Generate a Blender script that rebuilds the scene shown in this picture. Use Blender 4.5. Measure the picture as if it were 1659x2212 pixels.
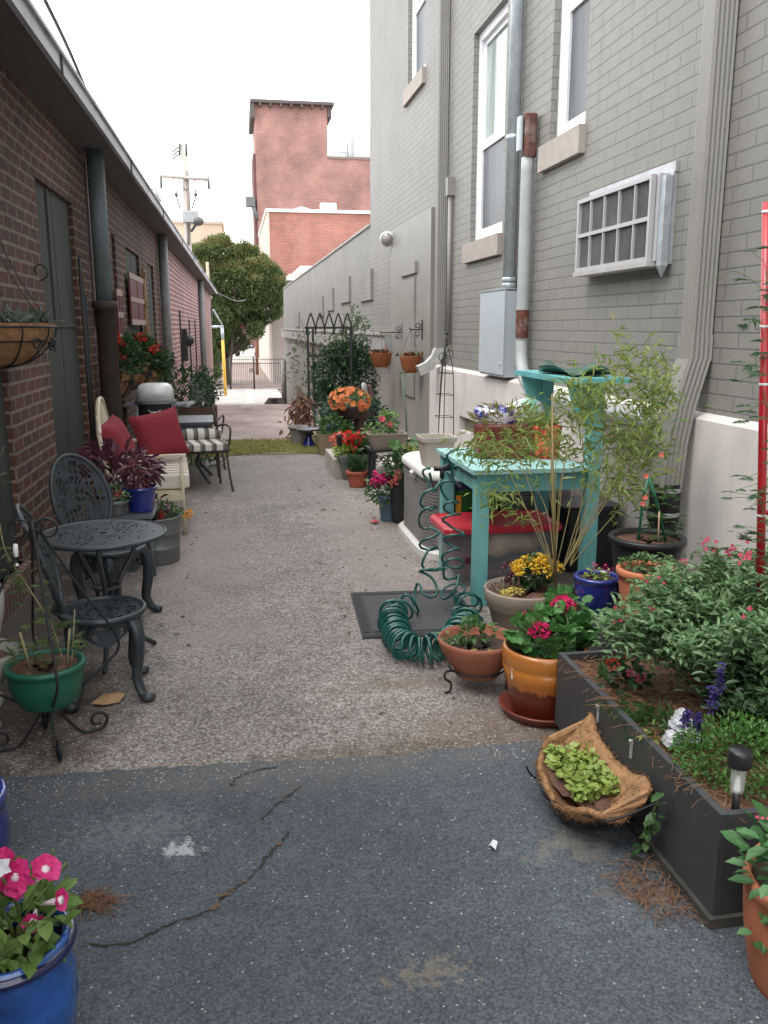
import bpy, math, random
import numpy as np
from mathutils import Vector, Matrix
R = math.radians
SC = bpy.context.scene
COL = SC.collection
rnd = random.Random(7)
nr = np.random.default_rng(11)
for _o in list(bpy.data.objects):
    bpy.data.objects.remove(_o)

# ------------------------------------------------------------------ camera
H, F = 1.6, 1850.0                       # eye height, focal length in units of a 1659 x 2212 picture
PIT = math.atan(400 / F)
YAW = math.atan(329.5 / F * math.cos(PIT))
cam_d = bpy.data.cameras.new("camera")
cam = bpy.data.objects.new("camera", cam_d)
COL.objects.link(cam)
cam.location = (0, 0, H)
cam.rotation_euler = (math.pi / 2 - PIT, 0, -YAW)
cam_d.sensor_width = 36
cam_d.lens = 36 * F / 2212
cam_d.clip_start = 0.05
cam_d.clip_end = 2000
SC.camera = cam

# ------------------------------------------------------------------ world and sun (overcast)
SUN_EL, SUN_AZ = R(58), R(250)
w = bpy.data.worlds.new("World")
SC.world = w
w.use_nodes = True
nt = w.node_tree
bg = nt.nodes["Background"]
sky = nt.nodes.new("ShaderNodeTexSky")
sky.sky_type = 'NISHITA'
sky.sun_disc = False
sky.sun_elevation = SUN_EL
sky.sun_rotation = SUN_AZ
sky.air_density = 1.0
sky.dust_density = 2.5
tc = nt.nodes.new("ShaderNodeTexCoord")
nz = nt.nodes.new("ShaderNodeTexNoise")
nz.inputs["Scale"].default_value = 2.2
nz.inputs["Detail"].default_value = 6
rp = nt.nodes.new("ShaderNodeValToRGB")
rp.color_ramp.elements[0].position = 0.30
rp.color_ramp.elements[0].color = (0.80, 0.80, 0.80, 1)
rp.color_ramp.elements[1].position = 0.44
rp.color_ramp.elements[1].color = (0.985, 0.985, 0.985, 1)
mx = nt.nodes.new("ShaderNodeMix")
mx.data_type = 'RGBA'
mx.inputs["B"].default_value = (9.6, 9.75, 10.0, 1)       # the cloud layer
nt.links.new(tc.outputs["Generated"], nz.inputs["Vector"])
nt.links.new(nz.outputs["Fac"], rp.inputs["Fac"])
nt.links.new(rp.outputs["Color"], mx.inputs["Factor"])
nt.links.new(sky.outputs["Color"], mx.inputs["A"])
nt.links.new(mx.outputs["Result"], bg.inputs["Color"])
bg.inputs["Strength"].default_value = 0.13

sd = bpy.data.lights.new("sun", 'SUN')
sd.energy = 0.9
sd.angle = R(25)
sd.color = (1.0, 0.96, 0.90)
sun = bpy.data.objects.new("sun", sd)
COL.objects.link(sun)
# sun direction from elevation/rotation (sky texture: rotation measured from +Y towards +X)
sv = Vector((math.sin(SUN_AZ) * math.cos(SUN_EL), math.cos(SUN_AZ) * math.cos(SUN_EL), math.sin(SUN_EL)))
sun.rotation_euler = sv.to_track_quat('Z', 'Y').to_euler()
sun.location = (0, 0, 30)

SC.view_settings.view_transform = 'Standard'
SC.view_settings.look = 'None'
SC.view_settings.exposure = 1.15
SC.view_settings.gamma = 1.0
SC.cycles.max_bounces = 8
SC.cycles.transparent_max_bounces = 12

# ------------------------------------------------------------------ measuring helpers (photo position -> place)
_cp, _sp, _cy, _sy = math.cos(PIT), math.sin(PIT), math.cos(YAW), math.sin(YAW)
def ray(px, py):
    a = (px - 829.5) / F; b = (1106 - py) / F
    k = b * _sp + _cp
    return Vector((a * _cy + k * _sy, -a * _sy + k * _cy, b * _cp - _sp))
EYE = Vector((0, 0, H))
def G(px, py, z=0.0):
    d = ray(px, py); return EYE + d * ((z - H) / d.z)
def WX(px, py, X):
    d = ray(px, py); return EYE + d * (X / d.x)
def WY(px, py, Y):
    d = ray(px, py); return EYE + d * (Y / d.y)
LA, LB = -1.38, 0.0095                   # left wall line: X = LA + LB * Y
def WL(px, py, out=0.0):
    d = ray(px, py); return EYE + d * ((LA + out) / (d.x - LB * d.y))
def xl(Y, out=0.0): return LA + LB * Y + out
FW = Vector((_sy * _cp, _cy * _cp, -_sp))
def S(px, p): return px * (Vector(p) - EYE).dot(FW) / F
XR = 2.6                                 # right wall
def gz(Y):                               # the ground falls away gently beyond the grass strip
    return 0.0 if Y < 12.2 else (-(Y - 12.2) * 2.25 / 31.8 if Y < 44 else -2.25)

# ------------------------------------------------------------------ materials
MATS = {}
def _new(name):
    m = bpy.data.materials.new(name); m.use_nodes = True
    n = m.node_tree
    return m, n, n.nodes["Principled BSDF"]
def c4(c): return (c[0], c[1], c[2], 1)
def noise(n, vec, scale, detail=5, rough=0.6):
    x = n.nodes.new("ShaderNodeTexNoise")
    x.inputs["Scale"].default_value = scale; x.inputs["Detail"].default_value = detail
    x.inputs["Roughness"].default_value = rough
    n.links.new(vec, x.inputs["Vector"]); return x
def ramp(n, fac, stops):
    r = n.nodes.new("ShaderNodeValToRGB")
    e = r.color_ramp.elements
    while len(e) < len(stops): e.new(0.5)
    for i, (p, c) in enumerate(stops):
        e[i].position = p; e[i].color = c4(c)
    n.links.new(fac, r.inputs["Fac"]); return r
def mixc(n, fac, a, b, typ='MIX'):
    m = n.nodes.new("ShaderNodeMix"); m.data_type = 'RGBA'; m.blend_type = typ
    for v, k in ((fac, "Factor"), (a, "A"), (b, "B")):
        if hasattr(v, "links"): n.links.new(v, m.inputs[k])
        elif isinstance(v, (int, float)): m.inputs[k].default_value = v if k == "Factor" else (v, v, v, 1)
        else: m.inputs[k].default_value = c4(v)
    return m.outputs["Result"]
def math_(n, op, a, b=0.0):
    m = n.nodes.new("ShaderNodeMath"); m.operation = op
    for v, i in ((a, 0), (b, 1)):
        if hasattr(v, "links"): n.links.new(v, m.inputs[i])
        else: m.inputs[i].default_value = v
    return m.outputs[0]
def bump(n, p, h, strength=0.3, dist=0.01):
    b = n.nodes.new("ShaderNodeBump"); b.inputs["Strength"].default_value = strength
    b.inputs["Distance"].default_value = dist
    n.links.new(h, b.inputs["Height"]); n.links.new(b.outputs["Normal"], p.inputs["Normal"])
def mat(name, col, rough=0.6, metal=0.0, var=0.18, vs=7, bmp=0.15, bs=90, col2=None, grime=0.0, grime_col=(0.06, 0.05, 0.04), coat=0.0, stretch=None):
    if name in MATS: return MATS[name]
    m, n, p = _new(name)
    t = n.nodes.new("ShaderNodeTexCoord")
    v = t.outputs["Object"]
    if stretch:
        mp = n.nodes.new("ShaderNodeMapping"); mp.inputs["Scale"].default_value = stretch
        n.links.new(v, mp.inputs["Vector"]); v = mp.outputs["Vector"]
    a = noise(n, v, vs)
    lo = tuple(c * (1 - var) for c in col); hi = tuple(min(1, c * (1 + var)) for c in (col2 or col))
    r = ramp(n, a.outputs["Fac"], [(0.3, lo), (0.7, hi)])
    c = r.outputs["Color"]
    if grime:
        g = noise(n, v, vs * 0.45, 8, 0.7)
        gr = ramp(n, g.outputs["Fac"], [(0.48, (0, 0, 0)), (0.72, (grime, grime, grime))])
        c = mixc(n, gr.outputs["Color"], c, grime_col)
    n.links.new(c, p.inputs["Base Color"])
    rr = ramp(n, a.outputs["Fac"], [(0.3, (rough * 0.88,) * 3), (0.7, (min(1, rough * 1.12),) * 3)])
    n.links.new(rr.outputs["Color"], p.inputs["Roughness"])
    p.inputs["Metallic"].default_value = metal
    if coat: p.inputs["Coat Weight"].default_value = coat; p.inputs["Coat Roughness"].default_value = 0.12
    if bmp:
        b = noise(n, v, bs, 4)
        bump(n, p, b.outputs["Fac"], bmp, 0.004)
    MATS[name] = m; return m
def leafmat(name, cols, trans=0.28, rough=0.5):
    if name in MATS: return MATS[name]
    m, n, p = _new(name)
    g = n.nodes.new("ShaderNodeNewGeometry")
    k = len(cols)
    r = ramp(n, g.outputs["Random Per Island"], [(i / max(1, k - 1), c) for i, c in enumerate(cols)])
    n.links.new(r.outputs["Color"], p.inputs["Base Color"])
    p.inputs["Roughness"].default_value = rough
    tr = n.nodes.new("ShaderNodeBsdfTranslucent")
    n.links.new(r.outputs["Color"], tr.inputs["Color"])
    ms = n.nodes.new("ShaderNodeMixShader"); ms.inputs[0].default_value = trans
    out = n.nodes["Material Output"]
    n.links.new(p.outputs[0], ms.inputs[1]); n.links.new(tr.outputs[0], ms.inputs[2])
    n.links.new(ms.outputs[0], out.inputs["Surface"])
    MATS[name] = m; return m
def brickmat(name, c1, c2, mortar, row=0.078, wid=0.215, ms=0.010, bstr=0.5, rough=0.85, var=0.25, stain=0.0, stain_col=(0.08, 0.06, 0.05), smooth=0.15, vs=3.0, fine=0.2, streak=0.0):
    m, n, p = _new(name)
    t = n.nodes.new("ShaderNodeTexCoord")
    sp = n.nodes.new("ShaderNodeSeparateXYZ"); n.links.new(t.outputs["Object"], sp.inputs[0])
    wob = noise(n, t.outputs["Object"], 2.5, 3)
    u = math_(n, 'ADD', sp.outputs[0], sp.outputs[1])
    v = math_(n, 'ADD', sp.outputs[2], math_(n, 'MULTIPLY', math_(n, 'SUBTRACT', wob.outputs["Fac"], 0.5), 0.010))
    cb = n.nodes.new("ShaderNodeCombineXYZ"); n.links.new(u, cb.inputs[0]); n.links.new(v, cb.inputs[1])
    b = n.nodes.new("ShaderNodeTexBrick")
    n.links.new(cb.outputs[0], b.inputs["Vector"])
    b.inputs["Scale"].default_value = 1; b.inputs["Brick Width"].default_value = wid
    b.inputs["Row Height"].default_value = row; b.inputs["Mortar Size"].default_value = ms
    b.inputs["Mortar Smooth"].default_value = smooth; b.inputs["Bias"].default_value = 0
    b.inputs["Color1"].default_value = c4(c1); b.inputs["Color2"].default_value = c4(c2)
    b.inputs["Mortar"].default_value = c4(mortar)
    f = noise(n, t.outputs["Object"], 45, 5)
    fr = ramp(n, f.outputs["Fac"], [(0.3, (1 - fine,) * 3), (0.7, (1 + fine,) * 3)])
    c = mixc(n, 1.0, b.outputs["Color"], fr.outputs["Color"], 'MULTIPLY')
    l = noise(n, t.outputs["Object"], vs * 0.35, 6, 0.65)
    lr = ramp(n, l.outputs["Fac"], [(0.3, (1 - var,) * 3), (0.7, (1 + var,) * 3)])
    c = mixc(n, 1.0, c, lr.outputs["Color"], 'MULTIPLY')
    if stain:
        s = noise(n, t.outputs["Object"], vs * 0.8, 8, 0.72)
        sr = ramp(n, s.outputs["Fac"], [(0.5, (0, 0, 0)), (0.7, (stain,) * 3)])
        c = mixc(n, sr.outputs["Color"], c, stain_col)
    if streak:      # rain streaks and grime running down the wall
        mp = n.nodes.new("ShaderNodeMapping"); mp.inputs["Scale"].default_value = (5, 5, .35); n.links.new(t.outputs["Object"], mp.inputs[0])
        k = noise(n, mp.outputs[0], 1.0, 6, .7); kr = ramp(n, k.outputs["Fac"], [(.42, (1.04,) * 3), (.60, (1.0,) * 3), (.75, (1 - streak,) * 3)])
        c = mixc(n, 1.0, c, kr.outputs["Color"], 'MULTIPLY')
        sp2 = noise(n, t.outputs["Object"], 14, 6, .75); s2 = ramp(n, sp2.outputs["Fac"], [(.70, (0, 0, 0)), (.76, (.5,) * 3)])
        c = mixc(n, s2.outputs["Color"], c, tuple(x * 1.5 for x in c1))
    n.links.new(c, p.inputs["Base Color"])
    p.inputs["Roughness"].default_value = rough
    hgt = math_(n, 'ADD', math_(n, 'SUBTRACT', 1.0, b.outputs["Fac"]), math_(n, 'MULTIPLY', f.outputs["Fac"], 0.25))
    bump(n, p, hgt, bstr, 0.012)
    MATS[name] = m; return m

# ------------------------------------------------------------------ mesh builder
LEAF = {
 'diamond': ([(0, 0, 0), (.45, .5, .12), (1, 0, -.1), (.45, -.5, .12)], [(0, 2, 1), (0, 3, 2)]),
 'oval': ([(0, 0, 0), (.28, .42, .1), (.68, .40, .06), (1, 0, -.16), (.68, -.40, .06), (.28, -.42, .1), (.5, 0, -.03)],
          [(0, 6, 1), (6, 2, 1), (6, 3, 2), (0, 5, 6), (6, 5, 4), (6, 4, 3)]),
 'needle': ([(0, 0, 0), (.4, .5, .05), (1, 0, -.18), (.4, -.5, .05)], [(0, 2, 1), (0, 3, 2)]),
 'round': ([(.45, 0, -.12)] + [(.5 + .5 * (1.0 + .07 * (-1) ** i) * math.cos(math.pi + i * math.pi / 6), .5 * (1.0 + .07 * (-1) ** i) * math.sin(math.pi + i * math.pi / 6), .06 * (i % 2)) for i in range(12)],
           [(0, 1 + i, 1 + (i + 1) % 12) for i in range(12)]),
 'quad': ([(0, -.5, 0), (1, -.5, 0), (1, .5, 0), (0, .5, 0)], [(0, 1, 2, 3)]),
}
class MB:
    def __init__(s): s.v = []; s.f = []; s.n = 0; s.sm = []
    def add(s, vs, fs, smooth=False):
        s.v.append(np.asarray(vs, float).reshape(-1, 3)); k = s.n
        s.f += [tuple(i + k for i in f) for f in fs]; s.sm += [smooth] * len(fs)
        s.n += len(vs); return s
    def box(s, c, d, rz=0.0, rx=0.0, ry=0.0, taper=1.0):
        x, y, z = d[0] / 2, d[1] / 2, d[2] / 2
        vs = [(-x, -y, -z), (x, -y, -z), (x, y, -z), (-x, y, -z), (-x * taper, -y * taper, z), (x * taper, -y * taper, z), (x * taper, y * taper, z), (-x * taper, y * taper, z)]
        M = Matrix.Rotation(rz, 3, 'Z') @ Matrix.Rotation(rx, 3, 'X') @ Matrix.Rotation(ry, 3, 'Y')
        vs = [Vector(c) + M @ Vector(v) for v in vs]
        return s.add(vs, [(0, 3, 2, 1), (4, 5, 6, 7), (0, 1, 5, 4), (1, 2, 6, 5), (2, 3, 7, 6), (3, 0, 4, 7)])
    def bb(s, x0, x1, y0, y1, z0, z1):
        return s.box(((x0 + x1) / 2, (y0 + y1) / 2, (z0 + z1) / 2), (abs(x1 - x0), abs(y1 - y0), abs(z1 - z0)))
    def rbox(s, c, d, r=0.03, n=4, rz=0.0, puff=0.0):     # box rounded in plan, optionally puffed up
        x, y, z = d[0] / 2, d[1] / 2, d[2] / 2
        pl = []
        for qx, qy, a0 in ((1, 1, 0), (-1, 1, 90), (-1, -1, 180), (1, -1, 270)):
            for i in range(n + 1):
                a = R(a0 + 90 * i / n); pl.append((qx * (x - r) + r * math.cos(a), qy * (y - r) + r * math.sin(a)))
        return s.stack([(-z, .97), (-z * .8, 1), (z * .8, 1), (z, .97)], pl, c, rz)
    def stack(s, levels, outline, c=(0, 0, 0), rz=0.0, caps=True, smooth=False):
        k = len(outline); vs = []; ca, sa = math.cos(rz), math.sin(rz)
        for z, sc in levels:
            for x, y in outline:
                vs.append((c[0] + (x * ca - y * sa) * sc, c[1] + (x * sa + y * ca) * sc, c[2] + z))
        fs = []
        for l in range(len(levels) - 1):
            for i in range(k):
                j = (i + 1) % k; fs.append((l * k + i, l * k + j, (l + 1) * k + j, (l + 1) * k + i))
        if caps: fs.append(tuple(range(k - 1, -1, -1))); fs.append(tuple((len(levels) - 1) * k + i for i in range(k)))
        return s.add(vs, fs, smooth)
    def lathe(s, prof, c=(0, 0, 0), n=28, sx=1.0, sy=1.0, smooth=True, wob=0.0, a0=0.0, a1=2 * math.pi):
        full = abs(a1 - a0 - 2 * math.pi) < 1e-6
        vs = []; m = n if full else n + 1
        for r, z in prof:
            for i in range(m):
                a = a0 + (a1 - a0) * i / n; q = r * (1 + wob * math.sin(3 * a + 40 * z) + wob * .6 * math.sin(7 * a))
                vs.append((c[0] + q * sx * math.cos(a), c[1] + q * sy * math.sin(a), c[2] + z))
        fs = []
        for l in range(len(prof) - 1):
            for i in range(n):
                j = (i + 1) % m; fs.append((l * m + i, l * m + j, (l + 1) * m + j, (l + 1) * m + i))
        return s.add(vs, fs, smooth)
    def tube(s, pts, r, n=8, closed=False, caps=True, flat=1.0):
        P = [Vector(p) for p in pts]; k = len(P)
        rr = list(r) if hasattr(r, '__len__') else [r] * k
        T = []
        for i in range(k):
            if closed: d = P[(i + 1) % k] - P[i - 1]
            else: d = P[min(k - 1, i + 1)] - P[max(0, i - 1)]
            T.append(d.normalized() if d.length > 1e-9 else Vector((0, 0, 1)))
        u = T[0].orthogonal().normalized(); vs = []
        for i in range(k):
            u = (u - T[i] * u.dot(T[i]))
            u = u.normalized() if u.length > 1e-6 else T[i].orthogonal().normalized()
            w_ = T[i].cross(u)
            for j in range(n):
                a = 2 * math.pi * j / n; vs.append(P[i] + (u * math.cos(a) + w_ * math.sin(a) * flat) * rr[i])
        fs = []
        for i in range(k if closed else k - 1):
            a, b = i * n, ((i + 1) % k) * n
            for j in range(n):
                q = (j + 1) % n; fs.append((a + j, a + q, b + q, b + j))
        if caps and not closed:
            fs.append(tuple(range(n - 1, -1, -1))); fs.append(tuple((k - 1) * n + j for j in range(n)))
        return s.add(vs, fs, True)
    def quad(s, a, b, c, d): return s.add([a, b, c, d], [(0, 1, 2, 3)])
    def ball(s, c, r, n=8, sq=(1, 1, 1)):
        pr = [(math.sin(math.pi * i / n) * r + 1e-5, -math.cos(math.pi * i / n) * r) for i in range(n + 1)]
        vs = []; fs = []; m = 2 * n
        for q, z in pr:
            for i in range(m):
                a = 2 * math.pi * i / m; vs.append((c[0] + q * math.cos(a) * sq[0], c[1] + q * math.sin(a) * sq[1], c[2] + z * sq[2]))
        for l in range(n):
            for i in range(m):
                j = (i + 1) % m; fs.append((l * m + i, l * m + j, (l + 1) * m + j, (l + 1) * m + i))
        return s.add(vs, fs, True)
    def leaves(s, P, D, L, W, shape='diamond', up=None):
        P = np.asarray(P, float).reshape(-1, 3); k = len(P)
        if k == 0: return s
        D = np.asarray(D, float).reshape(-1, 3); D = D / (np.linalg.norm(D, axis=1, keepdims=True) + 1e-9)
        U = np.tile([0, 0, 1.0], (k, 1)) if up is None else np.asarray(up, float).reshape(-1, 3)
        U = U + nr.normal(0, .35, (k, 3))
        V = np.cross(U, D); V /= (np.linalg.norm(V, axis=1, keepdims=True) + 1e-9)
        N = np.cross(D, V)
        L = np.broadcast_to(np.asarray(L, float), (k,)); W = np.broadcast_to(np.asarray(W, float), (k,))
        t, fs = LEAF[shape]; t = np.array(t, float)
        A = P[:, None, :] + D[:, None, :] * (t[None, :, 0:1] * L[:, None, None]) + V[:, None, :] * (t[None, :, 1:2] * W[:, None, None]) + N[:, None, :] * (t[None, :, 2:3] * L[:, None, None])
        m = len(t); k0 = s.n
        s.v.append(A.reshape(-1, 3)); s.n += k * m
        for i in range(k):
            o = k0 + i * m
            s.f += [tuple(q + o for q in f) for f in fs]
        s.sm += [False] * (k * len(fs))
        return s
    def build(s, name, m, parent=None, world=False, solid=0.0, sub=0):
        me = bpy.data.meshes.new(name)
        V = np.concatenate(s.v) if s.v else np.zeros((0, 3))
        if world and parent is not None:
            q = parent; off = Vector((0, 0, 0))
            while q is not None: off += q.location; q = q.parent
            V = V - np.array(off)
        me.from_pydata(V.tolist(), [], s.f)
        me.polygons.foreach_set("use_smooth", s.sm)
        me.update()
        me.materials.append(m)
        o = bpy.data.objects.new(name, me); COL.objects.link(o)
        if parent is not None: o.parent = parent
        if solid:
            md = o.modifiers.new("solid", 'SOLIDIFY'); md.thickness = solid; md.offset = 0
        if sub:
            md = o.modifiers.new("sub", 'SUBSURF'); md.levels = sub; md.render_levels = sub
        return o
def tag(o, label=None, cat=None, group=None, kind=None):
    if label: o["label"] = label
    if cat: o["category"] = cat
    if group: o["group"] = group
    if kind: o["kind"] = kind
    return o
def thing(name, label, cat, loc=(0, 0, 0), rz=0.0, group=None):
    o = bpy.data.objects.new(name, None); COL.objects.link(o)
    o.location = loc; o.rotation_euler = (0, 0, rz); o.empty_display_size = 0.1
    return tag(o, label, cat, group)
def dup(root, loc, rz, label, scale=None):
    r = root.copy(); COL.objects.link(r); r.location = loc; r.rotation_euler = (0, 0, rz); r["label"] = label
    if scale: r.scale = (scale,) * 3
    for ch in list(root.children):
        c = ch.copy(); COL.objects.link(c); c.parent = r
        for g in list(ch.children):
            d = g.copy(); COL.objects.link(d); d.parent = c
    return r
def spline(pts, k=8):
    P = [Vector(p) for p in pts]; out = []
    for i in range(len(P) - 1):
        p0 = P[max(0, i - 1)]; p1 = P[i]; p2 = P[i + 1]; p3 = P[min(len(P) - 1, i + 2)]
        for j in range(k):
            t = j / k
            out.append(0.5 * ((2 * p1) + (p2 - p0) * t + (2 * p0 - 5 * p1 + 4 * p2 - p3) * t * t + (3 * p1 - p0 - 3 * p2 + p3) * t ** 3))
    out.append(P[-1]); return out
def ring(c, r, n=24, nrm='z'):
    o = []
    for i in range(n):
        a = 2 * math.pi * i / n
        x, y = r * math.cos(a), r * math.sin(a)
        o.append({'z': (c[0] + x, c[1] + y, c[2]), 'x': (c[0], c[1] + x, c[2] + y), 'y': (c[0] + x, c[1], c[2] + y)}[nrm])
    return o
def curl(c, d, r, turns=1.25, n=22, plane=(1, 0), start=-90, sgn=1):   # a wrought-iron curl in a vertical plane
    o = []
    for i in range(n):
        t = i / (n - 1); a = R(start) + sgn * turns * 2 * math.pi * t; q = r * (1 - .62 * t)
        h = q * math.cos(a); z = q * math.sin(a)
        o.append((c[0] + plane[0] * h, c[1] + plane[1] * h, c[2] + z))
    return o
def sph(k, sx, sy, sz, lo=0.0, bottom=-1.0):          # points through an ellipsoid, denser at the surface
    d = nr.normal(0, 1, (k, 3)); d /= np.linalg.norm(d, axis=1, keepdims=True)
    r = (lo + (1 - lo) * nr.random(k)) ** (1 / 2.2)
    p = d * r[:, None]
    p[:, 2] = np.maximum(p[:, 2], bottom + nr.random(k) * .2)
    return p * np.array([sx, sy, sz]), d

# ================================================================== GROUND
def pavemat(name, stones, crev, scale, bstr, tint=None, stains=None, specks=None, patch=None, big=0.25):
    m, n, p = _new(name)
    t = n.nodes.new("ShaderNodeTexCoord"); v = t.outputs["Object"]
    vo = n.nodes.new("ShaderNodeTexVoronoi"); vo.inputs["Scale"].default_value = scale
    n.links.new(v, vo.inputs["Vector"])
    sx = n.nodes.new("ShaderNodeSeparateColor"); n.links.new(vo.outputs["Color"], sx.inputs[0])
    k = len(stones)
    c = ramp(n, sx.outputs[0], [(i / (k - 1), s) for i, s in enumerate(stones)]).outputs["Color"]
    d = ramp(n, vo.outputs["Distance"], [(0.30, (1, 1, 1)), (0.75, crev)])
    c = mixc(n, 1.0, c, d.outputs["Color"], 'MULTIPLY')
    l = noise(n, v, 1.6, 7, 0.65)
    lr = ramp(n, l.outputs["Fac"], [(0.28, (1 - big,) * 3), (0.72, (1 + big,) * 3)])
    c = mixc(n, 1.0, c, lr.outputs["Color"], 'MULTIPLY')
    md = noise(n, v, 9, 6, 0.7)
    mr = ramp(n, md.outputs["Fac"], [(0.3, (1 - big * .7,) * 3), (0.7, (1 + big * .7,) * 3)])
    c = mixc(n, 1.0, c, mr.outputs["Color"], 'MULTIPLY')
    if specks:
        v2 = n.nodes.new("ShaderNodeTexVoronoi"); v2.inputs["Scale"].default_value = specks[0]
        n.links.new(v, v2.inputs["Vector"])
        s2 = n.nodes.new("ShaderNodeSeparateColor"); n.links.new(v2.outputs["Color"], s2.inputs[0])
        f = math_(n, 'MULTIPLY', math_(n, 'GREATER_THAN', s2.outputs[1], specks[1]), math_(n, 'LESS_THAN', v2.outputs["Distance"], 0.42))
        c = mixc(n, f, c, specks[2])
    for (x, y, rx, ry, col, amt, sc) in (stains or []):
        mp = n.nodes.new("ShaderNodeMapping"); mp.inputs["Location"].default_value = (-x / rx, -y / ry, 0)
        mp.inputs["Scale"].default_value = (1 / rx, 1 / ry, 0)
        n.links.new(v, mp.inputs["Vector"])
        ln = n.nodes.new("ShaderNodeVectorMath"); ln.operation = 'LENGTH'; n.links.new(mp.outputs[0], ln.inputs[0])
        sn = noise(n, v, sc, 8, 0.75)
        q = math_(n, 'ADD', ln.outputs["Value"], math_(n, 'MULTIPLY', math_(n, 'SUBTRACT', sn.outputs["Fac"], 0.5), 2.6 if sc < 12 else 5.5))
        qr = ramp(n, q, [(0.25, (amt,) * 3), (0.95 if sc < 12 else .6, (0, 0, 0))])
        c = mixc(n, qr.outputs["Color"], c, col)
    n.links.new(c, p.inputs["Base Color"])
    p.inputs["Roughness"].default_value = 0.9
    hh = math_(n, 'SUBTRACT', math_(n, 'MULTIPLY', md.outputs["Fac"], 0.6), vo.outputs["Distance"])
    bump(n, p, hh, bstr, 0.008)
    return m
def sheet(name, x0f, x1f, ys, lift, m, thick=0.0):
    vs = []; fs = []
    for y in ys:
        vs += [(x0f(y), y, gz(y) + lift), (x1f(y), y, gz(y) + lift)]
    for i in range(len(ys) - 1):
        fs.append((2 * i, 2 * i + 1, 2 * i + 3, 2 * i + 2))
    b = MB().add(vs, fs)
    o = b.build(name, m); tag(o, kind='structure'); return o
dirt = mat("dirt", (0.16, 0.13, 0.105), 0.95, var=0.3, vs=2, bmp=0.4, bs=30)
sheet("ground", lambda y: -160, lambda y: 160, [-30, 12.2, 44, 52, 400], -0.03, dirt)
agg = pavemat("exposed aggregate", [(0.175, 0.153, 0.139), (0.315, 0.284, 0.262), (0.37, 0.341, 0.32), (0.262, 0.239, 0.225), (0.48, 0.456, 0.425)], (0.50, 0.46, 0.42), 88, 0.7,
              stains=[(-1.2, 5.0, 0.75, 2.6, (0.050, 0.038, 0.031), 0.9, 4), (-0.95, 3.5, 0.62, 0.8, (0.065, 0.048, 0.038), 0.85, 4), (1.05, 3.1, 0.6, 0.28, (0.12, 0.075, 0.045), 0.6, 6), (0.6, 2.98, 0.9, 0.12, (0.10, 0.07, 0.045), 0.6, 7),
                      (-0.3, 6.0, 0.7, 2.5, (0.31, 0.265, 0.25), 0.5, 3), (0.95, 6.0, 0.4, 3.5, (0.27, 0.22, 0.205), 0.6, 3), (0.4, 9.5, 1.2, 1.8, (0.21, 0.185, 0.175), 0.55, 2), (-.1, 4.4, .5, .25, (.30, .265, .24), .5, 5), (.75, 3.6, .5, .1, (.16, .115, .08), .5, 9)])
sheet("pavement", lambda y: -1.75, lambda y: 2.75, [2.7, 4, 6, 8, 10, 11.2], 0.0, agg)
A0, A1, A2, A3 = G(0, 1688), G(400, 1660), G(830, 1640), G(1190, 1600)
asp = pavemat("asphalt", [(0.056, 0.069, 0.081), (0.086, 0.103, 0.119), (0.112, 0.131, 0.149), (0.071, 0.085, 0.099)], (0.58, 0.58, 0.58), 125, 0.45, big=.2, specks=(120, 0.986, (0.30, 0.31, 0.31)),
              stains=[(G(390, 1840).x, G(390, 1840).y, 0.10, 0.07, (0.55, 0.56, 0.57), 0.65, 38), (G(300, 1800).x, G(300, 1800).y, 0.35, 0.2, (0.3, 0.31, 0.32), 0.22, 50), (G(1240, 1830).x, G(1240, 1830).y, 0.26, 0.16, (0.20, 0.175, 0.14), 0.45, 16),
                      (G(930, 2110).x, G(930, 2110).y, 0.16, 0.08, (0.28, 0.22, 0.15), 0.4, 30), (0.2, 2.9, 1.2, 0.2, (0.15, 0.14, 0.13), 0.5, 9), (G(1420, 1930).x, G(1420, 1930).y, .2, .14, (0.17, 0.11, 0.07), 0.6, 14)])
edge = [(-3.0, A0.y + .02)] + [(a.x, a.y) for a in (A0, A1, A2, A3)] + [(2.75, A3.y)]
pts = []
for (x0, y0), (x1, y1) in zip(edge[:-1], edge[1:]):
    k = max(2, int((x1 - x0) / 0.05))
    for i in range(k):
        t = i / k; pts.append((x0 + (x1 - x0) * t, y0 + (y1 - y0) * t + rnd.uniform(-.012, .012), 0.012))
pts.append((2.75, A3.y, 0.012))
b = MB(); vs = []; fs = []
for q in pts: vs += [(q[0], -4, 0.012), q, (q[0], q[1], -0.01)]
for i in range(len(pts) - 1):
    a = 3 * i; fs += [(a, a + 3, a + 4, a + 1), (a + 1, a + 4, a + 5, a + 2)]
b.add(vs, fs); tag(b.build("asphalt_road", asp), kind='structure')
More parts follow.
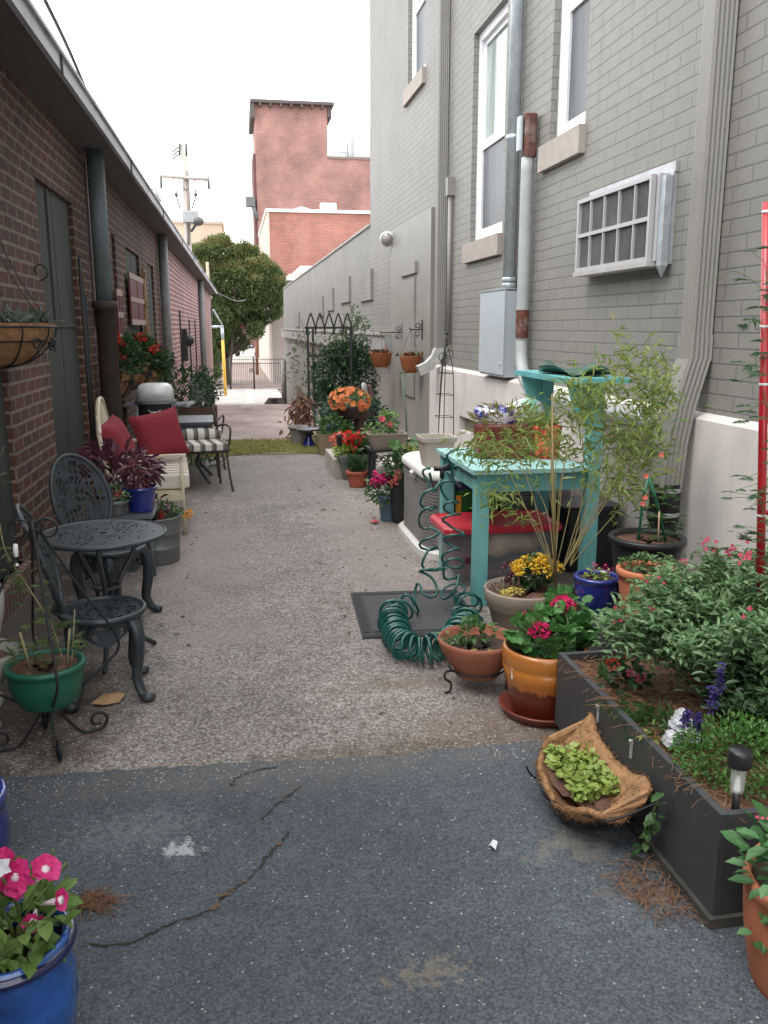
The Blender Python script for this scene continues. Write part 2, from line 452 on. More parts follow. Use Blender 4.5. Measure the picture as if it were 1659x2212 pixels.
# cracks in the asphalt, part of the road surface
crk = mat("crack", (0.018, 0.016, 0.015), 1.0, bmp=0, col2=(0.05, 0.035, 0.02))
crd = mat("crack dirt", (0.13, 0.085, 0.05), 1.0, bmp=0.3, var=.35)
b = MB(); bd = MB()
for line, wd in (([(185, 2053), (290, 2042), (370, 2005), (455, 1975), (490, 1940), (545, 1900), (585, 1850), (625, 1805)], 0.008),
                 ([(565, 1778), (600, 1745), (650, 1705)], 0.006), ([(500, 1705), (525, 1680), (600, 1663)], 0.006)):
    P = spline([G(x, y) for x, y in line], 10); L = []
    for p in P:
        p = p + Vector((rnd.uniform(-.006, .006), rnd.uniform(-.006, .006), 0)); L.append(p)
    for p, q in zip(L[:-1], L[1:]):
        d = (q - p).normalized().cross(Vector((0, 0, 1))) * wd * rnd.uniform(.12, .75)
        z = Vector((0, 0, .0145))
        b.quad(p - d + z, q - d + z, q + d + z, p + d + z)
        if rnd.random() < .10:
            c = p + d * rnd.uniform(-2, 2); e = rnd.uniform(.003, .009)
            bd.add([c + Vector((e * math.cos(a) * 1.6, e * math.sin(a), .0165)) for a in (0, 1.1, 2.2, 3.1, 4.4, 5.3)], [(0, 1, 2, 3, 4, 5)])
o = b.build("road_crack", crk); tag(o, kind='structure')
o = bd.build("crack_dirt", crd); tag(o, kind='structure')
# leaf litter along both sides
lt = MB(); kk = 260
lx = np.where(nr.random(kk) < .6, nr.uniform(-1.25, -.25, kk), nr.uniform(.5, 1.2, kk)); ly = nr.uniform(3.1, 9.5, kk)
lt.leaves(np.stack([lx, ly, np.full(kk, .006)], 1), np.stack([nr.normal(0, 1, kk), nr.normal(0, 1, kk), nr.normal(0, .12, kk)], 1), nr.uniform(.012, .045, kk), nr.uniform(.008, .02, kk), 'oval')
tag(lt.build("leaf_litter", leafmat("litter", [(.14, .09, .05), (.24, .17, .10), (.09, .06, .04), (.30, .24, .14)], 0, .9)), kind='stuff')
# loose stones along the ragged edge and scattered over the asphalt
gv = MB()
def pebble(x, y, z, r):
    a = rnd.random() * 6.28; q = []
    for i in range(5): q.append((x + r * rnd.uniform(.7, 1.2) * math.cos(a + i * 1.257), y + r * rnd.uniform(.6, 1.1) * math.sin(a + i * 1.257), z + r * .25))
    q.append((x, y, z + r * rnd.uniform(.6, .95))); gv.add(q, [(i, (i + 1) % 5, 5) for i in range(5)] + [(4, 3, 2, 1, 0)])
for i in range(2600):
    x = rnd.uniform(-1.2, 1.2); f = rnd.random()
    if f < .62: y = 2.98 + abs(rnd.gauss(0, .45)); z = 0.0
    elif f < .9: y = 2.97 - abs(rnd.gauss(0, .10)); z = .012
    else: y = rnd.uniform(1.2, 2.9); z = .012
    pebble(x, y, z, rnd.uniform(.0022, .0058) * (1.0 if z == 0 else .75))
tag(gv.build("loose_gravel", leafmat("pebble", [(.45, .42, .38), (.30, .26, .22), (.58, .55, .51), (.22, .19, .17)], 0, .9)), kind='stuff')
# grass strip, brick patio, concrete, far street
sheet("grass_bed", lambda y: -1.2, lambda y: 2.4, [10.95, 11.6, 12.35], 0.006, mat("soil green", (0.14, 0.13, 0.06), 0.95, var=.3, vs=4))
gb = MB(); k = 9000
P = np.stack([nr.uniform(-.9, 1.9, k), 10.95 + 1.35 * nr.random(k), np.full(k, .0)], 1)
P[:, 1] += .16 * np.sin(P[:, 0] * 3.1) * (P[:, 1] < 11.3)
gb.leaves(P, np.stack([nr.normal(0, .5, k), nr.normal(0, .5, k), np.ones(k)], 1), nr.uniform(.03, .075, k), .014, 'needle')
tag(gb.build("grass", leafmat("grass blade", [(0.22, 0.24, 0.07), (0.34, 0.35, 0.11), (0.50, 0.45, 0.20), (0.27, 0.31, 0.09)])), kind='stuff')
pat = mat("patio brick", (0.30, 0.19, 0.165), 0.85, var=.30, vs=1.3, bmp=.3, bs=20, col2=(0.36, 0.30, 0.275), stretch=(1, .22, 1), grime=.35, grime_col=(.2, .16, .14))
sheet("brick_patio", lambda y: -1.75, lambda y: 2.6, [12.1, 12.2, 20, 30, 40, 44.2], 0.006, pat)
con = mat("concrete pad", (0.36, 0.34, 0.315), 0.9, var=.18, vs=1.2, bmp=.2, grime=.3, grime_col=(.36, .33, .3))
sheet("concrete_pad", lambda y: -1.6, lambda y: 2.7, [44.2, 50, 55], 0.010, con)
sheet("parking_stripe", lambda y: .62 + (y - 44) * .012, lambda y: 1.02 + (y - 44) * .012, [45, 50, 54.5], 0.016, mat("stripe paint", (0.72, 0.66, 0.46), .8))
sheet("street", lambda y: -30, lambda y: 40, [55, 70, 98], 0.004, mat("street brick", (0.26, 0.20, 0.175), 0.9, var=.2, vs=.6))
sheet("far_lot", lambda y: -30, lambda y: 40, [98, 150], 0.006, mat("far lot", (0.55, 0.52, 0.46), 0.9, var=.2, vs=.3))

# ================================================================== WALL PANEL WITH OPENINGS
def panel(mb, s0, s1, z0, z1, holes, depth, place):
    S_ = sorted({s0, s1} | {h[i] for h in holes for i in (0, 1) if s0 < h[i] < s1})
    Z_ = sorted({z0, z1} | {h[i] for h in holes for i in (2, 3) if z0 < h[i] < z1})
    for a, b_ in zip(S_[:-1], S_[1:]):
        for c, d in zip(Z_[:-1], Z_[1:]):
            ms, mz = (a + b_) / 2, (c + d) / 2
            if any(h[0] < ms < h[1] and h[2] < mz < h[3] for h in holes): continue
            mb.quad(place(a, c, 0), place(b_, c, 0), place(b_, d, 0), place(a, d, 0))
    for h in holes:
        a, b_, c, d = max(h[0], s0), min(h[1], s1), max(h[2], z0), min(h[3], z1)
        for (s_, e) in ((a, c), (b_, c)):
            mb.quad(place(s_, c, 0), place(s_, d, 0), place(s_, d, depth), place(s_, c, depth))
        for z in (c, d):
            mb.quad(place(a, z, 0), place(b_, z, 0), place(b_, z, depth), place(a, z, depth))
def slab(mb, s0, s1, z0, z1, n0, n1, place):            # box between two depths of a wall's own coordinates
    vs = [place(s, z, n) for n in (n0, n1) for z in (z0, z1) for s in (s0, s1)]
    mb.add(vs, [(0, 1, 3, 2), (4, 6, 7, 5), (0, 4, 5, 1), (2, 3, 7, 6), (0, 2, 6, 4), (1, 5, 7, 3)])
plL = lambda s, z, n: (xl(s) - n, s, z)
plR = lambda s, z, n: (XR + n, s, z)

# ================================================================== LEFT: LOW BRICK BUILDING
brL = brickmat("red brick", (0.115, 0.042, 0.029), (0.066, 0.030, 0.024), (0.20, 0.155, 0.125), row=0.084, wid=0.225, ms=0.011, bstr=.7, var=.35, stain=.3, stain_col=(0.055, 0.034, 0.028), fine=.3)
brL2 = brickmat("pink brick", (0.30, 0.115, 0.11), (0.22, 0.085, 0.082), (0.52, 0.42, 0.40), row=0.10, wid=0.26, ms=0.017, bstr=.6, var=.2)
wood = mat("green board", (0.036, 0.044, 0.041), 0.75, var=.35, vs=6, bmp=.35, bs=25, stretch=(1, 1, .08))
LB_ = thing("brick_building", "long low red brick building with boarded doors and a white metal eave", "building", (0, 0, 0))
def yz(px, py): p = WL(px, py); return p.y, p.z
y_o1, _ = yz(38, 1036); _, z_o1t = yz(20, 330)
ya, za = yz(74, 380); yb, _ = yz(161, 520)
holes = [(3.7, y_o1, .17, z_o1t), (ya, yb, .05, za)]
yc0, zc = yz(239, 503); yc1, _ = yz(253, 600)
yd0, zd = yz(270, 532); yd1, _ = yz(302, 600)
ye0, ze = yz(318, 568); ye1, _ = yz(334, 640)
holes += [(yc0, yc1, .05, zc), (yd0, yd1, .05, zd), (ye0, ye1, .05, ze)]
ysplit = yz(362, 650)[0]
wl = MB(); panel(wl, -3, ysplit, -.2, 3.22, holes, .14, plL); wl.build("wall", brL, LB_)
wl = MB(); panel(wl, ysplit, 44, -2.6, 3.22, [], .14, plL)
slab(wl, 43.99, 44.0, -2.6, 3.22, 0.01, 6, plL); o = wl.build("wall", brL2, LB_); o["label"] = "pale pinkish brick far stretch of wall"
cb = MB(); slab(cb, 3.7, y_o1 - .01, -.02, .17, -.05, .13, plL); cb.build("brick_sill", brickmat("curb brick", (0.16, 0.075, 0.055), (0.12, 0.06, 0.05), (0.22, 0.18, 0.16), row=.2, wid=.075, ms=.01), LB_)
for i, (a, b_, c, d) in enumerate(holes):
    m = MB(); slab(m, a + .005, b_ - .005, c, d - .005, .035, .13, plL)
    k = 1
    for j in range(1, k + 1):       # battens
        s = a + (b_ - a) * j / (k + 1); slab(m, s - .008, s + .008, c, d - .02, .032, .037, plL)
    if i == 1:
        slab(m, a + .35 * (b_ - a), b_ - .01, c + (d - c) * .60, c + (d - c) * .61, .022, .04, plL)
        slab(m, a + .34 * (b_ - a), a + .36 * (b_ - a), c + (d - c) * .6, d - .02, .022, .04, plL)
    m.build("door_board", wood, LB_)
# eave: soffit, fascia, gutter lip, roof sheet
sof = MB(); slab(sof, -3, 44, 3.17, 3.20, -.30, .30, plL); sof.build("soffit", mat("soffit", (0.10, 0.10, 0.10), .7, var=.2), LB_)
fs_ = MB(); slab(fs_, -3, 44.1, 3.158, 3.250, -.335, -.302, plL)
slab(fs_, -3, 44.1, 3.252, 3.275, -.355, -.26, plL)
fs_.build("fascia", mat("fascia metal", (0.44, 0.46, 0.49), .5, metal=.25, var=.22, vs=2.5, grime=.75, grime_col=(.12, .12, .13)), LB_)
for s in (6.05, 9.6, 13.4, 17.6, 22, 27, 33):
    jn = MB(); slab(jn, s, s + .03, 3.14, 3.285, -.345, -.336, plL); jn.build("fascia_joint", mat("dark joint", (0.05, 0.05, 0.05), .8), LB_)
rf = MB(); rf.quad(plL(-3, 3.279, -.30), plL(44, 3.279, -.30), plL(44, 3.9, 9), plL(-3, 3.9, 9)); rf.build("roof", mat("roof sheet", (0.18, 0.18, 0.18), .7), LB_)
# downspouts
teal = mat("old teal pipe", (0.115, 0.150, 0.160), .55, var=.25, vs=9, grime=.5, grime_col=(.05, .05, .05), stretch=(1, 1, .25))
rust = mat("rusty cast iron", (0.045, 0.034, 0.028), .8, var=.4, vs=10, grime=.5, grime_col=(.10, .055, .02))
p = WL(226, 650, .13); zj = p.z
dp = MB(); dp.tube([(p.x, p.y, 3.17), (p.x, p.y, zj)], .078, 14); dp.build("downspout", teal, LB_)
dp = MB(); dp.lathe([(.095, 0), (.095, zj - .08), (.118, zj - .07), (.118, zj - .01), (.09, zj)], (p.x, p.y, 0), 16); dp.build("cast_iron_pipe", rust, LB_)
for px, r in ((360, .075), (437, .085)):
    q = WL(px, 700, .1); z0 = gz(q.y)
    d = MB(); d.tube([(q.x, q.y, 3.2), (q.x, q.y, z0)], r * 1.1, 10); d.build("downspout", mat("grey pipe", (.20, .21, .21), .6, grime=.4), LB_)
sp_ = MB()     # splice trim strip beside the pipe
slab(sp_, yz(190, 500)[0], yz(197, 500)[0], 1.6, 3.1, -.02, 0, plL); sp_.build("trim_strip", mat("trim strip", (.16, .13, .12), .8), LB_)
# dark cables and thin pipes
cabm = mat("black conduit", (0.018, 0.018, 0.02), .5)
for px, y0, y1, r in ((188, 560, 1040, .013), (194, 600, 1055, .012), (200, 640, 1060, .01), (392, 670, 830, .02), (412, 690, 830, .02), (424, 690, 830, .02)):
    a = WL(px - 4, y0, .03); c = WL(px, (y0 + y1) / 2, .03)
    d = MB(); d.tube([(c.x, c.y, a.z), (c.x, c.y, max(gz(c.y), WL(px, y1, .03).z))], r, 6); d.build("conduit", cabm, LB_)
# meters far along
q = WL(400, 745, .06); d = MB(); d.box((q.x, q.y, q.z), (.12, .5, .75)); d.ball((q.x + .08, q.y, q.z + .1), .14, 6); d.build("meter_box", cabm, LB_)
# tan gas pipe with fittings
tan = mat("tan pipe", (0.27, 0.165, 0.065), .5, var=.2)
a = WL(309, 580, .06); c = WL(309, 800, .06)
d = MB(); d.tube([(a.x, a.y, a.z), (a.x, a.y, .55)], .024, 8)
for z in np.arange(.8, a.z, .38): d.box((a.x, a.y, z), (.07, .07, .06))
d.build("gas_pipe", tan, LB_)
# red window sashes hung on the boards
redw = mat("maroon sash", (0.115, 0.015, 0.020), .5, var=.2); pink = mat("pink trim", (0.42, 0.30, 0.29), .6)
def sash(px0, px1, pyt, pyb, lab):
    y0 = yz(px0, 620)[0]; y1 = yz(px1, 620)[0]; z1 = yz((px0 + px1) / 2, pyt)[1]; z0 = yz((px0 + px1) / 2, pyb)[1]
    t = bpy.data.objects.new("window", None); COL.objects.link(t); t.parent = LB_; t["label"] = lab; t.location = (xl(y0) + .02, (y0 + y1) / 2, z0)
    m = MB(); slab(m, y0, y1, z0, z1, -.05, -.035, plL); m.build("panel", redw, t, True)
    e = .07
    for a_, b_, c_, d_ in ((y0, y1, z0, z0 + e), (y0, y1, z1 - e, z1), (y0, y1, (z0 + z1) / 2 - .03, (z0 + z1) / 2 + .03)): m = MB(); slab(m, a_, b_, c_, d_, -.059, -.0515, plL); m.build("pink_rail", pink, t, True)
    for s in (y0, (y0 + y1) / 2 - .03, y1 - .06): m = MB(); slab(m, s, s + .06, z0 + e, z1 - e, -.057, -.0515, plL); m.build("stile", redw, t, True)
sash(240, 252, 625, 735, "maroon sash with pink rails just past the teal downspout")
sash(271, 303, 596, 702, "maroon window sash with pink rails mounted beside the tan gas pipe")

# ================================================================== RIGHT: TALL GREY PAINTED BRICK BUILDING
GB = thing("grey_building", "tall grey painted brick building with white windows and a pale foundation", "building", (0, 0, 0))
brR = brickmat("grey painted brick", (0.222, 0.214, 0.192), (0.208, 0.201, 0.180), (0.145, 0.140, 0.126), row=0.0825, wid=0.33, ms=0.006, bstr=.55, rough=.55, var=.10, smooth=.3, fine=.07, stain=.35, stain_col=(.195, .19, .17), streak=.22)  # painted-over joints coloured darker: the recess's shadow line is put into the colour
grey = mat("grey paint", (0.240, 0.232, 0.208), .5, var=.08, vs=3, grime=.25, grime_col=(.17, .16, .14))
stone = mat("sill stone", (0.37, 0.325, 0.285), .8, var=.12, grime=.25, grime_col=(.25, .2, .17))
def yzR(px, py, X=XR): p = WX(px, py, X); return p.y, p.z
w1f, w1b = yzR(1015, 527); w1n, _ = yzR(1084, 505); _, w1t = yzR(1026, 72)
w2f, w2b = yzR(1187, 312); w2n, _ = yzR(1263, 278)
w3f, w3b = yzR(881, 195); w3n, _ = yzR(919, 140)
wins = [(w1n, w1f, w1b, w1t), (w2n, w2f, w2b, w2b + 2.1), (w3n, w3f, w3b, w3b + 2.1)]
YC = yzR(800, 490)[0]                        # where the tall part ends
wl = MB(); panel(wl, -3, YC, -.3, 9.2, wins, .12, plR)
slab(wl, YC - .02, YC, 3.3, 9.2, .005, 9, plR)
slab(wl, -3, YC, 9.2, 9.3, 0, 9, plR)
wl.build("wall", brR, GB)
low = MB(); ztop = yzR(612, 632)[1]
slab(low, YC + .005, 44, -2.6, 3.42, 0, 6, plR)
brR2 = brickmat("grey low brick", (0.232, 0.228, 0.212), (0.218, 0.215, 0.20), (0.175, 0.172, 0.16), row=0.0825, wid=0.33, ms=0.006, bstr=.5, rough=.65, var=.12, smooth=.3, fine=.08, stain=.12, stain_col=(.19, .185, .175))  # joint colour again darkened for a shadow line, as on the tall wall
o = low.build("low_wall", brR2, GB)
cp = MB(); slab(cp, YC + .01, 44.05, 3.425, 3.47, -.03, .4, plR); cp.build("wall_cap", mat("cap", (.34, .335, .31), .8, grime=.4), GB)
bl = MB(); yb0 = yzR(852, 722)[0]
slab(bl, yb0, 44.02, 1.12, 1.46, -.16, -.002, plR); slab(bl, yb0, 44.02, 1.462, 1.50, -.19, -.002, plR)
bl.build("ledge", mat("ledge paint", (.29, .287, .27), .65, grime=.25, grime_col=(.26, .25, .23)), GB)
for x0, x1, y0, y1 in ((780, 806, 603, 652), (738, 758, 630, 656), (708, 722, 655, 672), (690, 700, 672, 684), (640, 648, 695, 706)):
    a = yzR(x1, y0); c = yzR(x0, y1); pb = MB(); slab(pb, min(a[0], c[0]), max(a[0], c[0]), c[1], c[1] + .55, -.05, -.002, plR); pb.build("joist_pocket", brR2, GB)
# foundation with a crawl-space opening
fo = MB(); FX = XR - .07; plF = lambda s, z, n: (FX + n, s, z)
yv1, zv1 = WX(992, 897, FX).y, WX(992, 897, FX).z; yv0 = WX(1060, 925, FX).y
YF = 11.05
plast = mat("foundation plaster", (0.60, 0.56, 0.53), .8, var=.12, vs=3, bmp=.2, bs=40, grime=.5, grime_col=(.36, .32, .29), stretch=(1, 1, .5))
panel(fo, -3, YF, -.05, 1.10, [(yv0, yv1, .45, zv1)], .3, plF)
slab(fo, yv0, yv1, .45, zv1, .29, .3, plF)
fo.quad(plF(-3, 1.10, 0), plF(YF, 1.10, 0), plF(YF, 1.13, .068), plF(-3, 1.13, .068))
fo.quad(plF(YF, -.05, 0), plF(YF, 1.10, 0), plF(YF, 1.13, .068), plF(YF, -.05, .068))
fo.build("foundation", plast, GB)
# windows
vinyl = mat("white vinyl", (0.78, 0.79, 0.80), .35, var=.04, bmp=0)
def glassmat(name, c, r=.08):
    m, n, p_ = _new(name); t = n.nodes.new("ShaderNodeTexCoord")
    mp = n.nodes.new("ShaderNodeMapping"); mp.inputs["Scale"].default_value = (6, 6, .6); n.links.new(t.outputs["Object"], mp.inputs[0])
    a = noise(n, mp.outputs[0], 2.2, 3); r_ = ramp(n, a.outputs["Fac"], [(.35, tuple(x * .55 for x in c)), (.65, c)])
    n.links.new(r_.outputs["Color"], p_.inputs["Base Color"]); p_.inputs["Roughness"].default_value = r; p_.inputs["Specular IOR Level"].default_value = .6
    return m
gl_up = glassmat("curtained glass", (0.36, 0.44, 0.40)); gl_lo = glassmat("insect screen", (0.085, 0.095, 0.105), .35)
for i, (y0, y1, z0, z1) in enumerate(wins):
    f = MB(); e = .085
    for a_, b_, c_, d_ in ((y0, y0 + e, z0, z1), (y1 - e, y1, z0, z1), (y0 + e, y1 - e, z0, z0 + e), (y0 + e, y1 - e, z1 - e, z1)): slab(f, a_, b_, c_, d_, .06, .14, plR)
    win = f.build("window", vinyl, GB)
    zm = z0 + (z1 - z0) * .47; yi0, yi1 = y0 + e, y1 - e; q = .05
    f = MB()
    for a_, b_, c_, d_ in ((yi0, yi0 + q, z0 + e, zm), (yi1 - q, yi1, z0 + e, zm), (yi0 + q, yi1 - q, z0 + e, z0 + e + q), (yi0 + q, yi1 - q, zm - q, zm)): slab(f, a_, b_, c_, d_, .078, .118, plR)
    f.build("lower_sash", vinyl, win)
    f = MB()
    for a_, b_, c_, d_ in ((yi0, yi0 + q, zm, z1 - e), (yi1 - q, yi1, zm, z1 - e), (yi0 + q, yi1 - q, zm + .003, zm + q), (yi0 + q, yi1 - q, z1 - e - q, z1 - e)): slab(f, a_, b_, c_, d_, .098, .136, plR)
    f.build("upper_sash", vinyl, win)
    f = MB(); slab(f, yi0 + q, yi1 - q, z0 + e + q, zm - q, .10, .108, plR); f.build("screen_pane", gl_lo, win)
    f = MB(); slab(f, yi0 + q, yi1 - q, zm + q, z1 - e - q, .12, .128, plR); f.build("glass_pane", gl_up, win)
    f = MB(); slab(f, y0 - .02, y1 + .13, z0 - .20, z0 - .002, -.05, .13, plR); f.build("stone_sill", stone, win)
# rectangular fluted downspouts
def flute(cx, cy, wx, wy, n=5):
    o_ = []
    for (x0, y0), (x1, y1) in zip([(-1, -1), (1, -1), (1, 1), (-1, 1)], [(1, -1), (1, 1), (-1, 1), (-1, -1)]):
        for i in range(n * 2):
            t = (i + .5) / (n * 2); k = 1.0 if i % 2 else .93
            x, y = x0 + (x1 - x0) * t, y0 + (y1 - y0) * t
            o_.append((x * wx / 2 * (k if x0 == x1 else 1), y * wy / 2 * (k if y0 == y1 else 1)))
    return o_
def duct(mb, path, wx, wy, n=5):
    ol = flute(0, 0, wx, wy, n); k = len(ol); vs = []; fs = []
    for p_ in path:
        sc = p_[3] if len(p_) > 3 else 1.0
        for x, y in ol: vs.append((p_[0] + x * sc, p_[1] + y * sc, p_[2]))
    for l in range(len(path) - 1):
        for i in range(k):
            j = (i + 1) % k; fs.append((l * k + i, l * k + j, (l + 1) * k + j, (l + 1) * k + i))
    fs.append(tuple(range(k))); mb.add(vs, fs)
d = MB(); yD = 4.47; zk = WX(1530, 765, XR - .07).z; zb = .71
duct(d, [(XR - .068, yD, 9), (XR - .068, yD, zk)], .128, .13); ds = d.build("downspout", grey, GB)
d = MB(); duct(d, [(XR - .07, yD, zk + .10, 1.06), (XR - .07, yD, zk - .04, 1.08)], .13, .135)
duct(d, [(XR - .075, yD, zk - .03), (XR - .14, yD, zk - .28), (XR - .175, yD, zk - .5), (XR - .19, yD, zb)], .14, .15); d.build("elbow", grey, ds)
blk = mat("black rubber", (0.012, 0.012, 0.013), .45, var=.3); stl = mat("bright steel", (.62, .63, .65), .28, metal=.9, var=.1)
d = MB(); d.lathe([(.088, zb + .02), (.088, zb - .2), (.078, zb - .21)] + [(.072 + (.014 if i % 2 else 0), zb - .22 - i * .022) for i in range(24)], (XR - .19, yD, 0), 20); d.build("rubber_coupling", blk, ds)
for z in (zb - .015, zb - .155): d = MB(); d.lathe([(.092, z - .012), (.0935, z), (.092, z + .012)], (XR - .19, yD, 0), 20); d.build("hose_clamp", stl, ds)
yD2 = 10.55; d = MB(); zk = WX(948, 755, XR - .07).z
duct(d, [(XR - .065, yD2, 9), (XR - .065, yD2, zk)], .12, .13); ds2 = d.build("downspout", grey, GB)
d = MB(); P = [(XR - .065, zk + .02), (XR - .11, zk - .10), (XR - .2, zk - .2), (XR - .33, zk - .26)]
vs = []; fs = []
for i, (x, z) in enumerate(P):
    nx, nz_ = [(0, 1), (.4, .9), (.75, .66), (.88, .5)][i]; nx, nz_ = [(1, 0), (.9, -.4), (.66, -.75), (.4, -.92)][i]
    for sx, sy in ((-1, -1), (1, -1), (1, 1), (-1, 1)): vs.append((x + nx * .06 * sx, yD2 + .065 * sy, z + nz_ * .06 * sx))
for l in range(3):
    for i in range(4): fs.append((l * 4 + i, l * 4 + (i + 1) % 4, l * 4 + 4 + (i + 1) % 4, l * 4 + 4 + i))
d.add(vs, fs); d.build("elbow", mat("pale grey paint", (.40, .40, .37), .5), ds2, solid=.004)
# doorway panel
d = MB(); y0 = 11.15; y1 = yzR(851, 505)[0]; zt = yzR(944, 445)[1]
slab(d, y0, (y0 + y1) / 2 - .004, -.1, zt, -.05, 0, plR); slab(d, (y0 + y1) / 2 + .004, y1, -.1, zt, -.05, 0, plR)
dp_ = d.build("door_panel", grey, GB)
d = MB(); a, zz = yzR(906, 600); c, _ = yzR(880, 620); z2 = yzR(890, 720)[1]
slab(d, a, c, z2 - .9, zz, -.075, -.052, plR); slab(d, a - .1, c + .15, zz + .06, zz + .22, -.09, -.052, plR); d.build("hatch", grey, dp_)
# thin pipe with cap
q = WX(970, 600, XR - .04); d = MB(); zt_, zb_ = WX(970, 415, XR - .04).z, WX(970, 745, XR - .04).z
d.tube([(q.x, q.y, zt_), (q.x, q.y, zb_)], .028, 8); d.box((q.x, q.y, zt_ + .05), (.09, .1, .2)); d.build("conduit", grey, GB)
# ================================================================== THINGS ON THE RIGHT WALL
galv = mat("galvanised steel", (0.50, 0.55, 0.58), .35, metal=.35, var=.18, vs=12, grime=.3, grime_col=(.28, .30, .31), bmp=.05)
boxp = mat("pale blue grey paint", (0.43, 0.48, 0.51), .45, var=.06, vs=3, grime=.2, grime_col=(.34, .36, .37))
rustm = mat("rust", (0.11, 0.036, 0.024), .85, var=.45, vs=22, grime=.75, grime_col=(.30, .27, .24))
rusty_paint = mat("rust flecked paint", (0.36, 0.38, 0.385), .5, var=.1, vs=5, grime=.35, grime_col=(.20, .14, .10))
zb1 = WX(1090, 628, 2.48).z; zb0 = WX(1090, 816, 2.48).z
t = thing("electrical_box", "pale blue grey metal electrical box on the grey wall above the foundation", "electrical box", (2.6, 8.1, zb0))
d = MB(); d.bb(2.478, 2.598, 7.76, 8.54, zb0, zb1); d.build("case", boxp, t, True)
d = MB(); d.bb(2.468, 2.476, 7.75, 8.55, zb0 + .02, zb1 + .01); d.bb(2.46, 2.599, 7.755, 8.55, zb1 + .012, zb1 + .02); d.build("cover", boxp, t, True)
d = MB(); d.tube(ring((2.462, 7.82, zb0 + .12), .014, 10, 'x'), .004, 5, True); d.build("latch", stl, t, True)
q1 = WX(1100, 605, 2.53)
t = thing("conduit_pipe", "shiny galvanised conduit running straight up from the electrical box", "pipe", (2.53, q1.y, zb1))
d = MB(); d.tube([(2.53, q1.y, zb1 + .01), (2.53, q1.y, 9)], .058, 16); d.build("pipe", galv, t, True)
for z in (zb1 + .05, zb1 + .10, WX(1105, 300, 2.53).z): d = MB(); d.lathe([(.06, z - .02), (.066, z - .015), (.066, z + .015), (.06, z + .02)], (2.53, q1.y, 0), 16); d.build("coupling", galv, t, True)
q2 = WX(1130, 640, 2.52); zt2 = WX(1145, 338, 2.52).z; zr = WX(1126, 700, 2.52).z
t = thing("conduit_pipe", "rust patched painted conduit with a rusty head that bends towards the bench", "pipe", (2.52, q2.y, zr))
zb_ = WX(1122, 745, 2.52).z
path = spline([(2.52, q2.y, zt2), (2.52, q2.y, zb_ + .25), (2.52, q2.y, zb_), (2.5, q2.y - .12, zb_ - .22), (2.47, q2.y - .5, zb_ - .36), (2.44, q2.y - 1.6, zb_ - .40), (2.43, 4.75, zb_ - .40)], 8)
d = MB(); d.tube(path, .055, 14); d.build("pipe", rusty_paint, t, True)
d = MB(); d.lathe([(.0565, zr - .12), (.0575, zr - .1), (.0575, zr + .1), (.0565, zr + .12)], (2.52, q2.y, 0), 14); d.build("rust_patch", rustm, t, True)
d = MB(); d.rbox((2.53, q2.y - .01, zt2 + .17), (.105, .105, .34), .03); hd = d.build("conduit_head", rustm, t, True)
d = MB(); d.rbox((2.45, q2.y + .02, zt2 + .19), (.035, .09, .27), .016); d.build("cover_plate", boxp, t, True)
# ---- air conditioner
AX = XR - .115
ctl, ctr, cbr, cbl = (WX(1246, 440, AX), WX(1410, 368, AX), WX(1396, 560, AX), WX(1243, 592, AX))
y1 = (ctl.y + cbl.y) / 2; y0 = (ctr.y + cbr.y) / 2; z1 = (ctl.z + ctr.z) / 2; z0 = (cbl.z + cbr.z) / 2
t = thing("air_conditioner", "through wall air conditioner with white grid grille and galvanised sleeve", "air conditioner", (XR, (y0 + y1) / 2, z0))
acw = mat("aged white plastic", (0.43, 0.425, 0.43), .45, var=.06, grime=.25, grime_col=(.42, .4, .4))
d = MB(); d.bb(AX + .035, XR, y0 - .04, y1, z0, z1); d.build("case", acw, t, True)
d = MB(); e = .026
d.bb(AX, AX + .03, y0, y0 + e, z0, z1); d.bb(AX, AX + .03, y1 - e, y1, z0, z1); d.bb(AX, AX + .03, y0 + e, y1 - e, z0, z0 + e); d.bb(AX, AX + .03, y0 + e, y1 - e, z1 - e, z1)
zm = (z0 + z1) / 2; d.bb(AX + .003, AX + .025, y0 + e, y1 - e, zm - .012, zm + .012)
for i in (1, 2, 3, 4):
    s = y0 + (y1 - y0) * i / 5 ; d.bb(AX + .004, AX + .022, s - .006, s + .006, z0 + e, zm - .012); d.bb(AX + .004, AX + .022, s - .006, s + .006, zm + .012, z1 - e)
fr = d.build("grille_frame", acw, t, True)
d = MB(); k = 60
for i in range(k):
    s = y0 + e + (y1 - y0 - 2 * e) * i / k; d.bb(AX + .020, AX + .034, s, s + .004, z0 + e, z1 - e)
d.build("fin", mat("fin", (.20, .20, .21), .5, metal=.3), t, True)
d = MB(); d.bb(AX + .03, AX + .0345, y0 + e, y1 - e, z0 + e, z1 - e); d.build("grille_back", mat("grille back", (.05, .05, .055), .7), t, True)
d = MB(); d.bb(XR - .02, XR - .001, y0 - .10, y1 + .02, z1 + .002, z1 + .06); d.bb(XR - .025, XR - .001, y0 - .095, y0 - .042, z0 - .02, z1); d.build("flashing", mat("pale flashing", (.48, .49, .51), .5, metal=.3), t, True)
d = MB(); d.bb(XR - .075, XR - .03, y0 - .10, y0 - .045, z0 - .03, z1 - .02)
d.add([(XR - .075, y0 - .10, z0 - .03), (XR - .03, y0 - .10, z0 - .03), (XR - .03, y0 - .045, z0 - .03), (XR - .075, y0 - .045, z0 - .03), (XR - .05, y0 - .07, z0 - .10)], [(0, 4, 1), (1, 4, 2), (2, 4, 3), (3, 4, 0)])
d.build("bracket", galv, t, True)
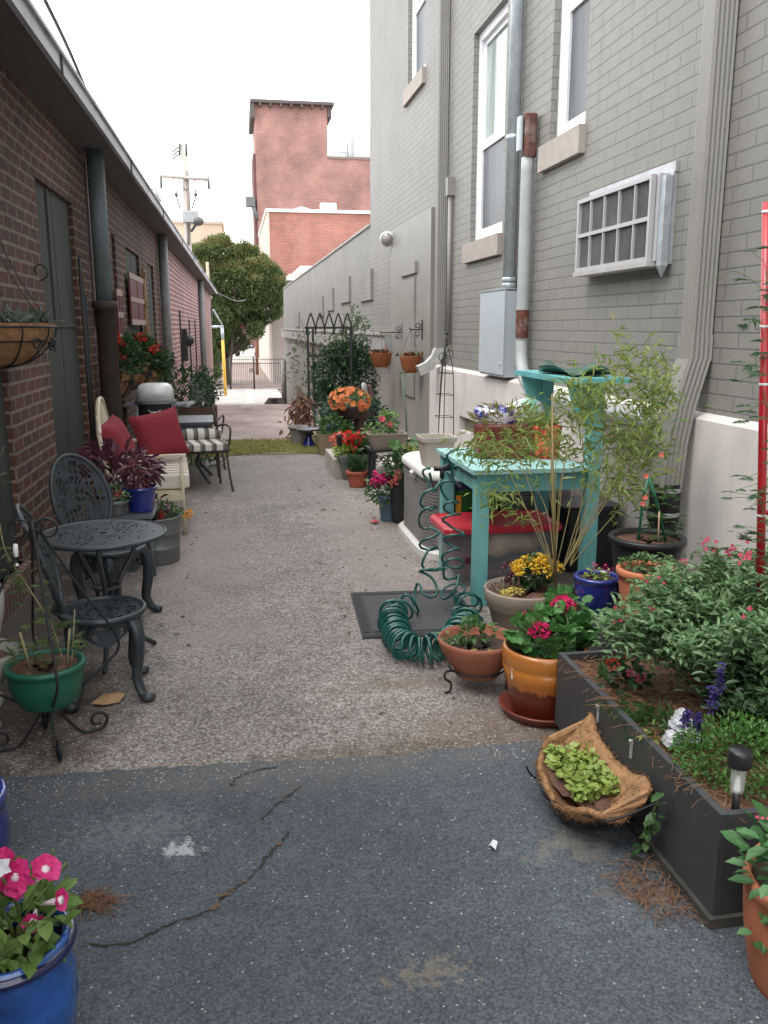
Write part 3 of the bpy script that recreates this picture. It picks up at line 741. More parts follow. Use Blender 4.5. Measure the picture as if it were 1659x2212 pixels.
d = MB(); d.bb(AX - .01, XR, y0 - .02, y1 + .01, z0 - .03, z0 - .002); d.build("drip_tray", mat("tray", (.40, .38, .37), .5), t, True)
# ---- floodlight
q = WX(846, 514, XR); t = thing("floodlight", "white floodlight on a stem at the edge of the grey door panel", "light fixture", q)
d = MB(); d.box((q.x - .03, q.y, q.z), (.06, .16, .16)); d.build("mount", vinyl, t, True)
ax = (WX(823, 520, XR - .30) - q).normalized(); d = MB(); pp = [q + ax * s for s in (0, .12, .14, .2, .3, .36)]
d.tube(pp, [.03, .03, .07, .085, .11, .12], 14); d.build("lamp_head", vinyl, t, True)
d = MB(); e_ = pp[-1] + ax * .004; d.tube([e_, e_ + ax * .01], [.10, .10], 14); d.build("lens", mat("lens", (.28, .26, .24), .2), t, True)

# ================================================================== FAR SCENE
GZ = -2.25
redf = brickmat("far red brick", (0.315, 0.165, 0.140), (0.275, 0.145, 0.123), (0.36, 0.22, 0.19), row=.22, wid=.65, ms=.03, bstr=.2, var=.34, stain=.5, stain_col=(.21, .12, .105), vs=.9, fine=.15)
redn = brickmat("old red brick", (0.36, 0.135, 0.10), (0.28, 0.105, 0.082), (0.36, 0.22, 0.18), row=.16, wid=.5, ms=.025, bstr=.2, var=.35, stain=.5, stain_col=(.42, .26, .20), vs=.6, fine=.2)
Y = 110.0
X0, Xr, Xe = WY(553, 350, Y).x, WY(708, 350, Y).x, WY(870, 350, Y).x
zT, zS = WY(600, 226, Y).z, WY(750, 344, Y).z
t = thing("tower_building", "tall red brick building with a square tower and a dark overhanging flat roof", "building", (X0, Y, GZ))
d = MB(); d.bb(X0, Xr, Y, Y + 9, GZ - .5, zT); d.bb(Xr + .01, Xe, Y + .004, Y + 12, GZ - .5, zS); d.build("wall", redf, t, True)
d = MB(); d.bb(WY(540, 220, Y).x, WY(720, 220, Y).x, Y - .8, Y + 10, zT + .02, zT + .35); 
for i in range(7): x = X0 + (Xr - X0) * (i + .5) / 7; d.bb(x - .12, x + .12, Y - .75, Y - .02, zT - .35, zT + .01)
d.bb(WY(540, 230, Y).x, X0 - .02, Y - .6, Y + 9, zT - 1.6, zT); d.bb(Xr + .02, WY(716, 230, Y).x, Y - .2, Y + 9, zT - 1.2, zT); d.build("roof", mat("dark roof", (.10, .085, .08), .8), t, True)
d = MB(); d.bb(X0 - .35, X0 - .01, Y + .5, Y + 8, GZ, WY(547, 330, Y).z); d.build("side_wall", mat("dark side brick", (.16, .085, .08), .9), t, True)
d = MB(); d.bb(Xr + .02, Xe, Y - .1, Y + .5, zS + .01, zS + .3); d.build("coping", mat("far coping", (.22, .17, .15), .9), t, True)
q = WY(541, 436, Y); d = MB(); d.box((q.x, Y + .3, q.z), (1.1, 1.2, 1.1)); d.tube([(q.x + .3, Y, q.z - .4), (q.x + .7, Y, q.z - 2)], .25, 8); d.build("exhaust_hood", mat("hood", (.12, .125, .13), .5), t, True)
ru = thing("rooftop_unit", "pale blue stepped metal cooling unit on the roof of the tall red brick building", "rooftop unit", (WY(775, 342, Y + 3).x, Y + 3, zS))
pale = mat("pale metal", (.50, .56, .58), .5, metal=.2)
d = MB(); x0, x1 = WY(764, 300, Y + 3).x, WY(812, 300, Y + 3).x
d.bb(x0, x1, Y + 3, Y + 6, zS, WY(770, 290, Y + 3).z); d.bb(x0 + .5, x1, Y + 3.2, Y + 6, WY(770, 290, Y + 3).z + .02, WY(770, 276, Y + 3).z); d.build("case", pale, ru, True)
d = MB(); d.tube([(x0 - .6, Y + 3, zS), (x0 - .6, Y + 3, zS + 2.4)], .3, 8)
d.build("stack", pale, ru, True)
d = MB()
for xx, hh in ((735, 1.8), (746, 3.2), (757, 1.6)): x = WY(xx, 330, Y + 3).x; d.tube([(x, Y + 3, zS), (x, Y + 3, zS + hh)], .09, 6); d.tube([(x - .5, Y + 3, zS + hh - .2), (x + .5, Y + 3, zS + hh - .2)], .07, 6)
d.tube([(WY(733, 330, Y + 3).x, Y + 3, zS + 1.3), (x0, Y + 3, zS + 1.3)], .08, 6); d.build("pipe_rail", pale, ru, True)
# lower red brick building with white coping
Y = 80.0; X0, X1 = WY(583, 520, Y).x, WY(880, 520, Y).x; zT = WY(583, 458, Y).z
t = thing("brick_building", "lower red brick building with white coping and a cream side wall", "building", (X0, Y, GZ))
d = MB(); d.bb(X0, X1, Y, Y + 14, GZ - .5, zT); d.build("wall", redn, t, True)
d = MB(); d.bb(X0 - .2, X0 - .005, Y - .02, Y + 22, GZ - .5, zT); d.build("side_wall", mat("cream stucco", (.58, .49, .41), .85, var=.08, vs=.5), t, True)
d = MB(); d.bb(X0 - .3, X1, Y - .15, Y + .3, zT + .01, zT + .28); d.bb(X0 - .32, X0 + .1, Y + .31, Y + 22, zT + .012, zT + .27); d.build("coping", mat("white coping", (.80, .79, .77), .7), t, True)
q = WY(652, 452, Y + 4); d = MB(); d.lathe([(1.0, 0), (1.0, .2), (.8, .6), (.01, .85)], (q.x, Y + 4, zT + .2), 16); d.build("roof_vent", pale, t, True)
q = WY(709, 452, Y + 4); d = MB(); d.rbox((q.x, Y + 4, zT + .6), (1.5, 1.2, 1.5), .3); d.build("roof_hood", mat("white hood", (.8, .8, .79), .6), t, True)
# small pale building
Y = 62.0; X0, X1 = WY(587, 700, Y).x, WY(760, 700, Y).x; zT = WY(615, 606, Y).z
t = thing("stucco_building", "small grey and cream stucco building with a stepped white parapet", "building", (X0, Y, GZ))
gst = mat("grey stucco", (.36, .31, .28), .85, var=.08, vs=.6); cst = mat("pale cream stucco", (.60, .52, .45), .85, var=.1, vs=.6, grime=.3, grime_col=(.45, .38, .32))
d = MB(); d.bb(X0, X1, Y, Y + 10, GZ - .3, zT); d.build("wall", gst, t, True)
d = MB(); d.bb(X0 - .15, X0 - .004, Y - .01, Y + 26, GZ - .3, WY(587, 700, Y).z); d.bb(X0 - .15, X0 - .004, Y - .01, Y + 12, WY(587, 700, Y).z + .004, zT - .1); d.build("side_wall", cst, t, True)
d = MB(); xs = WY(655, 600, Y).x; zP = WY(660, 590, Y).z
d.bb(xs, X1, Y + .3, Y + 10, zT + .002, zP); d.bb(xs - .9, xs - .01, Y + .32, Y + 10, zT + .002, zT + .5); d.build("parapet", cst, t, True)
d = MB(); d.bb(xs - .15, X1, Y + .1, Y + 10.1, zP + .004, zP + .5); d.bb(WY(588, 600, Y).x, xs - .2, Y - .1, Y + .28, zT + .01, zT + .16); d.build("coping", mat("white coping", (.80, .79, .77), .7), t, True)
d = MB(); q = WY(634, 640, Y); d.tube([(q.x, Y - .08, zT), (q.x, Y - .08, q.z - 1.5)], .08, 8); d.build("downpipe", mat("dark metal", (.10, .09, .085), .6), t, True)
# beige building and white roof house at the left
Y = 125.0; X1 = WY(480, 500, Y).x; zT = WY(440, 484, Y).z
t = thing("beige_building", "distant plain beige building behind the utility pole", "building", (X1 - 8, Y, GZ))
d = MB(); d.bb(X1 - 16, X1, Y, Y + 10, GZ, zT); d.build("wall", mat("beige stucco", (.62, .50, .38), .85, var=.06, vs=.3), t, True)
d = MB(); d.bb(X1 - 16, X1 + .25, Y - .2, Y + 10, zT + .01, zT + .35); d.bb(X1 - 16, X1 + .05, Y - .1, Y, zT - 2.9, zT - 2.65); d.build("cornice", mat("beige trim", (.52, .44, .36), .85), t, True)
Y = 100.0; q0, q1 = WY(300, 405, Y), WY(339, 405, Y); zl = WY(320, 455, Y).z
t = thing("white_building", "distant white building corner rising above the brick eave", "building", (q0.x, Y, GZ))
d = MB(); d.bb(q0.x - 3, q1.x - .2, Y, Y + 6, GZ, q0.z - .7); d.build("wall", mat("white wall", (.74, .76, .77), .7, var=.05), t, True)
d = MB(); d.bb(q0.x - 3, q1.x, Y - .3, Y + 6, q0.z - .68, q0.z); d.build("cornice", mat("grey cornice", (.45, .47, .47), .7), t, True)
d = MB(); d.bb(q1.x - .15, q1.x + 1.4, Y + 1, Y + 6, zl - 2.2, zl - 1.6); d.build("gutter", mat("grey cornice", (.45, .47, .47), .7), t, True)
# ---- utility pole
Y = 47.0; q = WY(409, 590, Y); qt = WY(397, 312, Y)
wdp = mat("weathered pole", (.42, .38, .34), .9, var=.15, vs=4, stretch=(1, 1, .1))
t = thing("utility_pole", "weathered wooden utility pole with one crossarm and a floodlight", "utility pole", (q.x, Y, GZ))
d = MB(); base = Vector((q.x + (q.x - qt.x) * .9, Y, GZ)); d.tube([base, q, qt], [.21, .19, .15], 12); d.build("pole", wdp, t, True)
a, c = WY(346, 380, Y - .25), WY(452, 388, Y - .25); d = MB(); d.tube([a, c], .10, 4); d.build("crossarm", wdp, t, True)
dk = mat("dark insulator", (.09, .085, .085), .5)
for x, y in ((348, 395), (451, 397)):
    e = WY(x, y, Y - .25); d = MB(); d.tube([e + Vector((0, 0, .35)), e - Vector((0, 0, .25))], .06, 6); d.build("insulator", dk, t, True)
for s in (-1, 1):
    d = MB(); m_ = WY(399 + s * 25, 386, Y - .2); d.tube([m_, WY(401, 410, Y - .2)], .03, 5); d.build("brace", wdp, t, True)
    d = MB(); e = WY(402 + s * 21, 425, Y - .1); d.tube([e + Vector((0, 0, .35)), e, WY(402 + s * 13, 450, Y - .1)], .035, 5); d.ball(e + Vector((0, 0, .1)), .1, 5); d.build("cable_bracket", dk, t, True)
for x in (388, 403):
    d = MB(); d.tube([WY(x, 310, Y - .1), WY(x, 336, Y - .1)], .06, 6); d.build("pin", dk, t, True)
for k in range(3):
    d = MB(); d.tube(spline([WY(388, 318 + 8 * k, Y - .1), WY(382, 320 + 8 * k, Y - .1), WY(376, 326 + 8 * k, Y - .1), WY(372, 328 + 8 * k, Y - .1)], 4), .035, 5); d.build("jumper_wire", dk, t, True)
d = MB(); d.tube([WY(404, 300 + 70, Y - .12), WY(408, 440, Y - .12), WY(407, 530, Y - .12)], .09, 6); d.build("riser", mat("riser", (.25, .22, .2), .8), t, True)
e = WY(412, 469, Y - .5); d = MB(); d.rbox(e, (.8, .6, .55), .12); d.build("lamp_box", mat("lamp grey", (.34, .34, .34), .5), t, True)
e = WY(428, 478, Y - .6); d = MB(); d.ball(e, .3, 7, (1, 1, .75)); d.build("lamp_head", dk, t, True)
d = MB(); d.tube([WY(413, 500, Y - .3), WY(424, 484, Y - .5)], .07, 6); d.build("lamp_arm", dk, t, True)
# ---- cables
def cable(pts, r, lab):
    d = MB(); d.tube(pts, r, 5); o = d.build("cable", mat("cable", (.10, .10, .105), .6)); tag(o, lab, "cable"); return o
c0 = [WX(97, 0, -1.02), WX(150, 110, -1.03), WX(215, 262, -1.05), WX(252, 335, -1.08), WX(270, 356, -1.1), WX(286, 385, -1.15)]
cable(spline(c0, 6), .012, "thin black cable swooping down past the white eave against the sky")
cable(spline([WY(455, 625, 44.5), WY(485, 640, 46), WY(510, 650, 47.5), WY(530, 648, 49)], 5), .03, "grey service cable sagging across the far green tree")
# ---- yellow pole with grey arm by the far corner
Y = 50.0; a, b_ = WY(481, 735, Y), WY(487, 838, Y)
t = thing("service_post", "yellow post with a galvanised arm at the far brick corner", "post", (b_.x, Y, GZ))
d = MB(); d.tube([(b_.x, Y, GZ), a], .085, 10); d.build("post", mat("yellow paint", (.72, .42, .06), .5), t, True)
d = MB(); d.tube([a + Vector((0, 0, .01)), WY(480, 706, Y)], .085, 8); d.tube([WY(481, 705, Y), WY(456, 706, Y - 3)], .07, 8); d.tube([WY(479, 700, Y), WY(461, 670, Y - 3)], .05, 8); d.build("arm", galv, t, True)
q = WY(455, 640, 43.6); t = thing("service_mast", "cluttered electric service mast at the far end of the eave", "mast", (q.x, 43.6, q.z - 1.5))
d = MB(); d.tube([(q.x - .05, 43.6, q.z - 1.2), (q.x - .1, 43.6, q.z + 1.6)], .07, 8); d.build("mast", mat("mast wood", (.40, .33, .26), .8), t, True)
d = MB(); d.ball((q.x - .15, 43.6, q.z + .3), .2, 6); d.ball((q.x - .2, 43.6, q.z - .4), .22, 6); d.box((q.x - .1, 43.6, q.z - .8), (.3, .3, .5)); d.build("insulator", dk, t, True)
d = MB(); d.ball((q.x - .3, 43.5, q.z + .8), .22, 6); d.ball((q.x - .02, 43.5, q.z - .05), .1, 6); d.build("globe", vinyl, t, True)
# ---- iron fence
Y = 55.0; irn = mat("fence iron", (.045, .038, .034), .6); x0, x1 = WY(470, 800, Y).x, WY(640, 800, Y).x
t = thing("iron_fence", "low black iron picket fence and gate across the end of the alley", "fence", (x0, Y, GZ))
zt = WY(550, 776, Y).z
for px in (497, 548):
    x = WY(px, 800, Y).x; d = MB(); d.tube([(x, Y, GZ), (x, Y, zt + .15)], .055, 6); d.build("post", irn, t, True)
d = MB(); d.bb(x0, x1, Y - .02, Y + .02, zt - .03, zt); d.bb(x0, x1, Y - .02, Y + .02, zt - .28, zt - .24); d.bb(x0, x1, Y - .02, Y + .02, GZ + .12, GZ + .16); d.build("rail", irn, t, True)
d = MB(); x = x0
while x < x1: d.bb(x - .011, x + .011, Y - .011, Y + .011, GZ + .1, zt + .1); x += .115
d.build("pickets", irn, t, True)
q = WY(546, 800, Y); d = MB(); d.tube(ring((q.x - .1, Y, q.z), .1, 10, 'y'), .03, 5, True); d.build("gate_latch", irn, t, True)
# ---- far street: maroon shopfront, white car, green sign on a brown post
Y = 135.0; t = thing("shopfront", "distant maroon shopfront beyond the fence", "building", (WY(530, 750, Y).x, Y, GZ))
d = MB(); d.bb(WY(440, 750, Y).x, WY(600, 750, Y).x, Y, Y + 6, WY(530, 768, Y).z, WY(530, 690, Y).z); d.build("wall", mat("mauve wall", (.30, .20, .20), .8), t, True)
d = MB(); d.bb(WY(490, 750, Y).x, WY(560, 750, Y).x, Y - 1, Y - .1, WY(530, 756, Y).z, WY(530, 748, Y).z); d.bb(WY(515, 750, Y).x, WY(545, 750, Y).x, Y - .9, Y - .1, WY(530, 708, Y).z, WY(530, 694, Y).z); d.build("awning", mat("maroon awning", (.22, .03, .05), .6), t, True)
d = MB(); d.bb(WY(510, 750, Y).x, WY(523, 750, Y).x, Y - .12, Y - .02, WY(515, 746, Y).z, WY(515, 728, Y).z); d.build("window", vinyl, t, True)
Y = 118.0; q = WY(533, 757, Y); t = thing("parked_car", "distant white car parked in front of the maroon shopfront", "car", (q.x, Y, GZ))
d = MB(); wv = mat("white car paint", (.85, .86, .86), .3)
prof = [(-2.1, .35), (-2.1, .8), (-1.7, .95), (-1.0, 1.0), (-.6, 1.4), (.7, 1.42), (1.3, 1.0), (2.0, .9), (2.1, .5), (2.0, .35)]
vs = [(q.x + x, Y + s, GZ + z) for s in (-.85, .85) for x, z in prof]; k = len(prof)
d.add(vs, [tuple(range(k)), tuple(range(2 * k - 1, k - 1, -1))] + [(i, (i + 1) % k, k + (i + 1) % k, k + i) for i in range(k)]); d.build("body", wv, t, True)
for s in (-1.25, 1.3):
    d = MB(); d.tube([(q.x + s, Y - .88, GZ + .33), (q.x + s, Y + .88, GZ + .33)], .33, 12); d.build("wheel", blk, t, True)
d = MB(); d.bb(q.x - .85, q.x + .95, Y - .87, Y - .855, GZ + 1.05, GZ + 1.32); d.build("car_window", gl_lo, t, True)
Y = 72.0; q = WY(553, 715, Y); t = thing("sign_post", "dark green sign panel on a brown post beyond the fence", "sign", (q.x, Y, GZ))
d = MB(); d.tube([(q.x, Y, GZ), (q.x, Y, q.z)], .13, 6); d.build("post", mat("brown post", (.20, .085, .05), .7), t, True)
d = MB(); a = [WY(535, 725, Y), WY(559, 725, Y), WY(559, 706, Y), WY(552, 710, Y)]; d.add(a + [v_ + Vector((0, .08, 0)) for v_ in a], [(0, 1, 2, 3), (7, 6, 5, 4), (0, 4, 5, 1), (1, 5, 6, 2), (2, 6, 7, 3), (3, 7, 4, 0)]); d.build("panel", mat("green sign", (.012, .12, .085), .5), t, True)
# ---- the tree
Y = 60.0; q = WY(505, 640, Y)
t = thing("broadleaf_tree", "dense rounded green tree with rusty leaf tips beyond the alley", "tree", (q.x - .6, Y, GZ))
bk = mat("bark", (.07, .052, .04), .9, var=.3)
d = MB(); tr0 = Vector((q.x - .6, Y, GZ)); d.tube(spline([tr0, tr0 + Vector((.1, 0, 1.4)), tr0 + Vector((.3, 0, 2.6)), tr0 + Vector((.4, 0, 4))], 5), [.26 - .008 * i for i in range(16)], 8)
for i in range(9):
    a = i * .7; d.tube([tr0 + Vector((.3, 0, 2 + .15 * i)), tr0 + Vector((.3 + 1.3 * math.cos(a), 1.3 * math.sin(a), 3 + .3 * i)), tr0 + Vector((.3 + 2.4 * math.cos(a), 2.4 * math.sin(a), 3.6 + .4 * i))], [.09, .06, .03], 6)
d.build("trunk", bk, t, True)
cl = []
for px, py, r in ((430, 560, 1.1), (470, 548, 1.3), (520, 570, 1.25), (560, 590, 1.2), (585, 620, 1.0), (575, 655, 1.0), (545, 620, 1.3), (500, 600, 1.4), (450, 600, 1.4), (480, 650, 1.3), (530, 670, 1.1), (555, 690, .75), (425, 620, 1.3), (450, 680, 1.3), (490, 700, .8), (465, 730, .85), (440, 740, 1.1), (420, 690, 1.3), (425, 735, 1.2), (440, 775, 1.0), (480, 690, 1.1), (470, 600, 1.4), (515, 630, 1.3), (505, 735, .8), (445, 800, 1.0), (480, 750, .8), (405, 570, .7), (535, 545, .6), (592, 590, .5), (430, 790, .9), (548, 712, .45), (460, 765, .6)):
    cl.append((WY(px, py, Y + rnd.uniform(-1.4, 1.6)), r))
cr = MB(); cr2 = MB()
for c, r in cl:
    k = int(1900 * r * r); p_, dd = sph(k, r, r * 1.1, r * .85, .25)
    for j in range(7):      # clumps at the surface
        e = nr.normal(0, 1, 3); e /= np.linalg.norm(e); kk = int(210 * r); pc, dc = sph(kk, .38, .38, .3)
        p_ = np.concatenate([p_, pc + e * r * .9]); dd = np.concatenate([dd, dc])
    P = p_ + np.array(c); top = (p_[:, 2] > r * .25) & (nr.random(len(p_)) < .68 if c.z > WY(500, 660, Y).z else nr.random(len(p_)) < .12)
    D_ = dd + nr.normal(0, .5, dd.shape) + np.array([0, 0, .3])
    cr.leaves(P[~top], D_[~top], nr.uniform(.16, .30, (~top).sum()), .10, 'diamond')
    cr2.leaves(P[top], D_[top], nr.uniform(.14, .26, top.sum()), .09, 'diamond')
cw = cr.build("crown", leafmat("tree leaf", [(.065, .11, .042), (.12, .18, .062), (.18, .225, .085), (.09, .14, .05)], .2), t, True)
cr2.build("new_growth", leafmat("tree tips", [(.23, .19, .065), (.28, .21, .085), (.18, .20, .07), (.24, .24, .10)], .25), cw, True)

# ================================================================== POT AND PLANT BUILDERS
soilm = mat("potting soil", (.055, .036, .026), .95, var=.45, vs=40, bmp=.6, bs=60)
mulch = mat("wood mulch", (.12, .06, .04), .95, var=.5, vs=50, bmp=.6, bs=60)
terra = mat("terracotta", (.46, .155, .075), .75, var=.14, vs=6, bmp=.1, grime=.25, grime_col=(.34, .14, .09))
terra_old = mat("old terracotta", (.30, .105, .060), .8, var=.22, vs=7, bmp=.15, grime=.45, grime_col=(.17, .075, .05))
blue = mat("cobalt glaze", (.012, .020, .155), .16, var=.3, vs=9, bmp=.03, coat=.6, col2=(.015, .03, .20))
blackp = mat("black plastic", (.016, .016, .018), .45, var=.2)
tanp = mat("taupe plastic", (.27, .22, .175), .6, var=.12, vs=5)
iron = mat("wrought iron", (.022, .023, .025), .5, var=.3, vs=20, metal=.3)
coir = mat("coir fibre", (.34, .185, .085), .95, var=.35, vs=30, bmp=1.0, bs=160, grime=.3, grime_col=(.2, .1, .045))
stemm = leafmat("green stem", [(.09, .13, .04), (.13, .15, .05)], .05)
brst = mat("brown stem", (.12, .085, .05), .8)
LV = {
 'mid': [(.038, .095, .028), (.068, .15, .043), (.10, .20, .06), (.05, .115, .036)],
 'deep': [(.022, .060, .022), (.04, .095, .032), (.065, .135, .045), (.03, .078, .027)],
 'sage': [(.095, .19, .075), (.15, .265, .11), (.21, .33, .16), (.11, .215, .09)],
 'lime': [(.24, .34, .06), (.36, .46, .10), (.18, .28, .05), (.42, .50, .16)],
 'willow': [(.18, .27, .06), (.27, .37, .09), (.36, .44, .14), (.14, .22, .05), (.40, .41, .14)],
 'purple': [(.060, .014, .030), (.10, .028, .048), (.15, .05, .07), (.045, .012, .03)],
 'pale': [(.16, .22, .12), (.25, .31, .18), (.12, .18, .08)],
}
def lm(k): return leafmat("leaf " + k, LV[k])
FL = {
 'red': [(.55, .02, .015), (.70, .045, .03)], 'pink': [(.62, .02, .18), (.75, .05, .27)], 'magenta': [(.66, .015, .13), (.75, .03, .2)], 'orange': [(.72, .21, .05), (.80, .30, .12), (.70, .26, .12)],
 'yellow': [(.72, .45, .02), (.80, .56, .06)], 'paleyellow': [(.66, .55, .10), (.72, .62, .2)], 'white': [(.70, .72, .76), (.80, .81, .83)], 'violet': [(.035, .022, .13), (.06, .035, .20)], 'coral': [(.68, .13, .10), (.72, .2, .14)],
 'salmon': [(.72, .13, .20), (.65, .08, .16)],
}
def fm(k): return leafmat("petal " + k, FL[k], .3, .6)
def pot_mesh(rt, rb, h, rim=.03, lip=.012, th=.012, belly=0.0, n=32, ribs=()):
    pr = [(.001, 0), (rb * .96, 0), (rb, .006)]
    for i in range(1, 8):
        t = i / 8; r = rb + (rt - rb) * t + belly * math.sin(math.pi * t)
        pr.append((r, (h - rim) * t))
    pr += [(rt, h - rim - .002), (rt + lip, h - rim + .004), (rt + lip, h - .006), (rt + lip - .005, h), (rt - th, h), (rt - th - .004, h - .02), ((rt - th) * .97, h * .72), (.001, h * .72)]
    return MB().lathe(pr, n=n)
def soil_disc(r, z, bumpy=.012):
    b_ = MB(); vs = [(0, 0, z + .01)]; fs = []; n = 20
    for k in (1, 2, 3):
        for i in range(n):
            a = 2 * math.pi * i / n; q = r * k / 3; vs.append((q * math.cos(a), q * math.sin(a), z + rnd.uniform(-bumpy, bumpy) * (k < 3)))
    for i in range(n): fs.append((0, 1 + i, 1 + (i + 1) % n))
    for k in (0, 1):
        for i in range(n):
            j = (i + 1) % n; a = 1 + k * n; fs.append((a + i, a + j, a + n + j, a + n + i))
    return b_.add(vs, fs, True)
def pot(t, rt, rb, h, m, rim=.03, lip=.012, belly=0.0, soil=None, name="pot", fill=.9, at=(0, 0, 0)):
    b_ = pot_mesh(rt, rb, h, rim, lip, belly=belly); o = b_.build(name, m, t); o.location = at
    s = soil_disc(rt * .95, h * fill).build("soil", soil or soilm, t); s.location = at
    return o
def bush(t, c, size, k, L, W, shape, m, lo=.2, name="foliage", bottom=-1.0, jit=.6, upb=.25, world=False):
    p_, d_ = sph(k, *size, lo, bottom)
    # light gaps: thin out inside a few random pockets
    keep = np.ones(k, bool)
    for j in range(7):
        e = nr.normal(0, 1, 3); e /= np.linalg.norm(e); ctr = e * np.array(size) * .85
        keep &= (np.linalg.norm((p_ - ctr) / (np.array(size)), axis=1) > .30) | (nr.random(k) < .3)
    p_, d_ = p_[keep], d_[keep]; k = len(p_)
    D_ = d_ + nr.normal(0, jit, d_.shape) + np.array([0, 0, upb])
    b_ = MB().leaves(p_ + np.array(c), D_, nr.uniform(L[0], L[1], k), nr.uniform(W[0], W[1], k), shape)
    return b_.build(name, m, t, world)
def stems(t, base, tips, r=.004, m=None, name="stems", sag=.05, world=False):
    b_ = MB()
    for tip in tips:
        a = Vector(base) + Vector((rnd.uniform(-.03, .03), rnd.uniform(-.03, .03), 0)); c = Vector(tip)
        b_.tube(spline([a, a.lerp(c, .5) + Vector((rnd.uniform(-sag, sag), rnd.uniform(-sag, sag), 0)), c], 4), r, 5)
    return b_.build(name, m or stemm, t, world)
def flower(mb, c, r, n=5, up=(0, 0, 1), cup=.35, shape='oval', wid=.9):
    u = Vector(up).normalized(); a = u.orthogonal().normalized(); b_ = u.cross(a)
    P = []; D_ = []
    o = rnd.random() * 6
    for i in range(n):
        q = o + 2 * math.pi * i / n; P.append(c); D_.append((a * math.cos(q) + b_ * math.sin(q)) + u * cup)
    mb.leaves(P, D_, r, r * wid, shape, up=np.tile(np.array(u), (n, 1)))
def pom(mb, c, r, k=26, L=None, shape='oval'):      # a ball of florets (geranium head, marigold)
    p_, d_ = sph(k, r, r, r * .75, .4)
    mb.leaves(p_ + np.array(c), d_ + nr.normal(0, .5, d_.shape), L or r * .75, (L or r * .75) * .85, shape)
def heads(t, cs, r, m, k=26, name="flower_head", world=False, shape='oval'):
    for c in cs:
        b_ = MB(); pom(b_, c, r * rnd.uniform(.85, 1.15), k, shape=shape); b_.build(name, m, t, world)
def blossoms(t, cs, r, m, n=5, cup=.4, name="flower", face=None, world=False, wid=.9):
    for c in cs:
        b_ = MB(); flower(b_, c, r * rnd.uniform(.85, 1.15), n, face or (rnd.uniform(-.6, .6), rnd.uniform(-1, .2), rnd.uniform(.3, 1)), cup, wid=wid); b_.build(name, m, t, world)

# lacy cast-iron plates: a grid with the open-work cut out
def plate(fn, pat_fn, nu, nv):
    vs = []; fs = []
    for i in range(nu + 1):
        for j in range(nv + 1): vs.append(fn(i / nu, j / nv))
    for i in range(nu):
        for j in range(nv):
            if pat_fn((i + .5) / nu, (j + .5) / nv): a = i * (nv + 1) + j; fs.append((a, a + nv + 1, a + nv + 2, a + 1))
    return MB().add(vs, fs)
def lace(x, y): return math.sin(19 * x + 2.6 * math.sin(9 * y)) * math.sin(17 * y + 2.4 * math.sin(8 * x)) > -.17

# ================================================================== LEFT SIDE: BISTRO SET
cast = mat("cast iron paint", (.036, .046, .053), .40, var=.35, vs=14, metal=.2, bmp=.25, bs=70, grime=.5, grime_col=(.07, .08, .085))
def bistro_chair():
    t = thing("bistro_chair", "", "chair", group="cast iron bistro chairs")
    sr = .175; zs = .385
    def sf(u, v): r = sr * (.02 + .98 * u); a = 2 * math.pi * v; return (r * math.cos(a), r * math.sin(a), zs - .012 * (1 - u * u))
    def sp2(u, v): return u > .8 or .46 < u < .52 or lace(u * math.cos(2 * math.pi * v) * 1.0 + .1, u * math.sin(2 * math.pi * v))
    seat = plate(sf, sp2, 26, 84).build("seat", cast, t, solid=.008)
    d = MB(); d.tube(ring((0, 0, zs), sr, 36), .014, 8, True); d.build("seat_rim", cast, seat)
    def af(u, v): a = 2 * math.pi * v; return ((sr - .012) * math.cos(a), (sr - .012) * math.sin(a), zs - .01 - u * (.075 + .03 * math.cos(4 * a)))
    plate(af, lambda u, v: u < .18 or u > .85 or lace(u * .6, v * 5), 7, 110).build("apron", cast, t, solid=.007)
    for k in range(4):
        a = R(45 + 90 * k); c, s = math.cos(a), math.sin(a)
        P = spline([(q * c, q * s, z) for q, z in ((.145, zs - .01), (.19, zs - .07), (.185, .2), (.17, .1), (.195, .035), (.225, .022))], 5)
        d = MB(); d.tube(P, [.034 - .014 * i / (len(P) - 1) for i in range(len(P))], 8, flat=.75)
        lg = d.build("leg", cast, t)
        d = MB(); d.ball((.225 * c, .225 * s, .02), .027, 5, (1.3, 1, .85)); d.build("scroll_foot", cast, lg)
    # oval back, leaning
    bw, bh, zc = .185, .235, zs + .25; lean = .30
    def bf(u, v):
        r = .03 + .97 * u; a = 2 * math.pi * v; z = bh * r * math.sin(a); y = bw * r * math.cos(a)
        return (-sr - .005 - lean * (z + .2) - .10 * (1 - (y / bw) ** 2) * .35 + .035, y, zc + z)
    def bp(u, v):
        x, y = u * math.cos(2 * math.pi * v), u * math.sin(2 * math.pi * v)
        return u > .86 or abs(math.hypot(x, y + .25) - .52) < .045 or lace(x * 1.15 + .3, y * 1.15)
    back = plate(bf, bp, 30, 100).build("backrest", cast, t, solid=.008)
    d = MB(); d.tube([bf(1, i / 48) for i in range(48)], .013, 8, True); d.build("back_rim", cast, back)
    for s in (-1, 1):
        d = MB(); d.tube(spline([(-sr * .8, s * .09, zs), (-sr - .02, s * .10, zs + .05), bf(.97, .75 + s * .11)], 4), .012, 7); d.build("back_strut", cast, t)
    return t
ch = bistro_chair()
p = G(222, 1318, .385); ch.location = (p.x, p.y, 0); ch.rotation_euler = (0, 0, R(10)); ch["label"] = "dark cast iron bistro chair in front of the round table, nearest the green pot"
p = G(240, 1186, .385); dup(ch, (p.x, p.y, 0), R(-42), "dark cast iron bistro chair tucked behind the round table, beside the purple plant", 1.02)
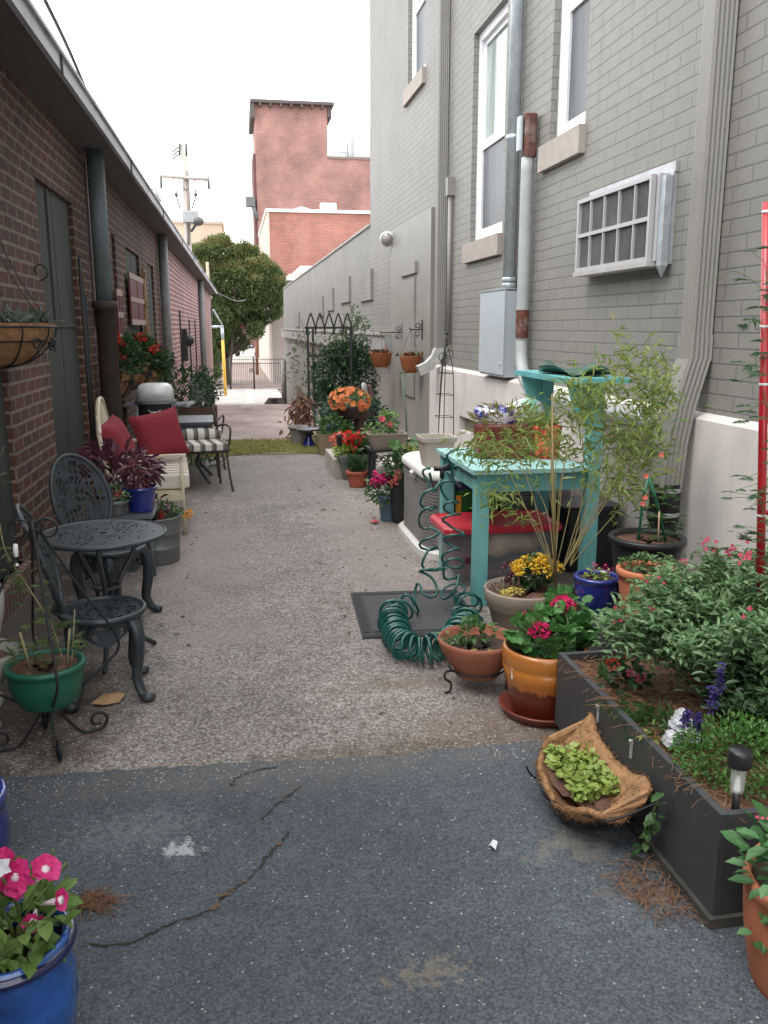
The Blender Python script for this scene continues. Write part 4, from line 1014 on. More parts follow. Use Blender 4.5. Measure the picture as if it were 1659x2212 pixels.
# table
p = G(222, 1153, .625); tr_ = .292
t = thing("bistro_table", "round dark cast iron bistro table between two matching chairs", "table", (p.x, p.y, 0))
def tf(u, v): r = tr_ * (.06 + .94 * u); a = 2 * math.pi * v; return (r * math.cos(a), r * math.sin(a), .625)
tp = plate(tf, lambda u, v: u > .82 or u < .05 or lace(u * math.cos(2 * math.pi * v) * 1.5, u * math.sin(2 * math.pi * v) * 1.5) or lace(u * 2.3 * math.cos(2 * math.pi * v), 2.3 * u * math.sin(2 * math.pi * v) + .7), 34, 130).build("tabletop", cast, t, solid=.010)
d = MB(); d.tube(ring((0, 0, .623), tr_, 48), .010, 8, True); d.build("table_rim", cast, tp)
for k in range(3):
    a = R(30 + 120 * k); c, s = math.cos(a), math.sin(a)
    d = MB(); d.tube(spline([(q * c, q * s, z) for q, z in ((.13, .615), (.15, .52), (.06, .36), (.07, .22), (.15, .08), (.22, .02), (.235, .012))], 5), .013, 7); d.build("leg", cast, t)
d = MB(); d.tube(ring((0, 0, .36), .058, 20), .008, 6, True); d.build("leg_collar", cast, t)

# ---- wrought-iron scroll stand with the green pot
q = G(112, 1602); t = thing("plant_stand", "wrought iron onion shaped plant stand with scroll feet holding the green pot", "plant stand", (q.x, q.y, 0))
z0 = .15; zt = .86
for k in range(4):
    a = R(20 + 90 * k); c, s = math.cos(a), math.sin(a)
    d = MB(); d.tube(spline([(r * c, r * s, z) for r, z in ((.012, zt), (.05, zt - .06), (.16, zt - .27), (.265, zt - .44), (.28, zt - .52), (.235, .29), (.10, .185), (.02, z0))], 6), .0058, 6); d.build("rod", iron, t)
    P = spline([(r * c, r * s, z) for r, z in ((.025, z0), (.05, .10), (.12, .012), (.18, .012))], 6)[:-1] + [Vector((x, y, z)) for x, y, z in curl((.18 * c, .18 * s, .050), None, .042, 1.1, 20, (c, s), -90, 1)]
    d = MB(); d.tube(P, .0062, 6); d.build("scroll_foot", iron, t)
for s in (-1, 1):
    d = MB(); d.tube([(0, 0, zt - .02)] + [Vector(v) for v in curl((s * .052, 0, zt + .0), None, .046, 1.2, 20, (s, 0), 180, -1)], .005, 6); d.build("finial_scroll", iron, t)
d = MB(); d.lathe([(.001, z0 - .02), (.03, z0 - .015), (.035, z0 + .01), (.001, z0 + .02)], n=12); d.build("hub", iron, t)
d = MB(); d.lathe([(.012, zt - .05), (.018, zt - .02), (.012, zt + .03), (.001, zt + .04)], n=10); d.build("top_collar", iron, t)
g = thing("potted_vine", "green plastic pot with a thin cypress vine inside the iron scroll stand", "potted plant", (q.x, q.y, z0 + .02))
pot(g, .140, .105, .165, mat("green plastic", (.012, .105, .062), .42, var=.12, vs=4), rim=.022, lip=.012, belly=.012, soil=mulch)
d = MB(); tv = [(-.03, .02, .17), (-.05, .0, .32), (.02, .03, .48), (-.03, .0, .62), (-.02, 0, .75)]; d.tube(spline([(.06, .03, .16), (.03, .03, .30), (-.04, .02, .46), (-.10, .0, .60), (-.11, -.02, .72)], 6), .003, 5)
d.tube(spline([(.10, .0, .16), (.11, .02, .26), (.12, .03, .36)], 4), .0025, 5); d.tube([(.085, -.02, .15), (.105, -.02, .30)], .004, 5); d.tube([(-.04, -.05, .15), (-.065, -.06, .31)], .005, 5)
d.build("stems", mat("pale stake", (.30, .26, .12), .7), g)
def fan(mb, c, k=9, L=.05, W=.007, dirv=None):
    dv = dirv or (rnd.uniform(-1, 1), rnd.uniform(-1, .3), rnd.uniform(0, .6)); dv = Vector(dv).normalized(); sd_ = dv.cross(Vector((0, 0, 1))); sd_ = sd_.normalized() if sd_.length > .01 else Vector((1, 0, 0))
    D_ = [dv * math.cos(a) + sd_ * math.sin(a) for a in np.linspace(-1.5, 1.5, k)]
    mb.leaves([c] * k, D_, L, W, 'needle')
d = MB()
for i in range(46):
    z = rnd.choice([.19, .2, .22, .25, .28, .32, .36, .42, .48, .55, .62, .68]); x = (.06 - (z - .16) * .3 if z > .3 else rnd.uniform(-.12, .14)) + rnd.uniform(-.05, .05)
    fan(d, (x, rnd.uniform(-.08, .06), z + rnd.uniform(-.02, .02)), 8, rnd.uniform(.035, .06))
d.build("foliage", leafmat("vine leaf", [(.10, .16, .055), (.17, .24, .09), (.07, .12, .04)]), g)
# tall vine remains above the stand
d = MB(); 
for i in range(14): fan(d, (-.10 + rnd.uniform(-.05, .03), rnd.uniform(-.03, .03), rnd.uniform(.74, 1.0)), 6, .03)
d.tube(spline([(-.11, -.02, .72), (-.13, 0, .85), (-.08, .02, 1.0)], 5), .0025, 5); d.build("dry_tip", mat("dry vine", (.12, .10, .06), .8), g)
d = MB(); d.lathe([(.004, 0), (.009, .004), (.009, .045), (.004, .05)], (-.035, -.13, .62), 8); d.lathe([(.003, 0), (.008, .006), (.003, .012)], (-.035, -.13, .585), 8); d.build("hanging_bead", mat("white bead", (.8, .8, .8), .3), g)
# ---- white concrete shell bowl and urn at the left edge
q = G(-55, 1420, .32); t = thing("concrete_planter", "weathered white scalloped concrete bowl cut off by the left picture edge", "planter", (q.x, q.y, 0))
conc = mat("white concrete", (.30, .285, .26), .9, var=.18, vs=10, bmp=.4, bs=50, grime=.3, grime_col=(.3, .28, .24))
d = MB(); d.lathe([(.06, .0), (.07, .02), (.05, .06), (.045, .16), (.09, .20), (.15, .27), (.175, .335), (.16, .345), (.12, .29), (.001, .27)], n=40, wob=.05); d.build("bowl", conc, t)
soil_disc(.13, .305).build("soil", mulch, t)
q = G(-72, 1262, .55); t = thing("garden_urn", "smooth white urn peeking in at the left edge above the brick sill", "urn", (q.x, q.y, 0))
d = MB(); d.lathe([(.09, 0), (.10, .03), (.06, .08), (.09, .25), (.135, .42), (.14, .50), (.11, .60), (.12, .63), (.10, .63), (.09, .55), (.001, .5)], n=32); d.build("body", mat("white glaze", (.66, .66, .62), .4, var=.06), t)
# ---- fallen leaf, paper scrap, pine straw
def litter(name, pts, z, m, lab, cat_):
    d = MB(); c = G(*pts[0]); vs = [G(x, y) + Vector((0, 0, z + rnd.uniform(0, .02) * (z < .02))) for x, y in pts]; cen = sum(vs, Vector()) / len(vs) + Vector((0, 0, .018)); 
    d.add([cen] + vs, [(0, 1 + i, 1 + (i + 1) % len(vs)) for i in range(len(vs))]); o = d.build(name, m, solid=.002); tag(o, lab, cat_); return o
litter("fallen_leaf", [(197, 1787), (225, 1768), (262, 1758), (270, 1765), (240, 1780), (198, 1789)] if False else [(196, 1527), (225, 1509), (262, 1501), (271, 1508), (258, 1522), (225, 1530)], .006, mat("dry leaf", (.40, .25, .13), .8, var=.2, vs=30), "dry curled tan leaf on the pavement by the near chair", "leaf")
litter("paper_scrap", [(1055, 1838), (1064, 1833), (1074, 1838), (1070, 1846), (1060, 1846)], .016, mat("paper", (.8, .82, .84), .8), "small white scrap of paper lying on the dark asphalt", "litter")
litter("plastic_scrap", [(797, 1130), (810, 1128), (820, 1131), (808, 1134)], .006, mat("red scrap", (.45, .08, .08), .6), "tiny red scrap on the pavement in front of the pink flower pots", "litter")
def straw(name, cpx, k, rx, ry, lab, m, z=.014):
    c = G(*cpx); d = MB(); 
    for i in range(k):
        r, a = math.sqrt(rnd.random()), rnd.random() * 6.28; x, y = c.x + rx * r * math.cos(a), c.y + ry * r * math.sin(a); b_ = rnd.random() * 6.28; L = rnd.uniform(.02, .07)
        d.tube([(x, y, z + rnd.random() * .012), (x + L * .5 * math.cos(b_), y + L * .5 * math.sin(b_), z + .006 + rnd.random() * .012), (x + L * math.cos(b_ + .3), y + L * math.sin(b_ + .3), z + rnd.random() * .01)], .0011, 3)
    o = d.build(name, m); o["kind"] = "stuff"; o["label"] = lab; o["category"] = "litter"; return o
strawm = leafmat("pine straw", [(.20, .095, .045), (.30, .16, .08), (.13, .06, .03), (.36, .22, .13)], 0, .9)
straw("pine_straw", (207, 1962), 150, .055, .035, "small clump of brown pine straw on the asphalt by the blue pot", strawm)
straw("pine_straw", (1420, 1930), 230, .11, .16, "scattered pine straw on the asphalt beside the black planter box", strawm)

# ================================================================== LEFT FOREGROUND BLUE POTS
rim_z = .34; q = G(18, 2022, rim_z)
t = thing("petunia_pot", "large cobalt blue glazed pot of bright pink petunias at the bottom left corner", "potted plant", (q.x, q.y, 0))
rr = S(118, q)
blue2 = mat("worn cobalt glaze", (.012, .045, .20), .14, var=.5, vs=5, bmp=.04, coat=.7, col2=(.02, .09, .32), grime=.35, grime_col=(.008, .014, .07))
pr = [(.001, 0), (rr * .72, 0), (rr * .78, .02), (rr * 1.02, .10), (rr * 1.13, .18), (rr * 1.10, .25), (rr * .98, .29), (rr * .97, .30), (rr * 1.06, .305), (rr * 1.10, .32), (rr * 1.08, .338), (rr * 1.0, .342), (rr * .93, .335), (rr * .90, .30), (rr * .90, .26), (.001, .26)]
d = MB(); vs = []; n = 64
d.lathe(pr, n=n)
for v in d.v: 
    a = np.arctan2(v[:, 1], v[:, 0]); k = 1 - .030 * (np.abs(np.sin(4 * a)) < .16) * ((v[:, 2] > .03) & (v[:, 2] < .29)); v[:, 0] *= k; v[:, 1] *= k
d.build("pot", blue2, t); soil_disc(rr * .9, .285).build("soil", soilm, t)
d = MB(); d.tube(ring((0, 0, .322), rr * 1.085, 64), .012, 8, True); d.build("rim", mat("navy glaze", (.010, .012, .06), .2, coat=.5, var=.3), t)
def petunia_leaf_cloud(t, k, sx, sz, zc):
    p_, d_ = sph(k, sx, sx, sz, .3, -.3); D_ = d_ + nr.normal(0, .5, d_.shape) + np.array([0, 0, .4])
    MB().leaves(p_ + np.array([0, 0, zc]), D_, nr.uniform(.03, .06, k), nr.uniform(.02, .036, k), 'oval').build("foliage", leafmat("leaf petunia", [(.10, .19, .04), (.15, .26, .06), (.20, .32, .09)]), t)
petunia_leaf_cloud(t, 200, .115, .12, .36)
stems(t, (0, 0, .29), [(.12, -.06, .44), (.02, -.08, .54), (-.08, -.05, .5), (.10, .02, .52), (.06, -.1, .40), (.13, 0, .5)], .004)
def petunia(t, c, face, r=.045):
    b_ = MB(); f = Vector(face).normalized(); flower(b_, c, r, 5, f, .25, 'round', 1.15); o = b_.build("flower", fm('pink'), t)
    b_ = MB(); c2 = Vector(c); b_.tube([c2 + f * .006, c2 - f * .02, c2 - f * .045], [.009, .006, .003], 6); b_.build("flower_throat", mat("pale throat", (.75, .62, .66), .6), o)
V0 = Vector((q.x, q.y, 0))
for px, py, z, fc, r_ in ((34, 1893, .56, (.15, -1, .25), .040), (97, 1880, .55, (.6, -.3, .9), .034), (72, 1991, .43, (.1, -1, .1), .024), (128, 1945, .47, (.9, -.3, .3), .024), (5, 1868, .56, (-.4, -.6, .8), .034), (18, 1922, .52, (-.2, -.8, -.5), .034)):
    c = WY(px, py, q.y - .05); petunia(t, tuple(c - V0), fc, r_)
b_ = MB(); flower(b_, tuple(WY(2, 1872, q.y - .12) - V0), .022, 5, (.2, -1, .3), .4); b_.build("flower", fm('white'), t)
q = G(-133, 1760, .25); t = thing("blue_pot", "dark blue glazed pot whose round side just shows at the left edge", "pot", (q.x, q.y, 0)); pot(t, .17, .13, .30, blue, belly=.03)
bush(t, (0, 0, .40), (.13, .13, .12), 120, (.04, .06), (.02, .03), 'oval', lm('mid'))

# ================================================================== LEFT WALL BASKETS
def wall_basket(name, lab, Y, z, r, h, out, planted, group=None):
    c = Vector((xl(Y), Y, z)); t = thing(name, lab, "wall basket", c, 0, group)
    d = MB(); pr = [(.02, -h), (r * .45, -h * .9), (r * .75, -h * .6), (r * .95, -h * .25), (r, 0), (r * 1.03, .02), (r * .92, .02), (r * .86, -.05), (.02, -.06)]
    d.lathe(pr, (.004, 0, 0), 24, sx=out / r, sy=1.0, wob=.012, a0=-math.pi / 2, a1=math.pi / 2); d.build("coir_liner", coir, t)
    d = MB()
    for k, zz in ((1.045, .0), (.90, -h * .35)): d.tube([(.006 + out * k * math.cos(a), r * k * math.sin(a), zz) for a in np.linspace(-math.pi / 2, math.pi / 2, 20)], .006, 6)
    for a in (-.9, -.3, .3, .9): d.tube(spline([(.006 + out * k * math.cos(a), r * k * math.sin(a), zz) for k, zz in ((1.045, .0), (1.0, -h * .25), (.8, -h * .6), (.5, -h * .88), (.05, -h * 1.02))], 4), .005, 6)
    d.build("wire_frame", iron, t)
    for a in (-.6, .0, .6):
        d = MB(); cc = (out * 1.02 * math.cos(a), r * 1.02 * math.sin(a), -h * .42); d.tube(curl(cc, None, h * .17, 1.3, 22, (-math.sin(a), math.cos(a))), .006, 6); d.build("scroll", iron, t)
    planted(t, r, out); return t
def pl_hosta(t, r, out):
    k = 70; P = np.stack([nr.uniform(.03, out * .85, k), nr.uniform(-r * .8, r * .8, k), np.full(k, .02)], 1); D_ = nr.normal(0, .6, (k, 3)) + np.array([.2, -.1, .9])
    MB().leaves(P, D_, nr.uniform(.06, .12, k), nr.uniform(.03, .05, k), 'oval').build("foliage", leafmat("variegated leaf", [(.05, .08, .06), (.28, .33, .27), (.07, .11, .07), (.10, .03, .05)]), t)
    d = MB(); d.lathe([(.001, .03), (out * .8, .02), (out * .88, -.02)], (.0, 0, 0), 16, sx=1, sy=r / out, a0=-math.pi / 2, a1=math.pi / 2); d.build("soil", soilm, t)
    d = MB()
    for s in (-.22, .22): d.tube(spline([(out * .9, s * r, .02), (.05, s * .4, .45), (.012, 0, .95)], 5), .003, 5)
    d.build("hanger_wire", iron, t)
zb = WL(60, 706, .2).z
wall_basket("coir_basket", "big coir wall basket with scroll ironwork and variegated plants on the near brick pier", 5.35, zb, .34, .23, .30, pl_hosta)
def pl_ger(colr):
    def f(t, r, out):
        bush(t, (out * .55, 0, .12), (out * .95, r * 1.0, .22), 460, (.05, .085), (.05, .08), 'round', lm('deep'), .2)
        hs = [(rnd.uniform(.25, 1.3) * out, rnd.uniform(-.9, .9) * r, rnd.uniform(.12, .34)) for _ in range(9 if colr == 'red' else 2)]
        heads(t, hs, .048, fm(colr), 30)
    return f
for x, Yb, zpx, col_, lab in ((276, 9.3, 800, 'red', "coir wall basket of red geraniums just past the cast iron pipe"), (322, 11.2, 785, 'red', "middle coir wall basket of red geraniums below the maroon sash"), (352, 13.3, 800, 'pink', "third coir wall basket, mostly leafy with one pink bloom")):
    p = WL(x, zpx, .25); wall_basket("geranium_basket", lab, Yb, WY(x, zpx, Yb).z, .27, .32, .26, pl_ger(col_), "wall baskets of geraniums along the brick wall")
# hook on the pier
d = MB(); q = WL(65, 585, .02); d.tube(curl((q.x + .06, q.y, q.z), None, .06, .9, 18, (1, 0)), .006, 6); tag(d.build("wall_hook", iron), "curled black iron hook on the brick pier above the coir basket", "hook")

# ================================================================== PURPLE PLANTS, TUB AND STAND
q = G(300, 1232); yS = q.y
t = thing("side_stand", "low grey slatted stand behind the bistro table holding the blue pot", "stand", (-.77, 5.8, 0))
gm = mat("grey painted metal", (.10, .115, .125), .5, var=.2)
d = MB(); d.rbox((0, 0, .40), (.46, .46, .025), .02); d.build("top", gm, t)
for sx in (-1, 1):
    for sy in (-1, 1): d = MB(); d.tube([(sx * .2, sy * .2, .39), (sx * .21, sy * .21, 0)], .014, 8); d.build("leg", gm, t)
def purple(t, z, k, sx, sz, L):
    p_, d_ = sph(k, sx, sx, sz, .25, -.6); D_ = d_ + nr.normal(0, .4, d_.shape) + np.array([0, 0, -.05])
    MB().leaves(p_ + np.array([0, 0, z]), D_, nr.uniform(L * .7, L * 1.2, k), nr.uniform(L * .42, L * .62, k), 'oval').build("foliage", leafmat("leaf purple", LV['purple'], .2, .4), t)
    stems(t, (0, 0, z - sz), [tuple(p_[i] * .8 + np.array([0, 0, z])) for i in range(0, k, max(1, k // 12))], .005, mat("purple stem", (.10, .035, .045), .6))
q = WY(252, 1090, 6.05); t = thing("purple_plant", "deep purple leafy plant in a tall rust brown pot against the brick wall", "potted plant", (q.x, 6.05, .0))
pot(t, .125, .09, .48, mat("oxblood glaze", (.085, .018, .012), .3, var=.25, coat=.3), belly=.02); purple(t, .63, 150, .26, .15, .115)
q = WY(305, 1100, 5.72); t = thing("purple_plant", "small purple plant in a square cobalt pot on the grey stand", "potted plant", (q.x, 5.72, .413))
pot(t, .105, .075, .165, blue, rim=.02); purple(t, .27, 50, .12, .13, .085)
heads(t, [(.03, -.06, .19)], .014, fm('orange'), 14)
q = WY(345, 1170, 5.95); t = thing("tub_planter", "galvanised steel tub of marigolds and red salvia behind the bistro table", "planter", (q.x - .02, 5.98, 0))
gtub = mat("dull galvanised", (.17, .185, .185), .5, metal=.5, var=.2, vs=8)
d = MB(); d.lathe([(.001, 0), (.145, 0), (.15, .01), (.153, .10), (.158, .105), (.158, .115), (.155, .12), (.157, .20), (.163, .205), (.163, .215), (.159, .22), (.165, .31), (.172, .318), (.165, .326), (.158, .31), (.155, .25), (.001, .25)], n=36); d.build("tub", gtub, t); soil_disc(.155, .285).build("soil", soilm, t)
bush(t, (0, 0, .345), (.17, .15, .065), 210, (.035, .06), (.015, .028), 'oval', lm('mid'), .1); 
V0 = Vector(t.location); heads(t, [tuple(WY(410, 1108, 5.9) - V0), tuple(WY(404, 1114, 5.9) - V0)], .026, fm('yellow') if False else leafmat("petal marigold", [(.75, .32, .01), (.8, .42, .02)], .2), 40)
d = MB()
for i in range(20): pom(d, tuple(WY(348 + rnd.uniform(-5, 5), 1105 + i * 1.3, 5.86) - V0), .010, 8)
d.build("red_spike", fm('red'), t); purple(t, .38, 12, .08, .07, .07)
t2 = thing("potted_foliage", "low pot of red and green foliage on the stand beside the tall rust brown pot", "potted plant", (-.78, 5.62, .413)); pot(t2, .07, .05, .10, gtub); bush(t2, (0, 0, .13), (.09, .09, .06), 90, (.03, .05), (.02, .03), 'oval', lm('sage')); heads(t2, [(.03, -.05, .15)], .02, fm('coral'), 16)

# ================================================================== CREAM LOVESEAT
t = thing("loveseat", "cream metal garden loveseat with an arched back and striped seat cushion", "loveseat", (-.72, 7.25, 0), R(4))
crm = mat("cream paint", (.60, .52, .38), .5, var=.08, vs=5, grime=.2, grime_col=(.4, .32, .2))
def strip(name, mname, c1, c2, n, ax, L):
    m, nn, p_ = _new(mname); tcx = nn.nodes.new("ShaderNodeTexCoord"); s = nn.nodes.new("ShaderNodeSeparateXYZ"); nn.links.new(tcx.outputs["Object"], s.inputs[0])
    v = math_(nn, 'FRACT', math_(nn, 'MULTIPLY', s.outputs[ax], n)); r_ = ramp(nn, v, [(0.0, c1), (.45, c1), (.5, c2), (.72, c2), (.76, (c2[0] * .45, c2[1] * .42, c2[2] * .42)), (.9, c2), (.95, c1)])
    nn.links.new(r_.outputs["Color"], p_.inputs["Base Color"]); p_.inputs["Roughness"].default_value = .9; b_ = noise(nn, tcx.outputs["Object"], 9, 4); bump(nn, p_, b_.outputs["Fac"], .5, .02); return m
stripe1 = strip("s", "striped cushion", (.66, .60, .52), (.40, .32, .27), 8.0, 1, 1)
W2 = .52; Dp = .27
for sy in (-1, 1):
    d = MB(); d.tube([(Dp, sy * W2, 0), (Dp - .01, sy * W2, .615)], .021, 4, flat=1.0); d.build("front_leg", crm, t)
    d = MB(); d.tube([(-Dp - .06, sy * W2, 0), (-Dp, sy * W2, .40), (-Dp - .06, sy * W2, .80)], .02, 4); d.build("rear_post", crm, t)
    d = MB(); d.box((0.0, sy * W2, .625), (2 * Dp + .06, .05, .022)); d.build("armrest", crm, t)
    d = MB(); d.box((0, sy * W2, .30), (2 * Dp, .03, .05)); d.box((0, sy * W2, .19), (2 * Dp, .022, .022)); d.build("side_rail", crm, t)
d = MB(); P = spline([(-Dp - .06, -W2, .80), (-Dp - .07, -W2 * .80, .86), (-Dp - .08, -W2 * .45, .99), (-Dp - .085, 0, 1.03), (-Dp - .08, W2 * .45, .99), (-Dp - .07, W2 * .80, .86), (-Dp - .06, W2, .80)], 8); d.tube(P, .026, 8, flat=.6)
bk_ = d.build("back_arch", crm, t)
for i in range(7):
    y = -W2 + 2 * W2 * (i + 1) / 8; zz = .83 + .2 * math.cos(y / W2 * 1.35); d = MB(); d.tube([(-Dp, y, .38), (-Dp - .08, y, zz)], .009, 6); d.build("back_bar", crm, t)
d = MB(); d.box((0, 0, .335), (2 * Dp, 2 * W2, .03)); d.build("seat_frame", crm, t)
d = MB(); d.rbox((.02, 0, .415), (2 * Dp + .06, 2 * W2 - .05, .12), .06, 5); o = d.build("seat_cushion", stripe1, t); md = o.modifiers.new("b", 'BEVEL'); md.width = .03; md.segments = 3
def pillow(name, lab, c, rz, tilt, w_, h_, m):
    d = MB(); n = 14; vs = []; fs = []
    for s in (1, -1):
        for i in range(n + 1):
            for j in range(n + 1):
                u, v = i / n * 2 - 1, j / n * 2 - 1; th = .085 * ((1 - u ** 4) * (1 - v ** 4)) ** .6 + .004
                pin = 1 - .06 * (1 - abs(u)) * abs(v) ** 3 - .0; vs.append((s * th, u * w_ / 2 * (1 - .07 * (1 - v * v)), v * h_ / 2 * (1 - .07 * (1 - u * u))))
    m_ = (n + 1) ** 2
    for s in (0, 1):
        for i in range(n):
            for j in range(n):
                a = s * m_ + i * (n + 1) + j; f = (a, a + 1, a + n + 2, a + n + 1); fs.append(f if s else f[::-1])
    d.add(vs, fs, True); o = d.build(name, m); o.location = c; o.rotation_euler = (R(9), tilt, rz); tag(o, lab, "pillow"); return o
redc = mat("red fabric", (.21, .018, .026), .9, var=.1, vs=30, bmp=.4, bs=200)
q = WY(345, 945, 7.45); pillow("throw_pillow", "large red throw pillow facing out on the loveseat, fully in view", (q.x, 7.45, .70), R(-62), R(-16), .44, .42, redc)
q = WY(310, 968, 7.0); pillow("throw_pillow", "red throw pillow leaning on the near end of the loveseat back, seen edge on", (-.92, 7.02, .68), R(-12), R(-22), .44, .44, redc)

# ================================================================== GRILL
Yg = 10.6; q = WY(337, 1000, Yg); X_ = WY(337, 880, Yg).x
t = thing("grill", "gas grill with a silver lid and black body behind the red pillows", "grill", (X_, Yg, 0))
zl0, zl1 = WY(337, 864, Yg).z, WY(337, 827, Yg).z; wv_ = S(80, (X_, Yg, 1))
d = MB(); ol = [(math.copysign(abs(math.cos(a)) ** .6, math.cos(a)) * wv_ / 2, math.copysign(abs(math.sin(a)) ** .6, math.sin(a)) * .21) for a in np.linspace(0, 2 * math.pi, 33)[:-1]]
hh = zl1 - zl0; d.stack([(zl0, 1), (zl0 + hh * .55, .97), (zl0 + hh * .85, .86), (zl0 + hh * .97, .66), (zl0 + hh, .3)], ol, smooth=True); lid = d.build("lid", mat("silver lid", (.72, .73, .73), .35, metal=.15, var=.05), t)
d = MB(); d.stack([(zl0 - .03, 1.10), (zl0 - .003, 1.10)], ol); d.build("rim", mat("grill grey", (.24, .25, .26), .4, metal=.5), t)
d = MB(); d.stack([(zl0 - .28, .60), (zl0 - .22, .86), (zl0 - .12, .98), (zl0 - .033, 1.0)], ol); d.build("firebox", blackp, t)
d = MB(); d.tube([(-.07, -.23, zl0 - .10), (-.04, -.25, zl0 - .125), (.04, -.25, zl0 - .125), (.07, -.23, zl0 - .10)], .01, 6); d.build("handle", galv, t)
for sx in (-1, 1):
    for sy in (-1, 1): d = MB(); d.tube([(sx * wv_ * .46, sy * .16, zl0 - .06), (sx * wv_ * .48, sy * .2, 0)], .018, 6); d.build("leg", mat("grey leg", (.22, .24, .25), .5), t)
    d = MB(); d.box((sx * (wv_ * .62), 0, zl0 - .05), (.16, .36, .025)); d.build("side_shelf", mat("grill grey", (.2, .2, .2), .5), t)
d = MB(); d.box((0, 0, .28), (wv_ * .9, .36, .03)); d.box((0, .14, .42), (wv_ * .8, .04, .22)); d.build("lower_shelf", mat("grey leg", (.22, .24, .25), .5), t)

# ================================================================== PATIO TABLE AND CHAIRS
t = thing("patio_table", "dark metal patio table with curved legs beyond the loveseat", "table", (-.62, 9.25, 0))
dkm = mat("dark patio metal", (.055, .062, .07), .4, var=.25, metal=.3)
d = MB(); d.rbox((0, 0, .64), (.80, .72, .03), .03); d.build("tabletop", dkm, t)
d = MB(); d.box((0, 0, .60), (.70, .62, .04)); d.build("table_frame", dkm, t)
for sx in (-1, 1):
    for sy in (-1, 1): d = MB(); d.tube(spline([(sx * .34, sy * .28, .62), (sx * .28, sy * .22, .4), (sx * .22, sy * .16, .2), (sx * .34, sy * .28, .0)], 6), .016, 6); d.build("leg", dkm, t)
brn = mat("brown iron", (.055, .04, .034), .5, var=.3)
stripe2 = strip("s", "black striped cushion", (.62, .59, .53), (.16, .15, .14), 9.0, 0, 1)
def patio_chair():
    t = thing("patio_chair", "", "chair", group="iron patio chairs with striped cushions")
    for sx in (-1, 1):
        d = MB(); d.tube(spline([(sx * .2, -.2, .40), (sx * .215, -.215, .22), (sx * .24, -.25, 0)], 5), .011, 6); l = d.build("front_leg", brn, t)
        d = MB(); d.ball((sx * .24, -.25, .012), .018, 4, (1, 1, .6)); d.build("foot", brn, l)
        d = MB(); d.tube(spline([(sx * .19, .2, .40), (sx * .2, .21, .2), (sx * .22, .26, 0)], 5), .011, 6); l = d.build("rear_leg", brn, t)
        d = MB(); d.ball((sx * .22, .26, .012), .018, 4, (1, 1, .6)); d.build("foot", brn, l)
        d = MB(); d.tube(spline([(sx * .22, -.18, .41), (sx * .25, -.19, .58), (sx * .25, -.12, .635), (sx * .24, .1, .63), (sx * .2, .22, .60)], 5), .011, 6); d.build("arm", brn, t)
        d = MB(); d.tube([(sx * .2, .21, .4), (sx * .2, .24, .62), (sx * .19, .27, .74)], .011, 6); d.build("back_post", brn, t)
    d = MB(); d.tube(ring((0, 0, 0), 1, 4), .0001, 3, True) if False else d.tube([(-.21, -.21, .4), (.21, -.21, .4), (.2, .21, .4), (-.2, .21, .4)], .012, 6, True); d.build("seat_frame", brn, t)
    d = MB(); d.rbox((0, 0, .445), (.46, .46, .07), .08, 5); o = d.build("seat_cushion", stripe2, t); md = o.modifiers.new("b", 'BEVEL'); md.width = .02; md.segments = 2
    d = MB(); d.tube([(-.21, .20, .52), (-.1, .2, .53), (0, .2, .53), (.1, .2, .53), (.21, .2, .52)], [.05, .062, .064, .062, .05], 10); d.build("back_cushion", stripe2, t)
    return t
pc = patio_chair(); p = G(450, 962, .44); pc.location = (p.x - .06, p.y, 0); pc.rotation_euler = (0, 0, R(12)); pc["label"] = "iron patio chair with a striped cushion, nearest the loveseat arm"
dup(pc, (p.x - .12, p.y + .95, 0), R(175), "iron patio chair with a striped cushion on the far side of the dark patio table")
# planter box with shrubs and the round topped grey board
Yp = 11.3; q = WY(432, 900, Yp)
t = thing("planter_box", "rusty brown trough of leafy plants with white flowers beyond the patio table", "planter", (q.x - .08, Yp, 0))
d = MB(); d.bb(-.42, .30, -.2, .2, .28, .60); d.build("trough", mat("rusty trough", (.10, .055, .04), .85, var=.3), t); d = MB(); 
for sx in (-.36, .25): d.bb(sx - .03, sx + .03, -.15, .15, 0, .279)
d.build("stand", blackp, t)
bush(t, (-.05, 0, .82), (.42, .28, .30), 800, (.05, .10), (.02, .035), 'oval', lm('deep'), .15)
V0 = Vector(t.location); blossoms(t, [tuple(WY(x, y, Yp - .24) - V0) for x, y in ((408, 872), (412, 876), (440, 873), (405, 878), (416, 870))], .035, fm('white'))
Yp = 12.0; q = WY(434, 815, Yp); t = thing("headboard_panel", "round topped grey panel standing behind the leafy trough", "panel", (q.x, Yp, 0)); wd_ = S(52, q) / 2; zt = WY(434, 803, Yp).z
d = MB(); ol = [(-wd_, 0), (wd_, 0)] + [(wd_ * math.cos(a), zt - wd_ + wd_ * math.sin(a)) for a in np.linspace(0, math.pi, 18)]
k = len(ol); d.add([(x, s, z) for s in (-.06, .06) for x, z in ol], [tuple(range(k)), tuple(range(2 * k - 1, k - 1, -1))] + [(i, k + i, k + (i + 1) % k, (i + 1) % k) for i in range(k)]); d.build("board", mat("grey board", (.19, .20, .20), .7, var=.2), t)
d = MB(); d.tube([(x, -.06, z) for x, z in ol[1:]] , .012, 6); d.build("edge_trim", mat("board edge", (.32, .33, .33), .6), t)
t = thing("leafy_shrub", "low green shrub on the ground under the dark patio table", "plant", (-.42, 10.1, 0)); bush(t, (0, 0, .2), (.35, .2, .22), 350, (.05, .09), (.02, .04), 'oval', lm('mid'))

